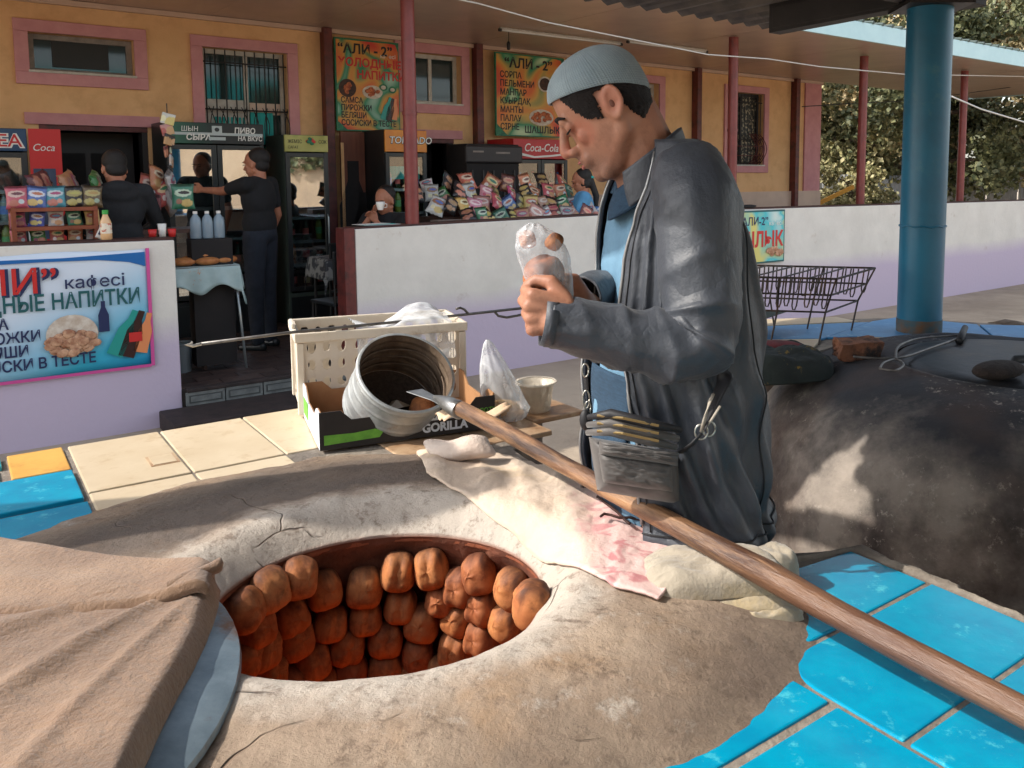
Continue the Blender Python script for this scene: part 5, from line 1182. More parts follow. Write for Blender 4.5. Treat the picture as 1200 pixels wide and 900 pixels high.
fe = MB(); fe.tube([hw(-57.5,-13,-40.8), hw(-64.2,-6,-38.6), hw(-64.9,0,-39.2), hw(-64.2,6,-38.6), hw(-57.5,13,-40.8)], [.8*K,2.0*K,2.3*K,2.0*K,.8*K], 8)
fe.tube([hw(-56.5,-12,-42.8), hw(-62.6,-6,-45.2), hw(-63.3,0,-45.6), hw(-62.6,6,-45.2), hw(-56.5,12,-42.8)], [.8*K,2.3*K,2.8*K,2.3*K,.8*K], 8)
lo_ = obj('lips', local(fe), m_lip, baker, smooth=True)
fe = MB()
for sg in (-1, 1): fe.ell(hw(.5, sg*55.6, -1), (3*K,1.2*K,4.5*K), 10, 8, Matrix.Rotation(-NOD, 3, 'Y'))
obj('ear_shade_oval', local(fe), mat('ear_shadow', sr(110,66,52), rough=.7), baker, smooth=True)  # dark oval colours in the shade of the ear
# hair
def hair_ok(x, z):
    if -47 < x < -13: return z > np.interp(x, [-47,-41,-31,-22,-16,-13], [33,16,-3,-6,-10,-2])
    if -13 <= x < 13: return z > 19
    if x >= 13: return z > np.interp(x, [13,16,24,34,46], [2,-16,-30,-44,-44])
    return False
HGp = np.zeros((160, 70, 3)); mask = np.zeros((160, 70), bool)
for i in range(160):
    for j in range(70):
        z = -46+86*j/69; x, y, _ = head_pt(z, 2*PI*i/160, 2.6+1.0*fnoise(i*.35, j*.12, 0, 1)); HGp[i, j] = hw(x, y, z); mask[i, j] = hair_ok(x+1.4*fnoise(i*.6, j*.5, 2, 1), z+2.2*fnoise(i*.9, j*.2, 5, 1))
obj('hair', local(MB().grid(HGp, True, mask=mask)), m_brow, baker, smooth=True, solid=.006, recalc=True)
# knitted cap
m_cap = mat('grey_knit', sr(142,158,164), sr(126,142,150), rough=.9, scale=20, sheen=.2)
n, l, p = nodes_of(m_cap); uv = n.new('ShaderNodeUVMap'); sx_ = n.new('ShaderNodeSeparateXYZ'); l.new(uv.outputs[0], sx_.inputs[0])
def mt(op, a, b=None):
    q = n.new('ShaderNodeMath'); q.operation = op
    for i_, k_ in enumerate((a, b)):
        if k_ is None: continue
        if isinstance(k_, (int, float)): q.inputs[i_].default_value = k_
        else: l.new(k_, q.inputs[i_])
    return q.outputs[0]
U, V = sx_.outputs[0], sx_.outputs[1]
st1 = mt('SINE', mt('MULTIPLY', U, 820)); st2 = mt('SINE', mt('ADD', mt('MULTIPLY', V, 240), mt('MULTIPLY', st1, .9))); knit = mt('MULTIPLY', mt('ADD', st1, st2), .5)
band = mt('GREATER_THAN', mt('SINE', mt('MULTIPLY', U, 62.8)), .55); lat = mt('MULTIPLY', mt('MULTIPLY', mt('SINE', mt('MULTIPLY', mt('ADD', U, mt('MULTIPLY', V, .5)), 300)), mt('SINE', mt('MULTIPLY', mt('SUBTRACT', U, mt('MULTIPLY', V, .5)), 300))), band)
hsum = mt('ADD', knit, mt('MULTIPLY', lat, 1.2)); bp = n.new('ShaderNodeBump'); bp.inputs['Strength'].default_value = .35; bp.inputs['Distance'].default_value = .002; l.new(hsum, bp.inputs['Height']); l.new(bp.outputs[0], p.inputs['Normal'])
base = p.inputs['Base Color'].links[0].from_socket; mr = n.new('ShaderNodeMapRange'); mr.inputs[1].default_value = -1.1; mr.inputs[2].default_value = .2; mr.inputs[3].default_value = .55; mr.inputs[4].default_value = 0; l.new(hsum, mr.inputs[0])
mx = n.new('ShaderNodeMix'); mx.data_type = 'RGBA'; l.new(mr.outputs[0], mx.inputs[0]); l.new(base, mx.inputs[6]); mx.inputs[7].default_value = rgba(sr(78,94,102)); l.new(mx.outputs[2], p.inputs['Base Color'])
def rimz(x): return 22.5-.30*x-(.0045*x*x if x > 0 else .0006*x*x)
na, nzc = 128, 60; A = np.zeros((na+1, nzc, 3))
for i in range(na+1):
    ph = 2*PI*i/na
    zr = 20
    for _ in range(8): zr = rimz(head_pt(zr, ph, 4)[0])
    for j in range(nzc):
        t = j/(nzc-1); z = zr+(80.98-zr)*math.sin(t*PI/2); x, y, _ = head_pt(z, ph, 3.6 if t > .02 else 2.8)
        A[i, j] = hw(x, y, z)
cp = mesh('knitted_cap', local(MB().grid(A)), m_cap, True); uvl = cp.uv_layers.new(name='UVMap')
for lp in cp.loops: uvl.data[lp.index].uv = ((lp.vertex_index//nzc)/na, (lp.vertex_index % nzc)/nzc)
o = obj('knitted_cap', cp, None, baker); md = o.modifiers.new('solid', 'SOLIDIFY'); md.thickness = .004; md.offset = 0
# ---- clothes: sweater, light shirt panel, jacket shell, sleeves, collar
m_jack = mat('dark_satin_jacket', sr(58,63,72), sr(51,56,65), rough=.50, scale=6, bump=.25, bscale=60, spec=.6, sheen=.1)
n, l, p = nodes_of(m_jack)              # cloth creases: ridged noise under the fine weave
vec = n['Texture Coordinate'].outputs['Object']; mp = n.new('ShaderNodeMapping'); mp.inputs['Scale'].default_value = (1, 1, .55); mp.inputs['Rotation'].default_value = (.3, .5, 0); l.new(vec, mp.inputs[0])
nz = n.new('ShaderNodeTexNoise'); nz.inputs['Scale'].default_value = 9; nz.inputs['Detail'].default_value = 3; nz.inputs['Distortion'].default_value = .8; l.new(mp.outputs[0], nz.inputs['Vector'])
q1 = n.new('ShaderNodeMath'); q1.operation = 'SUBTRACT'; q1.inputs[1].default_value = .5; l.new(nz.outputs[0], q1.inputs[0]); q2 = n.new('ShaderNodeMath'); q2.operation = 'ABSOLUTE'; l.new(q1.outputs[0], q2.inputs[0])
q3 = n.new('ShaderNodeMath'); q3.operation = 'POWER'; q3.inputs[1].default_value = .55; l.new(q2.outputs[0], q3.inputs[0])
bq_ = n.new('ShaderNodeBump'); bq_.inputs['Strength'].default_value = .18; bq_.inputs['Distance'].default_value = .02; l.new(q3.outputs[0], bq_.inputs['Height']); l.new(n['Bump'].outputs[0], bq_.inputs['Normal']); l.new(bq_.outputs[0], p.inputs['Normal'])
m_jlin = mat('jacket_lining', sr(26,28,32), rough=.7)
m_shirt = mat('light_blue_shirt', sr(108,146,172), sr(90,126,152), rough=.85, scale=10, bump=.3, bscale=60)
m_sweat = mat('navy_rib_sweater', sr(44,72,96), sr(34,58,80), rough=.9, scale=50, stretch=(1,1,6), bump=.5)
TS = [  # px v, left u, right u on the mid plane
 (150,752,800),(165,738,812),(180,730,824),(200,718,834),(222,709,842),(245,703,850),(280,699,860),(320,697,868),(360,694,876),(400,690,884),(440,684,894),(480,680,896),(520,680,897),(560,684,896),(600,690,892),(625,694,889)]
tv, tl_, tr_ = [np.array([r[k] for r in TS], float) for k in range(3)]
PSI = math.radians(24)
def torso(v, ph, off=0, wr=0):
    a_px = (np.interp(v, tv, tr_)-np.interp(v, tv, tl_))/2; xc = (np.interp(v, tv, tr_)+np.interp(v, tv, tl_))/2
    hw_ = a_px*K; b = np.interp(v, [150,165,180,200,222,260,320,420,520,625], [.07,.10,.135,.175,.200,.212,.205,.195,.198,.205]); a = math.sqrt(max(hw_*hw_-(b*math.sin(PSI))**2, .0016))/math.cos(PSI)
    c, s_ = math.cos(ph), math.sin(ph); ex = .86
    f = -a*math.copysign(abs(c)**ex, c); g_ = -b*math.copysign(abs(s_)**ex, s_)      # ph=0 front, ph>0 towards the viewer (his left)
    r = 1+off/.16
    x = f*r*math.cos(PSI)-g_*r*math.sin(PSI)*-1*-1; y = f*r*math.sin(PSI)+g_*r*math.cos(PSI)
    x = f*r*math.cos(PSI) - g_*r*math.sin(PSI); y = f*r*math.sin(PSI) + g_*r*math.cos(PSI)
    z = H+(205-v)*K
    return Vector(((xc-715)*K+x, YM+y, z))
def shell(v0, v1, p0f, p1f, off, nu, nv, wrf=None, mask=None):
    A = np.zeros((nu, nv, 3))
    for j in range(nv):
        v = v0+(v1-v0)*j/(nv-1); p0, p1 = p0f(v), p1f(v)
        for i in range(nu):
            ph = p0+(p1-p0)*i/(nu-1); w_ = wrf(v, ph) if wrf else 0; A[i, j] = torso(v, ph, off+w_)
    return A
def jw(v, ph):
    d = .006*math.sin(ph*5+v*.030+2*math.sin(v*.012)) * min(1, max(0, (v-200)/120)) + .007*abs(fnoise(ph*1.0+v*.005, v*.004-ph*.5, 1, 1.3, 2))
    d += .012*math.exp(-((ph-.9-.0035*(v-300))/.10)**2)*min(1, max(0, (v-230)/60)) + .010*math.exp(-((ph-1.25-.002*(v-420))/.07)**2)*min(1, max(0, (v-330)/80))
    d -= .014*math.exp(-((ph-1.08-.003*(v-300))/.07)**2)*min(1, max(0, (v-230)/60))
    up_ = min(1, max(0, (v-215)/50))*min(1, max(0, (440-v)/60)); lw_ = min(1, max(0, (v-415)/30))
    for c0, sl_, am, wd in ((.34,.0004,.014,.040),(.52,.0008,.018,.045),(.70,.0014,.020,.05),(.90,.0020,.016,.05),(1.9,-.001,.010,.09),(2.3,.001,.012,.10)): d += up_*am*math.exp(-((ph-c0-sl_*(v-300))/wd)**2)
    for c0, sl_, am, wd in ((.85,.0030,.013,.06),(1.08,.0034,.014,.06),(1.34,.003,.012,.07),(1.65,.0015,.012,.08),(2.0,.001,.012,.09)): d += lw_*am*math.exp(-((ph-c0-sl_*(v-480))/wd)**2)
    d += .018*math.exp(-((v-598)/14)**2)
    return d
open_near = lambda v: np.interp(v, [150,200,245,300,380,430,500,625], [.5,.34,.24,.16,.18,.50,.64,.64])
open_far = lambda v: -np.interp(v, [150,200,245,300,420,625], [.55,.55,.6,.72,.72,.6])
A = shell(166, 620, open_near, lambda v: 2*PI+open_far(v), -.006, 170, 110, jw)
jo = obj('jacket', local(MB().grid(A)), [m_jack, m_jlin], baker, smooth=True, solid=.006, recalc=True)
edge = MB(); edge.tube([torso(v, open_near(v), -.004+jw(v, open_near(v))) for v in range(180, 588, 8)], .0030, 6); obj('zip', local(edge), mat('zip_metal', sr(150,150,150), rough=.4, metal=.6), baker, smooth=True)
edge = MB(); edge.tube([torso(v, 1.95, -.003+jw(v, 1.95)) for v in range(250, 596, 8)], .0016, 5); obj('seam', local(edge), m_jlin, baker, smooth=True)
edge = MB(); edge.tube([torso(v, open_near(v)+.09, -.004+jw(v, open_near(v)+.09)) for v in range(186, 588, 8)], .0012, 5); obj('seam', local(edge), m_jlin, baker, smooth=True)
edge = MB(); edge.tube([torso(588, ph_, -.003+jw(588, ph_)) for ph_ in np.linspace(.64, 3.2, 50)], .0016, 5); obj('hem_seam', local(edge), m_jlin, baker, smooth=True)
edge = MB(); edge.tube([torso(v, open_far(v), -.004+jw(v, 2*PI+open_far(v))) for v in range(190, 600, 8)], .0028, 6); obj('zip', local(edge), MATS['zip_metal'], baker, smooth=True)
A = shell(200, 618, lambda v: -1.1, lambda v: 1.25, -.030, 60, 80, lambda v, ph: .006*math.sin(ph*7+v*.02)+.006*fnoise(ph, v*.01, 0, 2))
obj('shirt', local(MB().grid(A)), m_shirt, baker, smooth=True, solid=.004, recalc=True)
A = shell(180, 228, lambda v: -1.3, lambda v: 1.4, -.022, 60, 30); obj('sweater_neck', local(MB().grid(A)), m_sweat, baker, smooth=True, solid=.004, recalc=True)
A = shell(430, 600, lambda v: -1.2, lambda v: .42, -.022, 40, 30, lambda v, ph: .004*math.sin(v*.05+ph*3)); obj('sweater_hem', local(MB().grid(A)), m_sweat, baker, smooth=True, solid=.004, recalc=True)
# neck ring of the sweater
nr = MB(); ring = []
for k in range(41):
    a = 2*PI*k/40; ring.append(NB_ + Vector((-.028+.078*math.cos(a), .082*math.sin(a), -.050+.040*math.cos(a))))
pass
A = np.zeros((50, 10, 3))
for i in range(50):
    a = 2*PI*i/49
    for j in range(10):
        h = j/9; A[i, j] = (.062+(.053+.014*(1-h)+.004*math.sin(h*PI))*math.cos(a), YM+.002-(.060+.014*(1-h))*math.sin(a), 1.512+.040*math.cos(a)-.055*(1-h))
obj('sweater_neck', local(MB().grid(A)), m_sweat, baker, smooth=True, solid=.005, recalc=True)
# stand collar of the jacket: back of the neck round to both fronts
A = np.zeros((70, 14, 3))
for i in range(70):
    t = i/69; a = math.radians(-128)+math.radians(256)*t               # 0 = back of the neck
    for j in range(14):
        h = j/13; ca, sa = math.cos(a), math.sin(a); zt = 1.535+.050*ca; A[i, j] = (.062+(.066+.004*math.sin(h*PI))*ca+.012*(1-h), YM-(.076+.004*(1-h))*sa, zt-.062*(1-h))
obj('collar', local(MB().grid(A)), m_jack, baker, smooth=True, solid=.007, recalc=True)
def sleeve(path, rs, name, seed, flat=1, fs=1):
    P = [Vector(q) for q in path]; ns, na_ = 120, 56
    # arc-length parametrised catmull-rom
    def cr_(t):
        k = t*(len(P)-1); i = min(int(k), len(P)-2); f = k-i; a, b, c, d = P[max(i-1,0)], P[i], P[i+1], P[min(i+2,len(P)-1)]
        return .5*((2*b)+(-a+c)*f+(2*a-5*b+4*c-d)*f*f+(-a+3*b-3*c+d)*f**3)
    A = np.zeros((na_, ns, 3)); pb_ = None
    for j in range(ns):
        t = j/(ns-1); c = cr_(t); tg = (cr_(min(t+.01,1))-cr_(max(t-.01,0))).normalized(); side = tg.cross(Vector((0,1,0)))
        if side.length < .1: side = tg.cross(Vector((0,0,1)))
        side.normalize(); oth = tg.cross(side); r = np.interp(t*(len(P)-1), range(len(P)), rs)
        el = math.exp(-((t-.52)/.14)**2)
        for i in range(na_):
            a = 2*PI*i/na_; fold = (1-abs(math.sin(t*26+1.8*math.sin(a+seed)+a*.8)))**1.6*(.013*el+.006)*(.6+.4*math.sin(a*2+seed+t*9))+.007*abs(fnoise(math.cos(a)*.9+seed, math.sin(a)*.9+t*2.2, t*4, 1.3, 2))*(1+.5*el)
            A[i, j] = c + (side*math.cos(a)+oth*math.sin(a)*flat)*(r+fold*fs)
    mb = MB().grid(A, True); o = obj(name, local(mb), m_jack, baker, smooth=True, recalc=True, solid=.004); return o
CFL = onY(643, 376, 1.315)
sleeve([onY(800,196,1.46), onY(816,235,1.405), onY(820,310,1.375), onY(822,372,1.355), onY(806,402,1.345), onY(752,400,1.335), onY(700,388,1.325), CFL], [.054,.070,.065,.062,.057,.049,.043,.036], 'sleeve', 1.0)
cu_ = MB(); c0, c1 = onY(650,377,1.315), onY(636,375,1.312); cu_.tube([c0, c1], [.041,.040], 24, caps=False); obj('cuff', local(cu_), m_jack, baker, smooth=True, solid=.006)
sleeve([(.10,1.68,1.46), (.06,1.755,1.40), (.06,1.80,1.26), (.05,1.80,1.14), (.03,1.73,1.13), onY(712,350,1.62), onY(680,350,1.50)], [.06,.075,.068,.062,.055,.046,.040], 'sleeve', 4.0, fs=.35)
tr = MB()
for sg in (-1, 1):
    tr.cap((.13,YM+sg*.075,.94), (.12,YM+sg*.105,.50), .092, .082); tr.cap((.12,YM+sg*.105,.50), (.14,YM+sg*.105,.08), .085, .062)
tr.ell((.13,YM,.96), (.10,.15,.12), 20, 12)
to = obj('trousers', local(tr), mat('dark_trousers', sr(34,36,42), sr(26,28,32), rough=.9, scale=9, bump=.4), baker); remesh(to, .012, 5)
sh_ = MB()
for sg in (-1, 1): sh_.cap((.15,YM+sg*.105,.04),(-.03,YM+sg*.115,.025),.050,.040)
so_ = obj('shoes', local(sh_), mat('black_shoe', sr(28,26,26), rough=.5), baker); remesh(so_, .008, 3)
# ---- waist bag with strap
m_bagm = mat('grey_nylon_bag', sr(84,80,78), sr(64,61,60), rough=.6, scale=9, bump=.03, bscale=90, sheen=.2); m_bagd = mat('black_strap', sr(30,30,34), rough=.6)
wb_ = thing('waist_bag', 'worn grey nylon waist bag slung at the man hip with a metal ring', 'bag', tuple(onY(745, 545, 1.36)))
WL = Vector(wb_.location); Rb_ = math.radians(-16)
def wloc(px, py, dy=0): return onY(px, py, 1.335+.00045*(800-px)*-0+dy)-WL
body_ = np.zeros((60, 40, 3))
def bagbody(corners, depth, dy, seed, nn=44, pw=5):
    A = np.zeros((nn, nn, 3)); Bk = np.zeros((nn, nn, 3)); TLc, TRc, BLc, BRcn = corners
    for i in range(nn):
        for j in range(nn):
            s_, t_ = i/(nn-1), j/(nn-1); px = (TLc[0]*(1-s_)+TRc[0]*s_)*(1-t_)+(BLc[0]*(1-s_)+BRcn[0]*s_)*t_; py = (TLc[1]*(1-s_)+TRc[1]*s_)*(1-t_)+(BLc[1]*(1-s_)+BRcn[1]*s_)*t_
            a, b = 2*s_-1, 2*t_-1; e = max(0, (1-abs(a)**6)*(1-abs(b)**5))**.5; d = depth*e + .004*fnoise(s_*3+seed, t_*3, 0, 1.6)*e
            q = onY(px, py, 1.365+dy-d); q2 = onY(px, py, 1.365+dy+.004*e); A[i, j] = q-WL; Bk[i, j] = q2-WL
    mb = MB().grid(A); mb.grid(Bk); return mb
obj('main_pouch', bagbody([(690,512),(796,530),(700,575),(798,592)], .055, 0, 1), m_bagm, wb_, smooth=True)
obj('front_pocket', bagbody([(700,530),(788,543),(706,566),(790,578)], .030, -.038, 2), m_bagm, wb_, smooth=True)
obj('pocket_flap', bagbody([(702,516),(796,530),(702,533),(794,546)], .030, -.045, 4), m_bagm, wb_, smooth=True)
for k, (ya, yb_) in enumerate(((486,498),(495,507),(504,516))):
    obj('zip_fold', MB().tube([onY(690-k*1, ya+3, 1.325)-WL, onY(716, ya-1+k, 1.305)-WL, onY(760, ya+10+k, 1.300)-WL, onY(798-3*k, ya+18+k, 1.315)-WL], [.006,.0105,.011,.006], 10, flat=.8), m_bagm if k else m_bagd, wb_, smooth=True)
    obj('zipper', MB().tube([onY(700, ya+1, 1.308)-WL, onY(730, ya+4, 1.290)-WL, onY(772, ya+13, 1.292)-WL], .0022, 5), mat('brass_zip', sr(150,130,90), rough=.4, metal=.6), wb_)
m_ring = mat('metal_ring', sr(170,168,160), rough=.3, metal=.8)
rc = onY(822, 506, 1.30)-WL; obj('ring', MB().tube([rc+Vector((.010*math.cos(a), .0, .012*math.sin(a))) for a in [2*PI*k/20 for k in range(21)]], .0018, 6), m_ring, wb_, smooth=True)
obj('ring', MB().tube([rc+Vector((.012+.010*math.cos(a), .003, .004+.012*math.sin(a))) for a in [2*PI*k/20 for k in range(21)]], .0018, 6), m_ring, wb_, smooth=True)
obj('cord', MB().tube([rc, onY(826,490,1.29)-WL, onY(832,470,1.30)-WL, onY(836,462,1.31)-WL], .003, 6).tube([rc, onY(834,492,1.29)-WL, onY(844,476,1.30)-WL], .0022, 6), mat('pale_cord', sr(160,152,140), rough=.8), wb_, smooth=True)
obj('side_strap', MB().tube([onY(798,530,1.32)-WL, onY(812,520,1.30)-WL, onY(822,508,1.30)-WL], .006, 8, flat=.4), m_bagd, wb_, smooth=True)
sp_pts = [torso(500, 1.95, .030), torso(470, 2.1, .026), torso(430, 2.25, .026), torso(380, 2.4, .026), torso(320, 2.55, .026), torso(260, 2.75, .024), torso(210, 2.95, .020), torso(185, 3.1, .018)]
st_ = MB()
A = np.zeros((len(sp_pts), 2, 3))
def crl(P, n_=40):
    out = []
    for k in range(n_+1):
        t = k/n_*(len(P)-1); i = min(int(t), len(P)-2); f = t-i; a, b, c, d = P[max(i-1,0)], P[i], P[i+1], P[min(i+2,len(P)-1)]
        out.append(.5*((2*b)+(-a+c)*f+(2*a-5*b+4*c-d)*f*f+(-a+3*b-3*c+d)*f**3))
    return out
obj('strap', MB().tube([q-WL for q in crl([onY(824,504,1.30), onY(838,470,1.315), onY(850,435,1.34)]+[torso(v_, ph_, .004+jw(v_, ph_)) for v_, ph_ in ((395,1.30),(340,1.36),(280,1.45),(225,1.55),(195,1.7))])], .014, 8, flat=.18), m_bagd, wb_, smooth=True)
ky = thing('key_clip', 'steel carabiner and black key fob hanging at the front of the man jacket', 'key clip', tuple(onY(690, 470, 1.40)))
KL = Vector(ky.location)
for (pu, pv, w_, h_) in ((686,434,4,8),(687,468,4,11),(689,478,3.5,8)):
    c = onY(pu, pv, 1.392)-KL; obj('link', MB().tube([c+Vector((w_*.0014*math.cos(a), 0, h_*.0014*math.sin(a))) for a in [2*PI*k/18 for k in range(19)]], .0016, 6), m_ring, ky, smooth=True)
obj('lanyard', MB().tube([onY(686,440,1.394)-KL, onY(687,458,1.394)-KL], .005, 6, flat=.4), m_bagd, ky); obj('fob', MB().ell(onY(686,492,1.388)-KL, (.010,.008,.018), 12, 8), m_bagd, ky, smooth=True)
# ---- bag of buns in his hands
cbag = thing('bread_bag', 'clear plastic bag with a few buns held up in the man hands', 'bag', tuple(onY(648, 356, 1.34)))
CL = Vector(cbag.location)
prof = [(v_, l_, r_) for v_, l_, r_ in ((360,638,668),(345,626,672),(325,614,671),(305,607,668),(288,603,662),(274,605,652),(266,612,640),(262,620,630))]
A = np.zeros((72, 60, 3)); pv_ = [q[0] for q in prof][::-1]
for j in range(60):
    v = 360-98*(math.sin(j/59*PI/2)**1.0); lx = np.interp(v, pv_, [q[1] for q in prof][::-1]); rx_ = np.interp(v, pv_, [q[2] for q in prof][::-1]); cxp = (lx+rx_)/2; hwp = (rx_-lx)/2
    c = onY(cxp, v, 1.35)
    for i in range(72):
        th = 2*PI*i/72; k = 1+.035*math.sin(7*th+j*.03)*(1-j/70)+.05*fnoise(math.cos(th)*1.6, math.sin(th)*1.6, j*.06, 1.6)
        A[i, j] = (c.x+hwp*.00135*k*math.cos(th)-CL.x, c.y+hwp*.00135*.72*k*math.sin(th)-CL.y, c.z+.004*fnoise(math.cos(th)*2, math.sin(th)*2, j*.1, 1)*(j/59)-CL.z)
m_film3 = filmmat('bag_film', sr(216,220,226), .32, .22); obj('bag_film', MB().grid(A, True), m_film3, cbag, smooth=True)
for k, (pu, pv, y_) in enumerate(((618,280,1.35),(650,283,1.352),(638,322,1.355))):
    o = bpy.data.objects.new('bun', bun_me[k]); C.objects.link(o); o.location = onY(pu, pv, y_); o.rotation_euler = (1.2+k, .4*k, .7); o.scale = (.38,.38,.38) if k < 2 else (.8,.8,1.0)
    tag(o, ['bun pressed against the upper left of the clear bag', 'bun at the upper right inside the clear bag', 'lowest bun inside the clear bag'][k], 'bun', 'buns in the clear bag')
# ================================================================== THINGS ON THE SECOND OVEN
m_wire = mat('rack_wire', sr(84,78,76), sr(52,46,44), rough=.6, metal=.4, scale=30, dirt=sr(110,84,66), dscale=20)
rk0 = onZ(966, 405, .842); rk1 = onZ(1004, 388, .842)
ex = Vector((-.97, .20, 0)).normalized(); ey = Vector((.36, .93, 0)).normalized()
rk = thing('wire_rack', 'dark wire basket rack with hanging loops standing on the tiled shelf', 'rack', rk0)
W_, D_, H_ = .55, .22, .265
def rp(a, b, z, g=0): g = .02*max(0, (z-.12)/.15); return ex*(a*W_-g*(1-a)) + (rk1-rk0)*b + Vector((0,0,z))
rim = MB(); top = [rp(-.06,-.12,H_), rp(1.06,-.12,H_), rp(1.06,1.12,H_), rp(-.06,1.12,H_), rp(-.06,-.12,H_)]
obj('top_rim', MB().tube(top, .0045, 6), m_wire, rk)
obj('middle_rail', MB().tube([rp(-.03,-.06,.20), rp(1.03,-.06,.20), rp(1.03,1.06,.20), rp(-.03,1.06,.20), rp(-.03,-.06,.20)], .004, 6), m_wire, rk)
obj('lower_rail', MB().tube([rp(0,0,.13), rp(1,0,.13), rp(1,1,.13), rp(0,1,.13), rp(0,0,.13)], .004, 6), m_wire, rk)
for a in (0, .33, .66, 1):
    for b in (0, 1): obj('leg', MB().tube([rp(a*1.12-.06, b*1.24-.12, H_), rp(a, b, .13), rp(a+(.04 if a < .5 else -.04), b, .002)], .004, 6), m_wire, rk)
for a in (.12, .3, .5, .7, .88): obj('cross_wire', MB().tube([rp(a, -.12, H_), rp(a+.03, 1.12, H_)], .0035, 5), m_wire, rk)
rn = random.Random(9)
for b in (-.09, 1.09):
    for k in range(17):
        a = -.02+k*.063+rn.uniform(-.01, .01); dz = rn.uniform(-.015, .01)
        obj('loop', MB().tube([rp(a,b,H_-.004), rp(a+.004,b,.17+dz), rp(a+.012,b,.155+dz), rp(a+.026,b,.155+dz), rp(a+.034,b,.17+dz), rp(a+.036,b,H_-.004)], .0032, 5), m_wire, rk)
obj('tray', MB().prism([(0,0),(1,0),(1,1),(0,1)], .128, .131, f=lambda a, b, c: tuple(rp(a*.5+.5, b*.9+.05, c-.05))), mat('dark_green_tray', sr(40,56,48), rough=.6), rk)
br = thing('broken_brick', 'sooty broken brick lying on top of the second oven', 'brick', onZ(1006, 418, .872))
mb = MB().box((0,0,.030), (.155,.085,.062), 0); bq = mesh('brick_body', mb, mat('burnt_brick', sr(142,92,66), sr(92,64,52), rough=.95, scale=16, bump=.8, dirt=sr(40,36,36), dscale=9, dlo=.48, dhi=.6))
bmm = bmesh.new(); bmm.from_mesh(bq); bmesh.ops.subdivide_edges(bmm, edges=bmm.edges, cuts=6, use_grid_fill=True)
for v_ in bmm.verts: v_.co += Vector((1,1,1))*.006*fnoise(v_.co.x, v_.co.y, v_.co.z, 22) + Vector((.02*fnoise(0, v_.co.y, v_.co.z, 14) if abs(v_.co.x) > .07 else 0, 0, 0))
bmm.to_mesh(bq); bmm.free(); o = obj('brick_body', bq, None, br); o.rotation_euler = (.1, 0, .22)
tg = thing('wire_tongs', 'bent grey wire tongs with a black grip lying on the second oven', 'tongs', onZ(1050, 430, .885)); TL_ = Vector(tg.location)
def tp(u, v, z=.893): return onZ(u, v, z)-TL_
obj('wire', MB().tube(crl([tp(1031,432), tp(1050,434), tp(1059,427), tp(1050,421), tp(1036,425), tp(1031,432)], 30), .004, 6), m_iron, tg, smooth=True)
obj('wire', MB().tube(crl([tp(1050,421), tp(1053,406,.90), tp(1075,397,.90), tp(1105,394,.90), tp(1122,393,.90)], 30), .0042, 6), m_iron, tg, smooth=True)
obj('wire', MB().tube(crl([tp(1000,418), tp(1030,420), tp(1060,418), tp(1090,408), tp(1125,396,.90)], 30), .0045, 6), m_iron, tg, smooth=True)
obj('grip', MB().tube([tp(1124,400,.895), tp(1131,384,.905)], [.014,.012], 10), m_bagd, tg, smooth=True)
cu = thing('stained_cushion', 'dark patterned cushion on the left of the second oven beside the man', 'cushion', onZ(905, 425, .86))
m_cush = mat('cushion_cloth', sr(44,52,50), sr(30,36,36), rough=.9, scale=6, dirt=sr(128,104,40), dscale=16, dlo=.60, dhi=.66, bump=.4)
pad('cushion_pad', (0,-.02,-.03), .20, .15, .085, .3, m_cush, cu, 7.0, pw=3, wr=.006)
obj('red_panel', MB().ell((.02,.06,.045), (.10,.05,.02), 18, 8), mat('faded_red_cloth', sr(120,52,56), sr(84,44,48), rough=.9, scale=12), cu, smooth=True)

# ================================================================== FRIDGES
m_fr_blk = mat('fridge_black', sr(38,42,44), sr(30,34,36), rough=.35, scale=6); m_fr_in = mat('fridge_inner', sr(90,100,100), sr(70,80,80), rough=.6, scale=4)
m_fr_side = mat('fridge_green_grey', sr(70,84,76), rough=.5); m_shelfw = mat('fridge_shelf', sr(200,208,210), rough=.4); m_alu = mat('aluminium_rail', sr(170,180,182), rough=.3, metal=.6)
BOT = {}
def bottle_mesh(kind):
    if kind in BOT: return BOT[kind]
    h, r, c, cap = {'beer': (.24,.031,sr(60,34,20),sr(190,170,120)), 'green': (.25,.031,sr(28,70,46),sr(200,60,50)), 'cola': (.27,.036,sr(46,18,16),sr(190,40,36)), 'orange': (.27,.036,sr(200,110,50),sr(210,120,60)), 'clear': (.26,.034,sr(150,170,170),sr(60,110,180)), 'can': (.12,.032,sr(170,60,50),sr(180,180,180)), 'lemon': (.27,.036,sr(150,160,70),sr(60,140,70))}[kind]
    m_b = mat('bottle_'+kind, c, rough=.18, spec=.6); m_c = mat('cap_'+kind, cap, rough=.4); m_l = mat('label_'+kind, tuple(min(1, k*1.8+.12) for k in cap), rough=.6)
    mb = MB().lathe([(r*.9,0),(r,.01),(r,h*.30)], n=10, mi=0, caps=True).lathe([(r*1.01,h*.22),(r*1.01,h*.48)], n=10, mi=2, caps=False).lathe([(r,h*.48),(r,h*.60),(r*.4,h*.80),(r*.36,h*.95)], n=10, mi=0, caps=False).lathe([(r*.42,h*.93),(r*.42,h)], n=10, mi=1)
    if kind == 'can': mb = MB().lathe([(r*.85,0),(r,.006),(r,h*.94),(r*.85,h)], n=12, mi=0).lathe([(r*1.01,h*.3),(r*1.01,h*.7)], n=12, mi=2, caps=False)
    BOT[kind] = mesh('bottle', mb, [m_b, m_c, m_l], True); sharp(BOT[kind], 40); return BOT[kind]
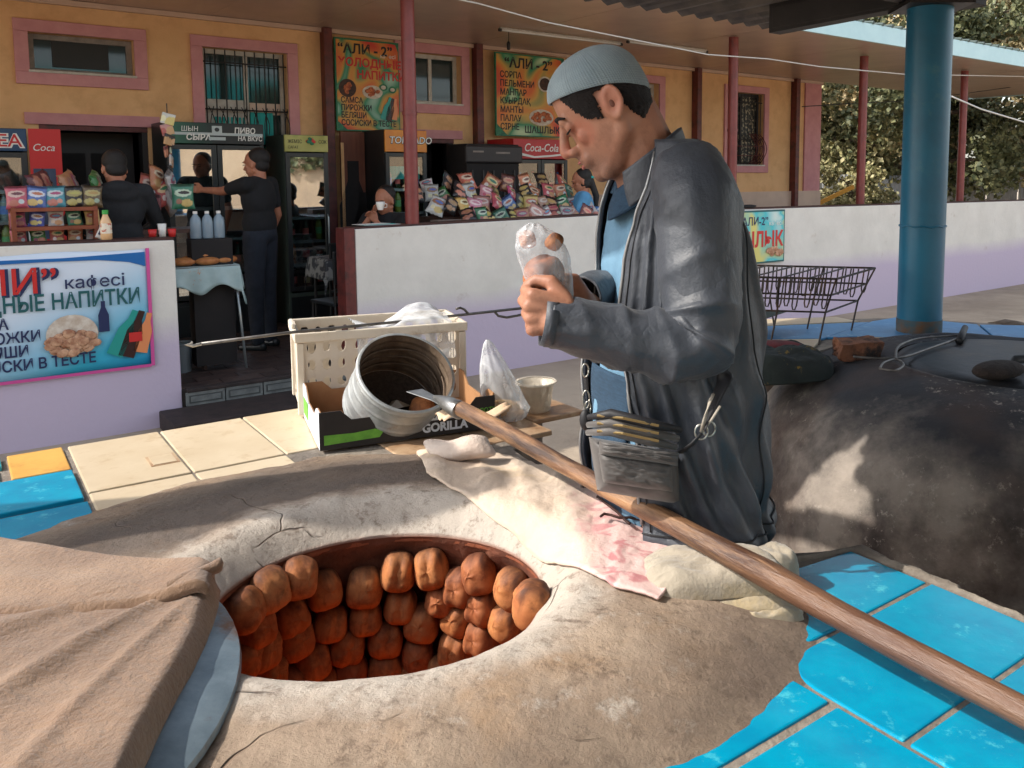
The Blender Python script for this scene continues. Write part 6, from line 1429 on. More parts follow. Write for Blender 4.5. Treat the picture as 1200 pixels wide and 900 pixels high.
KN = {'beer': 'brown', 'green': 'green', 'cola': 'dark cola', 'orange': 'orange', 'clear': 'clear water', 'can': 'red', 'lemon': 'yellow green'}
def fridge(label, s0, s1, zt, nf, doors, header_h, hm, side_m, shelves, what, fill, refl, dz=(.12, 0), depth=.58):
    W = s1-s0; t = bthing('drinks_fridge', label, 'fridge', s0, nf, ZF, group='drinks fridges against the facade'); Hh = zt-ZF
    cb = MB(); cb.b2(0,.03,0,depth,0,Hh); cb.b2(W-.03,W,0,depth,0,Hh); cb.b2(.03,W-.03,depth-.03,depth,.0,Hh); cb.b2(.03,W-.03,0,depth-.03,Hh-.03,Hh); cb.b2(.03,W-.03,0,depth-.03,0,.34)
    obj('cabinet', cb, side_m, t); obj('interior', MB().b2(.031,W-.031,depth-.05,depth-.035,.345,Hh-header_h), m_fr_in, t)
    obj('header', MB().b2(.0,W,-.03,-.002,Hh-header_h,Hh-.004), hm, t, bevel=.004)
    zb, zt_ = .36, Hh-header_h-.01; dw = W/doors
    for d in range(doors):
        x0, x1 = d*dw+.004, (d+1)*dw-.004
        fm = MB(); f = .045; fm.b2(x0,x0+f,-.028,-.004,zb,zt_); fm.b2(x1-f,x1,-.028,-.004,zb,zt_); fm.b2(x0+f,x1-f,-.027,-.005,zb,zb+f); fm.b2(x0+f,x1-f,-.027,-.005,zt_-f,zt_)
        dr = obj('door', fm, m_fr_blk, t, bevel=.003); obj('glass', MB().b2(x0+f,x1-f,-.018,-.013,zb+f,zt_-f), refl, dr)
        hx = x1-f*.5 if d == 0 else x0+f*.5
        obj('handle', MB().tube([(hx,-.03,zb+.3),(hx,-.045,zb+.33),(hx,-.045,zb+.75),(hx,-.03,zb+.78)], .008, 6), m_alu, dr, smooth=True)
    for z in shelves: obj('shelf', MB().b2(.04,W-.04,.03,depth-.06,z-.006,z+.006), m_shelfw, t)
    obj('shelf_rail', MB().b2(.04,W-.04,.015,.028,shelves[-1]-.012,shelves[-1]+.018), m_alu, t); 
    for z in shelves[:-1]: obj('shelf_rail', MB().b2(.04,W-.04,.015,.028,z-.012,z+.018), m_alu, t)
    obj('kick_grille', MB().b2(.02,W-.02,-.006,-.001,.03,.3), m_fr_blk, t)
    rn = random.Random(int(s0*100)); nb = max(3, int((W-.1)/.085))
    for si, z in enumerate(fill):
        for k in range(nb):
            kind = what[si % len(what)][k % len(what[si % len(what)])]
            o = bpy.data.objects.new('bottle' if kind != 'can' else 'drink_can', bottle_mesh(kind)); C.objects.link(o); o.location = B(s0+.08+k*(W-.16)/(nb-1), nf+.09+rn.uniform(-.01,.01), ZF+z+.008)
            o.rotation_euler = (0, 0, rn.uniform(0, 6)); hn = ['lowest', 'second lowest', 'third', 'fourth', 'top'][min(si, 4)]
            tag(o, f'{KN[kind]} {"can" if kind == "can" else "bottle"}, {ordn[k]} from the left, {hn} shelf of the {what_name[label]}', 'bottle' if kind != 'can' else 'can', f'drinks in the {what_name[label]}')
    return t, W, Hh
what_name = {}
m_hd1 = swirl('header_green_black', [(.3, sr(50,110,86)), (.45, sr(20,60,48)), (.55, sr(24,28,28)), (.8, sr(20,22,24))], 1, 0, 0)
n, l, p = nodes_of(m_hd1); cr = n['Color Ramp']; tc = n['Texture Coordinate']; sp = n.new('ShaderNodeSeparateXYZ'); l.new(tc.outputs['Object'], sp.inputs[0]); mr = n.new('ShaderNodeMapRange'); mr.inputs[1].default_value = -.1; mr.inputs[2].default_value = .9; mr.inputs[3].default_value = .25; mr.inputs[4].default_value = .8; l.new(sp.outputs[0], mr.inputs[0]); l.new(mr.outputs[0], cr.inputs[0])
L1 = 'wide black two door drinks fridge with bright reflections, behind the man in the black T-shirt'; what_name[L1] = 'wide fridge'
f1, W, Hh = fridge(L1, .40, 1.275, 1.99, 2.12, 2, .20, m_hd1, m_fr_blk, [.62, .92, 1.22], [['beer','cola','beer','green'],['green','beer','beer']], [.365, .63], m_fglass)
yl = -.032
text('ШЫН', .065, m_inkw, f1, .13, yl, Hh-.085, sx=.9, shear=.1); text('СЫРА', .075, m_inkw, f1, .17, yl, Hh-.165, off=.002, shear=.1)
text('ПИВО', .075, m_inkw, f1, .60, yl, Hh-.095, off=.002, sx=.9, shear=.1); text('НА ВКУС', .062, m_inkw, f1, .63, yl, Hh-.165, off=.001, sx=.85, shear=.1)
obj('silver_band', MB().b2(.01,W-.01,-.0325,-.031,Hh-.12,Hh-.095), m_silver, f1); obj('tiger_mark', MB().b2(.40,.49,-.034,-.033,Hh-.10,Hh-.03).b2(.37,.52,-.034,-.033,Hh-.165,Hh-.135), m_silver, f1); obj('tiger_mark', MB().ell((.445,-.034,Hh-.065), (.022,.001,.02), 10, 6), m_fr_blk, f1)
m_hd2 = swirl('header_olive', [(.3, sr(150,150,70)), (.6, sr(180,176,100)), (.8, sr(120,150,60))], 4, .5, 2)
L2 = 'narrow drinks fridge with olive fruit header, right of the man in the black T-shirt'; what_name[L2] = 'narrow olive fridge'
f2, W, Hh = fridge(L2, 1.475, 1.915, 1.90, 2.12, 1, .17, m_hd2, m_fr_side, [.62, .86, 1.10], [['cola','beer','green','cola'],['orange','cola','can','clear'],['green','green','lemon']], [.365, .63, .87], m_fglass)
text('ЖЕМІС', .05, m_ink, f2, .03, yl, Hh-.085, sx=.8); text('САҒАТ', .04, m_ink, f2, .03, yl, Hh-.14, sx=.8); text('СОК', .05, m_ink, f2, .34, yl, Hh-.085, sx=.8); pile(f2, .25, Hh-.08, .04, .045, m_inkr, 5, .018, yl); pile(f2, .27, Hh-.06, .04, .03, m_grn, 5, .016, yl-.003)
m_hd3 = mat('header_blue', sr(24,70,110), sr(20,56,92), rough=.4, scale=6)
L3 = 'drinks fridge with blue tea header at the far left edge'; what_name[L3] = 'blue tea fridge'
f3, W, Hh = fridge(L3, -1.22, -.665, 1.885, 2.1, 1, .19, m_hd3, m_fr_blk, [.64, .88, 1.14, 1.4], [['cola','beer','cola'],['lemon','clear','lemon'],['lemon','lemon'],['clear','clear']], [.365, .65, .89, 1.15], m_fglass2)
text('TEA', .15, m_inkw, f3, W-.03, yl, Hh-.155, off=.010, ax='RIGHT'); text('TEA', .15, m_inkr, f3, W-.035, yl-.0015, Hh-.153, off=.001, ax='RIGHT')
m_hd4 = mat('header_amber', sr(226,150,50), sr(206,120,40), rough=.4, scale=5)
L4 = 'drinks fridge with amber header partly behind the round post'; what_name[L4] = 'amber fridge'
f4, W, Hh = fridge(L4, 2.53, 3.02, 1.985, 2.1, 1, .24, m_hd4, m_fr_blk, [.85, 1.12, 1.38], [['lemon','green','beer','lemon'],['lemon','lemon','green'],['clear','green','lemon']], [.86, 1.13, 1.385], m_fglass2)
text('TORNADO', .105, m_ink, f4, .045, yl, Hh-.15, off=.006, sx=.95, shear=.15); text('TORNADO', .105, m_inkw, f4, .045, yl-.0015, Hh-.148, off=.001, sx=.95, shear=.15); obj('turquoise_strip', MB().b2(.05, W-.05, .06, .07, 1.50, 1.64), m_curtain, f4)
m_hd5 = mat('header_red', sr(190,30,34), sr(168,24,28), rough=.4, scale=5)
L5 = 'red drinks fridge behind the crisps counter'; what_name[L5] = 'red fridge'
f5, W, Hh = fridge(L5, 4.15, 4.95, 1.93, 2.1, 2, .24, m_hd5, m_hd5, [.8, 1.05, 1.3], [['can','cola','can'],['clear','cola','orange'],['cola','clear','can']], [.81, 1.06, 1.31], m_fglass2)
text('Coca-Cola', .135, m_inkw, f5, .40, yl, Hh-.15, off=.001, ax='CENTER', shear=.25, sx=.86)
wv_ = MB(); pl = [(.0,.13),(.12,.07),(.3,.03),(.55,.05),(.8,.08),(.8,.055),(.55,.025),(.3,.005),(.12,.035),(0,.09)]; obj('white_wave', wv_.prism([(a, Hh-.235+b*.9) for a, b in pl], -.034, -.0315, f=lambda a, b, c: (a, c, b)), m_inkw, f5)
# red poster strip right of the tea fridge, dark awning cabinet, brown bottle panel
pst = bthing('poster', 'tall red poster strip with a glass of ice beside the tea fridge', 'poster', -.655, 2.05, .9)
obj('red_sheet', MB().b2(0,.23,0,.012,0,.985), m_inkr, pst); obj('photo_panel', MB().b2(.02,.18,-.003,0,.05,.65), mat('poster_blue', sr(70,84,110), sr(50,56,76), rough=.6, scale=6), pst); pile(pst, .09, .40, .04, .12, m_plate, 9, .02, -.006)
text('Coca', .085, m_inkw, pst, .02, -.003, .80, shear=.25, sx=.9)
bpn = bthing('advert_board', 'brown wooden panel with painted dark bottles left of the amber fridge', 'panel', 2.25, 2.6, .35)
m_bp = mat('panel_brown', sr(122,70,50), sr(100,56,42), rough=.6, scale=4, stretch=(6,6,1)); obj('board', MB().b2(0,.05,-.0,.04,0,1.62).b2(.05,.27,0,.04,0,1.62), m_bp, bpn); obj('pale_board', MB().b2(-.005,.03,-.004,-.0005,.1,1.5), m_ochre, bpn)
bottle_print(bpn, .13, .2, 1.1, m_dark, 0, -.002, 'painted_bottle'); bottle_print(bpn, .23, .2, .75, m_dark, 0, -.002, 'painted_bottle')
cab = bthing('dark_cabinet', 'dark brown display cabinet behind the heap of crisp bags', 'cabinet', 3.15, 1.95, ZF)
obj('carcass', MB().b2(.3,1.0,0,.5,0,1.90), m_dark, cab, bevel=.01); obj('hood', MB().b2(.27,1.03,-.04,.0,1.68,1.88), m_dframe, cab, bevel=.02)
for k in range(5): obj('rail', MB().b2(.36+k*.14,.38+k*.14,-.012,-.001,.9,1.6), m_dframe, cab)
obj('label_strip', MB().b2(.36,.5,-.043,-.041,1.80,1.82).b2(.66,.85,-.043,-.041,1.79,1.81), m_grey_fr, cab)

# ================================================================== COUNTERS AND GOODS
m_counter = mat('counter_wood', sr(70,40,32), sr(50,30,26), rough=.5, scale=7)
BAGC = [('red', sr(190,50,40), sr(232,190,130)), ('orange', sr(214,116,52), sr(236,214,180)), ('green', sr(34,130,80), sr(200,220,190)), ('black', sr(40,38,42), sr(196,150,90)), ('pink', sr(206,130,126), sr(236,214,206)), ('blue', sr(50,130,186), sr(216,226,236)), ('white', sr(206,204,200), sr(160,70,60)), ('brown', sr(120,66,44), sr(220,170,110)), ('yellow', sr(214,170,70), sr(190,60,40))]
bag_m = {}
for q_, (nm, c_a, c_b) in enumerate(BAGC):
    m = mat('crisps_'+nm, c_a, rough=.3, spec=.7, bump=.5, bscale=16, bdist=.02, rand=0); n, l, p = nodes_of(m); vec = n['Texture Coordinate'].outputs['Object']
    sp = n.new('ShaderNodeSeparateXYZ'); l.new(vec, sp.inputs[0])
    def emb(cx, cz, rx, rz_, soft, col, prev, sc_n=30, amt=.6):
        a = n.new('ShaderNodeVectorMath'); a.operation = 'SUBTRACT'; a.inputs[1].default_value = (cx, 0, cz); l.new(vec, a.inputs[0])
        b = n.new('ShaderNodeVectorMath'); b.operation = 'MULTIPLY'; b.inputs[1].default_value = (1/rx, 0, 1/rz_); l.new(a.outputs[0], b.inputs[0])
        d = n.new('ShaderNodeVectorMath'); d.operation = 'LENGTH'; l.new(b.outputs[0], d.inputs[0])
        nz = n.new('ShaderNodeTexNoise'); nz.inputs['Scale'].default_value = sc_n; l.new(vec, nz.inputs['Vector']); ad = n.new('ShaderNodeMath'); ad.operation = 'MULTIPLY_ADD'; ad.inputs[1].default_value = amt; l.new(nz.outputs[0], ad.inputs[0]); l.new(d.outputs['Value'], ad.inputs[2])
        mr = n.new('ShaderNodeMapRange'); mr.inputs[1].default_value = 1+amt*.5+soft; mr.inputs[2].default_value = 1+amt*.5-soft; l.new(ad.outputs[0], mr.inputs[0])
        mx = n.new('ShaderNodeMix'); mx.data_type = 'RGBA'; l.new(mr.outputs[0], mx.inputs[0]); mx.inputs[7].default_value = rgba(col)
        if isinstance(prev, tuple): mx.inputs[6].default_value = rgba(prev)
        else: l.new(prev, mx.inputs[6])
        return mx.outputs[2]
    c = emb(0, .14, .3, .045, .12, tuple(k*.35 for k in c_a), c_a, 12, .2)
    c = emb(0, .035, .078, .038, .08, c_b, c); c = emb(.01, .038, .050, .016, .1, BAGC[(q_*5+2) % 9][1], c, 60, .9)
    c = emb(.03*(-1)**q_, -.065, .052, .040, .12, sr(214,160,88), c, 50, .8); c = emb(-.04*(-1)**q_, -.05, .026, .026, .1, BAGC[(q_+4) % 9][2], c, 40, .5)
    oi = n.new('ShaderNodeObjectInfo'); hs = n.new('ShaderNodeHueSaturation'); mr = n.new('ShaderNodeMapRange'); mr.inputs[3].default_value = .44; mr.inputs[4].default_value = .56; l.new(oi.outputs['Random'], mr.inputs[0]); l.new(mr.outputs[0], hs.inputs['Hue']); mv = n.new('ShaderNodeMapRange'); mv.inputs[3].default_value = .55; mv.inputs[4].default_value = 1.05; ml = n.new('ShaderNodeMath'); ml.operation = 'FRACT'; m9 = n.new('ShaderNodeMath'); m9.operation = 'MULTIPLY'; m9.inputs[1].default_value = 7.3; l.new(oi.outputs['Random'], m9.inputs[0]); l.new(m9.outputs[0], ml.inputs[0]); l.new(ml.outputs[0], mv.inputs[0]); l.new(mv.outputs[0], hs.inputs['Value']); hs.inputs['Saturation'].default_value = .85
    l.new(c, hs.inputs['Color']); l.new(hs.outputs[0], p.inputs['Base Color']); bag_m[nm] = m
def bag_shape(seed):
    nn = 13; A = np.zeros((nn, nn, 3)); Bk = np.zeros((nn, nn, 3))
    for i in range(nn):
        for j in range(nn):
            a, b = -1+2*i/(nn-1), -1+2*j/(nn-1); e = (max(0, 1-a**4)*max(0, 1-b**4))**.6; w_ = .10*(1-.08*abs(b)**3*-1-.05*(1-b*b))
            z = .125*b; cr_ = .010*math.sin(a*14+seed)*abs(b)**5 + .008*fnoise(a*2+seed, b*2, 0, 1)
            A[i, j] = (a*w_, -.038*e+cr_, z); Bk[i, j] = (a*w_, .030*e+cr_+.001, z)
    mb = MB().grid(A); mb.grid(Bk); return mb
bag_meshes = {}
for nm, m in bag_m.items():
    for q in range(2): bag_meshes[nm, q] = mesh('crisp_bag', bag_shape(q*3.1+len(nm)), m, True)
def put_bag(col, s, n_, z, rz, tilt, sc, label, group, roll=0):
    o = bpy.data.objects.new('crisp_bag', bag_meshes[col, int(abs(s)*10) % 2]); C.objects.link(o); o.location = B(s, n_, z)
    o.rotation_euler = (tilt, roll, BR+rz); o.scale = (sc, sc, sc); return tag(o, label, 'crisps bag', group)
ctr = bthing('crisps_counter', 'long dark wooden counter behind the middle low wall carrying the crisp bags', 'counter', 1.95, .38, ZF)
obj('top', MB().b2(.15,2.65,-.03,.75,1.03,1.07), m_counter, ctr, bevel=.005); obj('front', MB().b2(.2,2.6,0,.03,0,1.03), m_counter, ctr); obj('step', MB().b2(.5,2.62,.25,.75,1.07,1.14), m_counter, ctr); obj('step', MB().b2(.62,2.5,.5,.74,1.14,1.25), m_counter, ctr)
obj('end_panel', MB().b2(.15,.2,.04,.7,0,1.03), m_counter, ctr)
crn = random.Random(12)
seqs = {'front': (['black','green','black','green','black','yellow','pink','white','brown','white','pink','brown','white','blue'], .44, 1.105, 2.62, 4.22),
        'middle': (['white','black','orange','pink','pink','red','blue','black','yellow','pink','black','green','white','brown','blue'], .66, 1.20, 2.40, 4.25),
        'back': (['black','white','green','black','white','pink','brown','red','black','orange','red','orange','green','red'], .92, 1.31, 2.30, 4.30),
        'topmost': (['white','black','orange','red','brown','orange','black','red'], 1.02, 1.41, 2.5, 4.1)}
for rname, (cs, n_, z, a, b) in seqs.items():
    for k, c in enumerate(cs):
        put_bag(c, a+(b-a)*k/(len(cs)-1)+crn.uniform(-.03,.03), n_+crn.uniform(-.02,.04)-.02*(k % 2), z+crn.uniform(-.02,.03), crn.uniform(-.6,.6), crn.uniform(-.8,-.1), crn.uniform(.62,.86), f'{c} crisp bag, {ordn[k] if k < 12 else str(k+1)+"th"} from the left in the {rname} row behind the middle wall', 'crisp bags on the long counter', crn.uniform(-.6,.6))
tr_ = bthing('bag_tray', 'grey tray at the left front of the crisps counter', 'tray', 2.28, .36, 1.02); obj('tray_body', MB().b2(0,.42,0,.2,0,.06), m_grey_fr, tr_, bevel=.004); obj('white_end', MB().b2(.425,.72,0,.2,0,.055), m_inkw, tr_, bevel=.004)
# left rack of snacks
rkL = bthing('snack_rack', 'brown snack rack full of packets on the left terrace', 'rack', -.92, .28, ZF)
m_rackw = mat('rack_terracotta', sr(150,80,50), sr(120,60,40), rough=.6, scale=8)
for z in (1.05, 1.17, 1.30): obj('shelf', MB().b2(0,.50,.0,.30,z,z+.025), m_rackw, rkL)
for x in (0, .475): obj('side_panel', MB().b2(x,x+.025,0.005,.30,0,1.33), m_rackw, rkL)
for z, row, nm in ((1.05+.075+ZF, ['orange','green','red','orange','white'], 'lower'), (1.17+.075+ZF, ['red','blue','white','green','yellow'], 'middle'), (1.30+.095+ZF, ['orange','blue','blue','black','brown'], 'top')):
    for k, c in enumerate(row): put_bag(c, -.90+.11*k+.02, .40-(.05 if nm == 'top' else 0), z, crn.uniform(-.3,.3), -.15, .46 if nm != 'top' else .62, f'{c} snack packet, {ordn[k]} from the left, {nm} shelf of the brown rack', 'packets on the brown rack', crn.uniform(-.15,.15))
for k, c in enumerate(('brown','yellow','green')): put_bag(c, -.72+.17*k, .58, 1.44+ZF+.04, .2*k, -.9, .9, f'{c} snack packet lying flat on top behind the brown rack, {ordn[k]} from the left', 'packets on the brown rack', 1.2)
cig = bthing('leaning_packet', 'small white and navy packet leaning on the wall top left of the juice bottle', 'packet', -.44, .12, 1.06); o = obj('packet_body', MB().b2(-.03,.03,-.01,.01,0,.10), m_inkw, cig, bevel=.002); o.rotation_euler = (-.4,.5,0); o2 = obj('navy_print', MB().b2(-.024,.02,-.0115,-.0105,.02,.05), m_navy, cig); o2.rotation_euler = (-.4,.5,0); o3 = obj('red_print', MB().b2(-.02,.02,-.0115,-.0105,.065,.09), m_inkr, cig); o3.rotation_euler = (-.4,.5,0)
jb_s, jb_n = sn(onZ(125, 281, 1.052)); jb = bthing('juice_bottle', 'peach juice bottle with a green cap standing on the left low wall', 'bottle', jb_s, max(.06, jb_n), 1.052)
obj('bottle_body', MB().lathe([(.032,0),(.036,.008),(.036,.05),(.033,.07),(.036,.10),(.034,.125),(.018,.165),(.016,.178)], n=20), mat('peach_juice', sr(226,186,140), sr(220,170,120), rough=.2, scale=10), jb, smooth=True, auto=50); obj('cap', MB().lathe([(.019,.176),(.019,.203),(.017,.205)], n=18), mat('green_cap', sr(60,160,70), rough=.4), jb, auto=40); obj('label', MB().lathe([(.0368,.045),(.0368,.115)], n=20, caps=False), mat('juice_label', sr(230,220,200), sr(196,96,60), rough=.5, scale=30, ramp=(.55,.6)), jb, smooth=True)
# hanging packets, green sack, water pack, cups
hg = bthing('hanging_packets', 'strip of small packets hanging beside the left doorway', 'packets', .20, 1.0, 2.05); obj('cord', MB().tube([(0,0,.02),(0,0,-.45)], .004, 5), m_bar, hg)
for k in range(5): o = obj('packet', MB().b2(-.05,.05,-.008,.008,-.09,0), bag_m[['white','pink','black','brown','white'][k]], hg, bevel=.004); o.location = (.015*(-1)**k, 0, -.06-.085*k); o.rotation_euler = (0, .25*(-1)**k, .3*k)
for k, (c, ds, dz) in enumerate((('orange',.0,0),('red',.10,-.04),('orange',.05,.07),('white',.15,.03),('white',.13,-.12),('pink',.02,-.13))): put_bag(c, .0+ds, .75, 1.40+dz, .4*k, -.2, .8, f'{c} snack packet in the pile right of the hooded person, {ordn[k]} from the counter end', 'snack pile beside the hooded person', .3*(-1)**k)
stnd = bthing('snack_stand', 'narrow dark stand under the snack pile at the wall end', 'stand', -.10, .55, ZF); obj('stand_top', MB().b2(0,.42,0,.35,1.10,1.13), m_counter, stnd); 
for x in (.01, .38): obj('leg', MB().b2(x,x+.03,.01,.04,0,1.1), m_counter, stnd); obj('leg', MB().b2(x,x+.03,.31,.34,0,1.1), m_counter, stnd)
put_bag('green', .20, .60, 1.33, -.1, -.05, .78, 'big green bag standing right of the snack pile, above the water bottles', 'snack pile beside the hooded person')
ws_ = bthing('water_pack', 'pack of large clear water bottles on a box beside the left wall end', 'water bottles', .22, .55, 1.02-.02)
for k in range(3): obj('bottle', MB().lathe([(.038,0),(.042,.01),(.042,.13),(.036,.16),(.015,.19),(.015,.21)], (.05+.085*k,0.0,0), 12), mat('water_plastic', sr(150,170,184), rough=.1, spec=.7, alpha=.7), ws_, smooth=True); obj('bottle_cap', MB().lathe([(.017,.195),(.017,.215)], (.05+.085*k,0,0), 10), m_inkw, ws_)
obj('crate_under', MB().b2(0,.3,-.06,.1,-1.0,-.004), m_dark, ws_)
for k, c in enumerate((m_inkr, m_inkw, m_inkr)):
    t = bthing('cup_stack', ['red tub on the wall end left of the cups', 'stack of white paper cups near the wall end', 'low red box near the wall end'][k], 'cups', -.08+.065*k, .30, 1.04); obj('cup', MB().lathe([(.022,0),(.030,.10 if k == 1 else .06)], n=14), c, t, smooth=True); 
cbx = bthing('goods_shelf', 'low shelf behind the end of the left wall', 'shelf', -.25, .22, ZF); obj('board', MB().b2(0,.26,0,.2,1.06,1.085), m_counter, cbx); obj('leg', MB().b2(.22,.25,.02,.05,0,1.06), m_counter, cbx); obj('leg', MB().b2(.01,.04,.02,.05,0,1.06), m_counter, cbx)
# bread table
m_oil = mat('oilcloth', sr(176,196,196), sr(150,176,178), rough=.4, scale=5, dirt=sr(196,130,70), dscale=7, dlo=.60, dhi=.63)
bt = bthing('bread_table', 'small table under a pale flowered oilcloth just inside the entrance', 'table', .05, .42, ZF)
A = np.zeros((50, 40, 3))
for i in range(50):
    for j in range(40):
        a, b = -.12+.74*i/49, -.12+.64*j/39; x = min(max(a, 0), .50); y = min(max(b, 0), .40); over = (abs(a-x)+abs(b-y)); A[i, j] = (x+(a-x)*.22*(1+.5*math.sin(b*40))*1, y+(b-y)*.22*(1+.5*math.sin(a*38)), .842-over*1.5*(1+.2*math.sin((a+b)*20)))
obj('oilcloth', MB().grid(A), m_oil, bt, smooth=True, solid=.002, recalc=False); obj('table_top', MB().b2(.0,.50,.0,.40,.81,.838), m_counter, bt)
for (x, y) in ((.03,.03),(.47,.03),(.03,.37),(.47,.37)): obj('leg', MB().tube([(x,y,.81),(x+(.05 if x > .2 else -.03),y-.02,0)], .011, 8), m_alu, bt, smooth=True)
m_bread = mat('bread_crust', sr(196,132,76), sr(166,100,54), rough=.6, scale=14, bump=.3)
for k, (x, y, z) in enumerate(((.12,.12,0),(.29,.10,0),(.43,.14,0),(.20,.26,.0),(.36,.28,0),(.27,.17,.045))):
    o = obj('bread_loaf', MB().ell((0,0,.03), (.105,.075,.035), 20, 10), m_bread, None, smooth=True, loc=B(.05+x, .42+y, ZF+.846+z), rz=BR+.3*k, label=f'round flat loaf on the oilcloth table, {"topmost of the heap" if k == 5 else ordn[k]+" in the heap"}', cat='bread', group='loaves on the entrance table')
bk = bthing('plastic_bucket', 'small grey plastic bucket under the bread table', 'bucket', .12, .62, ZF); obj('pail', MB().lathe([(.085,0),(.10,.22),(.107,.225),(.107,.235)], n=20), mat('bucket_grey', sr(96,104,108), rough=.5), bk, auto=40); obj('handle', MB().tube([(-.105,0,.2),(-.08,-.06,.25),(0,-.1,.26),(.08,-.06,.25),(.105,0,.2)], .004, 6), m_alu, bk)
# dining tables, chairs inside the opening
def chair(s, n_, rz, label):
    t = bthing('cafe_chair', label, 'chair', s, n_, ZF, rz, group='dark cafe chairs'); m = m_fr_blk
    obj('seat', MB().b2(-.2,.2,-.2,.2,.43,.46), m, t, bevel=.01); obj('backrest', MB().b2(-.19,.19,.185,.205,.62,.90), m, t, bevel=.01)
    for x in (-.18,.18):
        obj('leg', MB().tube([(x,-.18,.43),(x,-.2,0)], .012, 7), m_bar, t); obj('leg', MB().tube([(x,.19,.9),(x,.19,.43),(x,.22,0)], .012, 7), m_bar, t)
chair(1.85, 1.2, .4, 'dark chair beside the patterned table'); chair(1.45, .62, 3.3, 'dark chair with its back to the middle wall end')
dt = bthing('cafe_table', 'small table with a patterned grey cloth behind the gate post', 'table', 1.55, 1.25, ZF)
obj('table_top', MB().b2(0,.6,0,.5,.72,.745), m_counter, dt); A = np.zeros((40, 30, 3))
for i in range(40):
    for j in range(30):
        a, b = -.2+1.0*i/39, -.2+.9*j/29; x = min(max(a, -.005), .605); y = min(max(b, -.005), .505); ov = abs(a-x)+abs(b-y); A[i, j] = (x+(a-x)*.15, y+(b-y)*.15+.006*math.sin(a*40)*min(1, ov*8), .75-ov)
obj('tablecloth', MB().grid(A), mat('patterned_cloth', sr(140,140,136), sr(62,64,68), rough=.7, scale=12, ramp=(.48,.53), detail=2), dt, smooth=True, solid=.002, recalc=False)
for x in (.05,.55):
    for y in (.05,.45): obj('leg', MB().tube([(x,y,.72),(x,y,0)], .014, 7), m_bar, dt)
sb_ = bthing('sugar_bowl', 'small pale blue bowl with a spoon on the patterned table', 'bowl', 1.80, 1.33, ZF+.752); obj('bowl', MB().lathe([(.03,0),(.055,.04),(.058,.06),(.05,.058),(.028,.01)], n=18, caps=False), mat('pale_blue_ceramic', sr(150,186,200), rough=.3), sb_, smooth=True); obj('spoon', MB().tube([(0,0,.03),(.05,.0,.12)], .004, 6), m_alu, sb_)
mg = bthing('paper_stack', 'blue and white papers lying on the end of the middle low wall', 'papers', 1.46, .06, 1.078); 
for k in range(4): o = obj('paper', MB().b2(-.02*k,.34-.03*k,0,.12,.0035*k,.0035*k+.002), [m_navy, m_inkw, m_curtain, m_inkw][k], mg); o.rotation_euler = (0, 0, .1*k)
sk = bthing('rag_on_wall', 'dark rag on the end of the right low wall', 'rag', 6.05, .05, 1.125); obj('rag', MB().ell((0,0,.01), (.14,.05,.02), 16, 8), m_dark, sk, smooth=True)

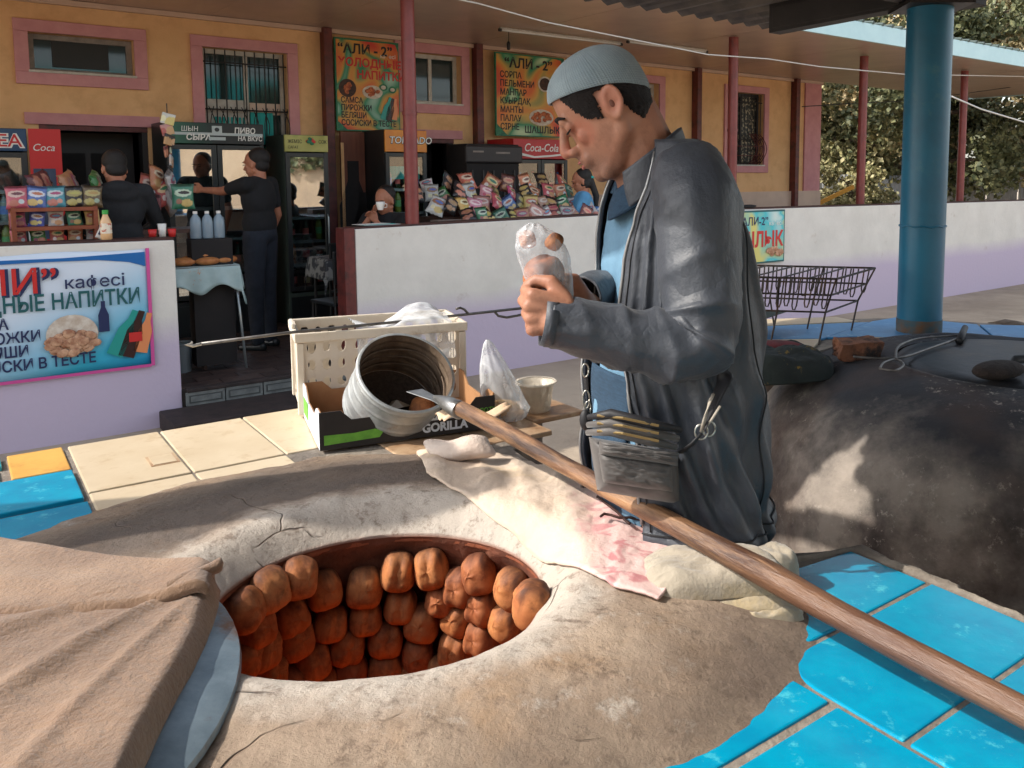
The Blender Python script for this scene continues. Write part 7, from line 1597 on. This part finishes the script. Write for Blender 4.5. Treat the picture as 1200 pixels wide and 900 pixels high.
# ================================================================== PEOPLE IN THE CAFE
def folk(label, loc, yaw, arms, top_m, leg_m, hair_m, skin_m, long_sleeve=False, seated=False, pony=False, hood=False, sc=1, nod=0, female=False, shoes=True):
    t = thing('person', label, 'person', loc, yaw); t.scale = (sc, sc, sc)
    hz = 1.0 if not seated else .50; sh = hz+.42; hd = hz+.60
    def Hd(x, y, z): c, s_ = math.cos(nod), math.sin(nod); return Vector((x*c+z*s_+.015, y, hd-.03-x*s_+z*c))
    bd = MB(); Ry = Matrix.Rotation(nod, 3, 'Y')
    bd.ell(Hd(-.012,0,.035), (.098,.076,.095), 22, 16, Ry); bd.ell(Hd(.032,0,-.035), (.062,.058,.075), 18, 12, Ry); bd.ell(Hd(.058,0,-.085), (.026,.026,.022), 12, 8, Ry)
    bd.cap(Hd(.088,0,.015), Hd(.108,0,-.022), .008, .013); bd.cap(Hd(.082,-.03,.035), Hd(.082,.03,.035), .012, .012); bd.ell(Hd(.087,0,-.052), (.012,.024,.009), 12, 8, Ry)
    for s_ in (-1, 1): bd.ell(Hd(-.005,s_*.078,-.005), (.017,.008,.030), 10, 8, Ry); bd.ell(Hd(.055,s_*.038,-.012), (.025,.022,.022), 10, 8, Ry); bd.cap(Hd(-.01,s_*.055,-.05), Hd(.05,s_*.022,-.085), .018, .016)
    bd.cap(Hd(-.02,0,-.04), (-.01,0,sh+.03), .052, .060)
    w_ = .165 if female else .185
    bd.cap((0,-w_+.04,sh), (0,w_-.04,sh), .05, .05); bd.ell((0,0,sh-.15), (.10,w_-.03,.2), 18, 12); bd.ell((0,0,hz+.02), (.10,.15,.13), 18, 12)
    tp_ = MB(); tp_.cap((-.005,-w_+.03,sh-.01), (-.005,w_-.03,sh-.01), .066, .066); tp_.ell((0,0,sh-.13), (.122,w_+.005,.20), 22, 14); tp_.ell((0,0,hz+.08), (.125,w_-.01,.19), 22, 14)
    for side, el, wr in arms:
        S_ = Vector((0, side*w_, sh-.01)); el, wr = Vector(el), Vector(wr); bd.cap(S_, el, .046, .038); bd.cap(el, wr, .037, .024)
        f = (wr-el).normalized(); up_ = Vector((0,0,1)) if abs(f.z) < .8 else Vector((1,0,0)); o_ = f.cross(up_).normalized(); u_ = o_.cross(f)
        for k in range(4):
            b = (.026, .009, -.008, -.024)[k]; q = wr+f*.075+u_*b; bd.cap(wr+f*.02+u_*b*.6, q, .013, .011); q2 = q+(f*.75-o_*side*.6).normalized()*(.034-.004*abs(k-1)); bd.cap(q, q2, .009, .008); bd.cap(q2, q2+(f*.1-o_*side).normalized()*.026, .008, .007)
        bd.cap(wr+f*.02+u_*.025, wr+f*.055+u_*.052, .012, .009); bd.cap(wr+f*.055+u_*.052, wr+f*.08+u_*.05-o_*side*.02, .009, .008)
        if long_sleeve: tp_.cap(S_, el, .066, .054); tp_.cap(el, wr, .052, .038)
        else: tp_.cap(S_, S_.lerp(el, .62), .068, .056)
    if hood: tp_.ell((-.075,0,sh+.02), (.07,.11,.06), 18, 12); tp_.ell((-.06,0,sh-.02), (.08,.14,.09), 18, 12)
    lg = MB()
    if seated:
        for s_ in (-1, 1): 
            lg.cap((0,s_*.09,hz), (.42,s_*.10,hz-.02), .095, .07); lg.cap((.42,s_*.10,hz-.02), (.40,s_*.10,.06), .068, .05); bd.cap((.40,s_*.1,.1),(.40,s_*.1,.03),.04,.035)
    else:
        for s_ in (-1, 1): 
            lg.cap((0,s_*.085,hz-.04), (.01,s_*.095,.52), .100, .075); lg.cap((.01,s_*.095,.52), (0,s_*.10,.08), .074, .055); bd.cap((0,s_*.1,.3),(0,s_*.1,.06),.04,.035)
    lg.ell((0,0,hz), (.125,.17,.11), 18, 12)
    for s_ in (-1, 1):
        kx = .42 if seated else .01; bd.cap((0,s_*.09,hz), (kx,s_*.095,hz if seated else .52), .05, .045); bd.cap((kx,s_*.095,hz if seated else .52), (.40 if seated else 0,s_*.10,.08), .045, .035)
    o = obj('body', bd, skin_m, t); remesh(o, .007, 3); o = obj('jacket' if hood else 'shirt', tp_, top_m, t); remesh(o, .010, 4); o = obj('trousers', lg, leg_m, t); remesh(o, .012, 4)
    hr = MB(); hr.ell(Hd(-.040,0,.058), (.094,.082,.086), 22, 16, Ry); hr.ell(Hd(-.055,0,-.01), (.055,.072,.06), 18, 12, Ry)
    if pony: hr.cap(Hd(-.10,0,.03), (-.145,0,sh+.0), .036, .034); hr.cap((-.145,0,sh), (-.125,.0,sh-.26), .034, .014); hr.ell(Hd(-.03,0,-.02),(.07,.083,.07),16,12,Ry)
    o = obj('hair', hr, hair_m, t); remesh(o, .007, 3)
    if pony: obj('hair_band', MB().lathe([(.034,-.012),(.040,0),(.034,.012)], Hd(-.115,0,.02), 14), m_curtain, t, smooth=True)
    fe = MB()
    for s_ in (-1, 1): fe.ell(Hd(.089,s_*.032,.012), (.006,.014,.0045), 8, 6, Ry); fe.cap(Hd(.094,s_*.018,.034), Hd(.088,s_*.046,.034), .004, .003)
    obj('eyes', fe, hair_m, t, smooth=True, kind=None)
    if shoes:
        s2 = MB(); xx = .40 if seated else 0
        for s_ in (-1, 1): s2.cap((xx-.04,s_*.10,.035), (xx+.14,s_*.11,.028), .042, .034)
        o = obj('shoes', s2, m_fr_blk, t); remesh(o, .01, 2)
    return t
m_skinb = mat('skin_warm', sr(176,118,90), sr(160,102,78), rough=.55, scale=20); m_blackt = mat('black_cotton', sr(26,27,31), sr(18,19,22), rough=.9, scale=10, bump=.3); m_jeans = mat('dark_jeans', sr(38,44,56), sr(28,34,44), rough=.9, scale=10, bump=.3)
m_hairb = mat('black_hair', sr(24,20,20), sr(14,12,12), rough=.5, scale=50, bump=.6, stretch=(1,1,3)); m_bluet = mat('blue_tshirt', sr(96,158,200), sr(80,140,184), rough=.85, scale=8); m_hoodc = mat('black_hoodie', sr(32,35,40), sr(22,24,28), rough=.85, scale=8, bump=.4)
# man in a black T-shirt reaching to the fridge
pf = onN(303, 300, 1.2); 
folk('man in a black T-shirt standing at the wide fridge with his left arm held out', B(onN(306,300,1.15)[0], 1.15, ZF), PI-.15, [(1, (.27,.10,1.35), (.50,.02,1.36)), (-1, (-.02,-.25,1.14), (.08,-.24,.90))], m_blackt, m_jeans, m_hairb, m_skinb, sc=1.04, nod=.15)
folk('person seen from behind in a black hooded jacket at the left counter', B(onN(138,260,.60)[0], .60, ZF-.02), BR+PI/2+.1, [(1, (.10,.30,1.16), (.28,.18,1.06)), (-1, (.10,-.30,1.16), (.28,-.18,1.06))], m_hoodc, m_jeans, m_hairb, m_skinb, long_sleeve=True, hood=True, sc=1.02, nod=.35)
folk('dark haired man sitting low behind the middle wall drinking from a white cup', B(onN(452,240,.75)[0], .75, ZF+.20), -PI/2-.30, [(-1, (.20,-.20,.72), (.14,-.035,.985)), (1, (.20,.20,.72), (.20,.03,.90))], m_blackt, m_jeans, m_hairb, m_skinb, seated=True, sc=1.03, nod=.25, long_sleeve=False)
cpn = B(onN(445,241,.55)[0], .55, 1.24-.05); cc_ = thing('white_cup', 'small white cup held by the seated man behind the wall', 'cup', onY(446, 246, 7.30))
obj('cup_body', MB().lathe([(.022,0),(.036,.045),(.038,.07),(.034,.068),(.02,.006)], n=18, caps=False), m_inkw, cc_, smooth=True); obj('cup_handle', MB().tube([(.034,0,.055),(.055,0,.05),(.055,0,.025),(.032,0,.02)], .004, 6), m_inkw, cc_, smooth=True)
folk('woman with a long black ponytail in a blue T-shirt by the red fridge', B(onN(683,220,.62)[0], .62, ZF-.10), PI+.15, [(1, (.12,.22,1.13), (.30,.10,1.20)), (-1, (.10,-.22,1.12), (.28,-.08,1.14))], m_bluet, m_jeans, m_hairb, m_skinb, pony=True, female=True, sc=1.0, nod=.30)

# ================================================================== BEYOND THE CAFE: fence, trees
fc = thing('sheet_fence', 'pale corrugated sheet fence beyond the right end of the cafe', 'fence', (6.5, 19.0, ZG), BR*.35)
m_sheet = mat('pale_sheet', sr(196,200,204), sr(170,174,180), rough=.6, scale=2, rand=1, hue=.12)
A = np.zeros((41, 2, 3))
for i in range(41): A[i, 0] = (i*.02, .012*math.sin(i*PI/2.5), 0); A[i, 1] = (i*.02, .012*math.sin(i*PI/2.5), 1)
smh = mesh('sheet', MB().grid(A), m_sheet, True); rn = random.Random(2)
for k in range(30):
    o = bpy.data.objects.new('sheet', smh); C.objects.link(o); o.parent = fc; o.location = (-2+k*.83, rn.uniform(-.02,.02), 0); o.scale = (1, 1, 1.75+rn.uniform(-.06,.06))
for k in range(9): obj('fence_post', MB().b2(-2+k*2.9,-1.94+k*2.9,.05,.1,0,1.8), m_grey_fr, fc)
yb_ = thing('yellow_plank', 'short yellow plank leaning near the fence at the building corner', 'plank', onY(979, 229, 16)); obj('plank', MB().box((0,0,0), (.75,.06,.08), 0, 0, Matrix.Rotation(-.45, 3, 'Y')), mat('yellow_paint', sr(220,160,60), rough=.6), yb_, bevel=.01)
def leafmat(name, c, c2, c3):
    m = mat(name, c, c2, rough=.6, scale=.9, detail=4, dirt=c3, dscale=9, dlo=.45, dhi=.62)
    n, l, p = nodes_of(m); 
    return m
m_bark = mat('bark', sr(96,82,68), sr(70,58,48), rough=.95, scale=8, bump=.6)
lm = [leafmat('foliage_olive', sr(138,134,90), sr(100,104,66), sr(184,172,128)), leafmat('foliage_dark', sr(84,92,60), sr(60,70,48), sr(130,128,86)), leafmat('foliage_dry', sr(176,160,118), sr(142,130,92), sr(206,186,146))]
def tree(label, base, h, crown_r, crown_z0, nl, m, seed, leaf=.13, lean=(0,0), bushy=False):
    rg = np.random.RandomState(seed); rn = random.Random(seed); t = thing('bush' if bushy else 'tree', label, 'bush' if bushy else 'tree', base, rn.uniform(0, 6), group='trees beyond the cafe'); t.rotation_euler = (0,0,0)
    tk = MB(); r0 = .035*h if not bushy else .05
    P = [Vector((lean[0]*k/6*h*.1+rn.uniform(-.08,.08)*k*.3, lean[1]*k/6, h*.78*k/6)) for k in range(7)]
    tk.tube(P, [r0*(1-.13*k) for k in range(7)], 9); cl = []
    nb = 26 if not bushy else 18
    for k in range(nb):
        f = rn.uniform(.22, 1); q = P[0].lerp(P[-1], f); i = min(int(f*6), 5); q = P[i].lerp(P[i+1], f*6-i); a = rn.uniform(0, 2*PI); L_ = crown_r*rn.uniform(.45, 1.0)*(1-.45*max(0, f-.5)); e = q+Vector((L_*math.cos(a), L_*math.sin(a), rn.uniform(-.1,.5)*L_+.0))
        if e.z < crown_z0: e.z = crown_z0+rn.uniform(0,.4)
        tk.tube([q, q.lerp(e, .5)+Vector((0,0,.06*L_)), e], [r0*.32, r0*.2, r0*.07], 5)
        for g_ in range(4): cl.append((q.lerp(e, rn.uniform(.45, 1.08))+Vector((rn.gauss(0,.25),rn.gauss(0,.25),rn.gauss(0,.25)))*crown_r*.35, crown_r*rn.uniform(.16,.34)))
    obj('trunk', tk, m_bark, t, smooth=True)
    cen = np.array([tuple(c) for c, _ in cl]); rad = np.array([r for _, r in cl]); idx = rg.randint(0, len(cl), nl); d = rg.normal(size=(nl,3)); d /= np.linalg.norm(d, axis=1)[:,None]; rr_ = rg.rand(nl)**.42
    c = cen[idx]+d*(rad[idx]*rr_)[:,None]*np.array([1,1,.75]); c[:,2] = np.maximum(c[:,2], crown_z0*.6+.05)
    a = rg.normal(size=(nl,3)); a /= np.linalg.norm(a,axis=1)[:,None]; b = np.cross(a, rg.normal(size=(nl,3))); b /= np.linalg.norm(b,axis=1)[:,None]; s_ = (leaf*(.5+.8*rg.rand(nl)))[:,None]
    V_ = np.stack([c-a*s_*.5, c+b*s_*.32, c+a*s_*.5, c-b*s_*.32], 1).reshape(-1,3)
    me = bpy.data.meshes.new('crown'); me.vertices.add(nl*4); me.vertices.foreach_set('co', V_.ravel()); me.loops.add(nl*4); me.loops.foreach_set('vertex_index', np.arange(nl*4)); me.polygons.add(nl); me.polygons.foreach_set('loop_start', np.arange(nl)*4); me.polygons.foreach_set('loop_total', np.full(nl,4)); me.materials.append(m); me.update(); me.validate()
    o = bpy.data.objects.new('crown', me); C.objects.link(o); o.parent = t; return t
tree('olive tree with hanging branches just right of the cafe corner', (4.6, 20.5, ZG), 7.0, 2.3, .3, 26000, lm[0], 1, .15)
tree('dark bushy tree between the two posts left of the blue column', (7.2, 19.6, ZG), 6.5, 2.4, .1, 28000, lm[1], 2, .15)
tree('dry pale tree behind the blue column', (9.0, 22.5, ZG), 8.5, 2.8, .3, 26000, lm[2], 3, .17)
tree('tall olive tree rising above the canopy roof at the far right', (12.2, 21.5, ZG), 10.5, 3.2, .3, 30000, lm[0], 4, .17)
tree('dry pale tree at the right edge of the view', (10.4, 17.8, ZG), 5.0, 1.9, .5, 18000, lm[2], 5, .13)
tree('dark tree at the right edge in front of the fence', (12.6, 18.0, ZG), 6.5, 2.2, .2, 22000, lm[1], 6, .14)
tree('high pale tree far behind the canopy', (6.0, 27.0, ZG), 10.5, 3.4, 1.0, 26000, lm[2], 7, .20)
tree('high olive tree far behind, right of the blue column', (16.0, 28.0, ZG), 11.5, 4.0, 1.0, 28000, lm[0], 8, .2)
tree('pale dry bush at the foot of the cafe corner', (4.9, 17.6, ZG), 2.2, 1.1, .1, 7000, lm[0], 9, .10, bushy=True)
# the far side of the yard, behind the photographer: it shows as reflections in fridge doors and windows
m_adobe = mat('adobe_wall', sr(206,178,148), sr(186,158,128), rough=.95, scale=.5, bump=.3, bscale=4, dirt=sr(170,146,124), dscale=.6)
yw = thing('yard_wall', 'long beige adobe wall across the yard, seen only as a reflection', 'wall', (15, -9, ZG), math.radians(51)); obj('wall_body', MB().b2(-26,26,-.2,.2,0,2.9), m_adobe, yw, bevel=.03)
hb = thing('far_house', 'pale house across the yard behind the adobe wall', 'house', (24, -14, ZG), math.radians(51)); obj('wall', MB().b2(-7,7,0,6,0,4.2), m_white, hb); obj('roof', MB().prism([(-.6,4.2),(6.6,4.2),(3,6.2)], -7.4, 7.4, f=lambda a, b, c: (c, a, b)), m_curtain, hb)
for k in range(4): w_ = obj('window', MB().b2(-5.5+k*3,-4.3+k*3,-.03,.0,1.4,2.8), m_white_fr, hb); obj('pane', MB().b2(-5.4+k*3,-4.4+k*3,-.045,-.031,1.5,2.7), m_dkglass, w_)
tree('round tree across the yard behind the wall', (20, -6, ZG), 6, 2.4, .5, 9000, lm[1], 11, .3)
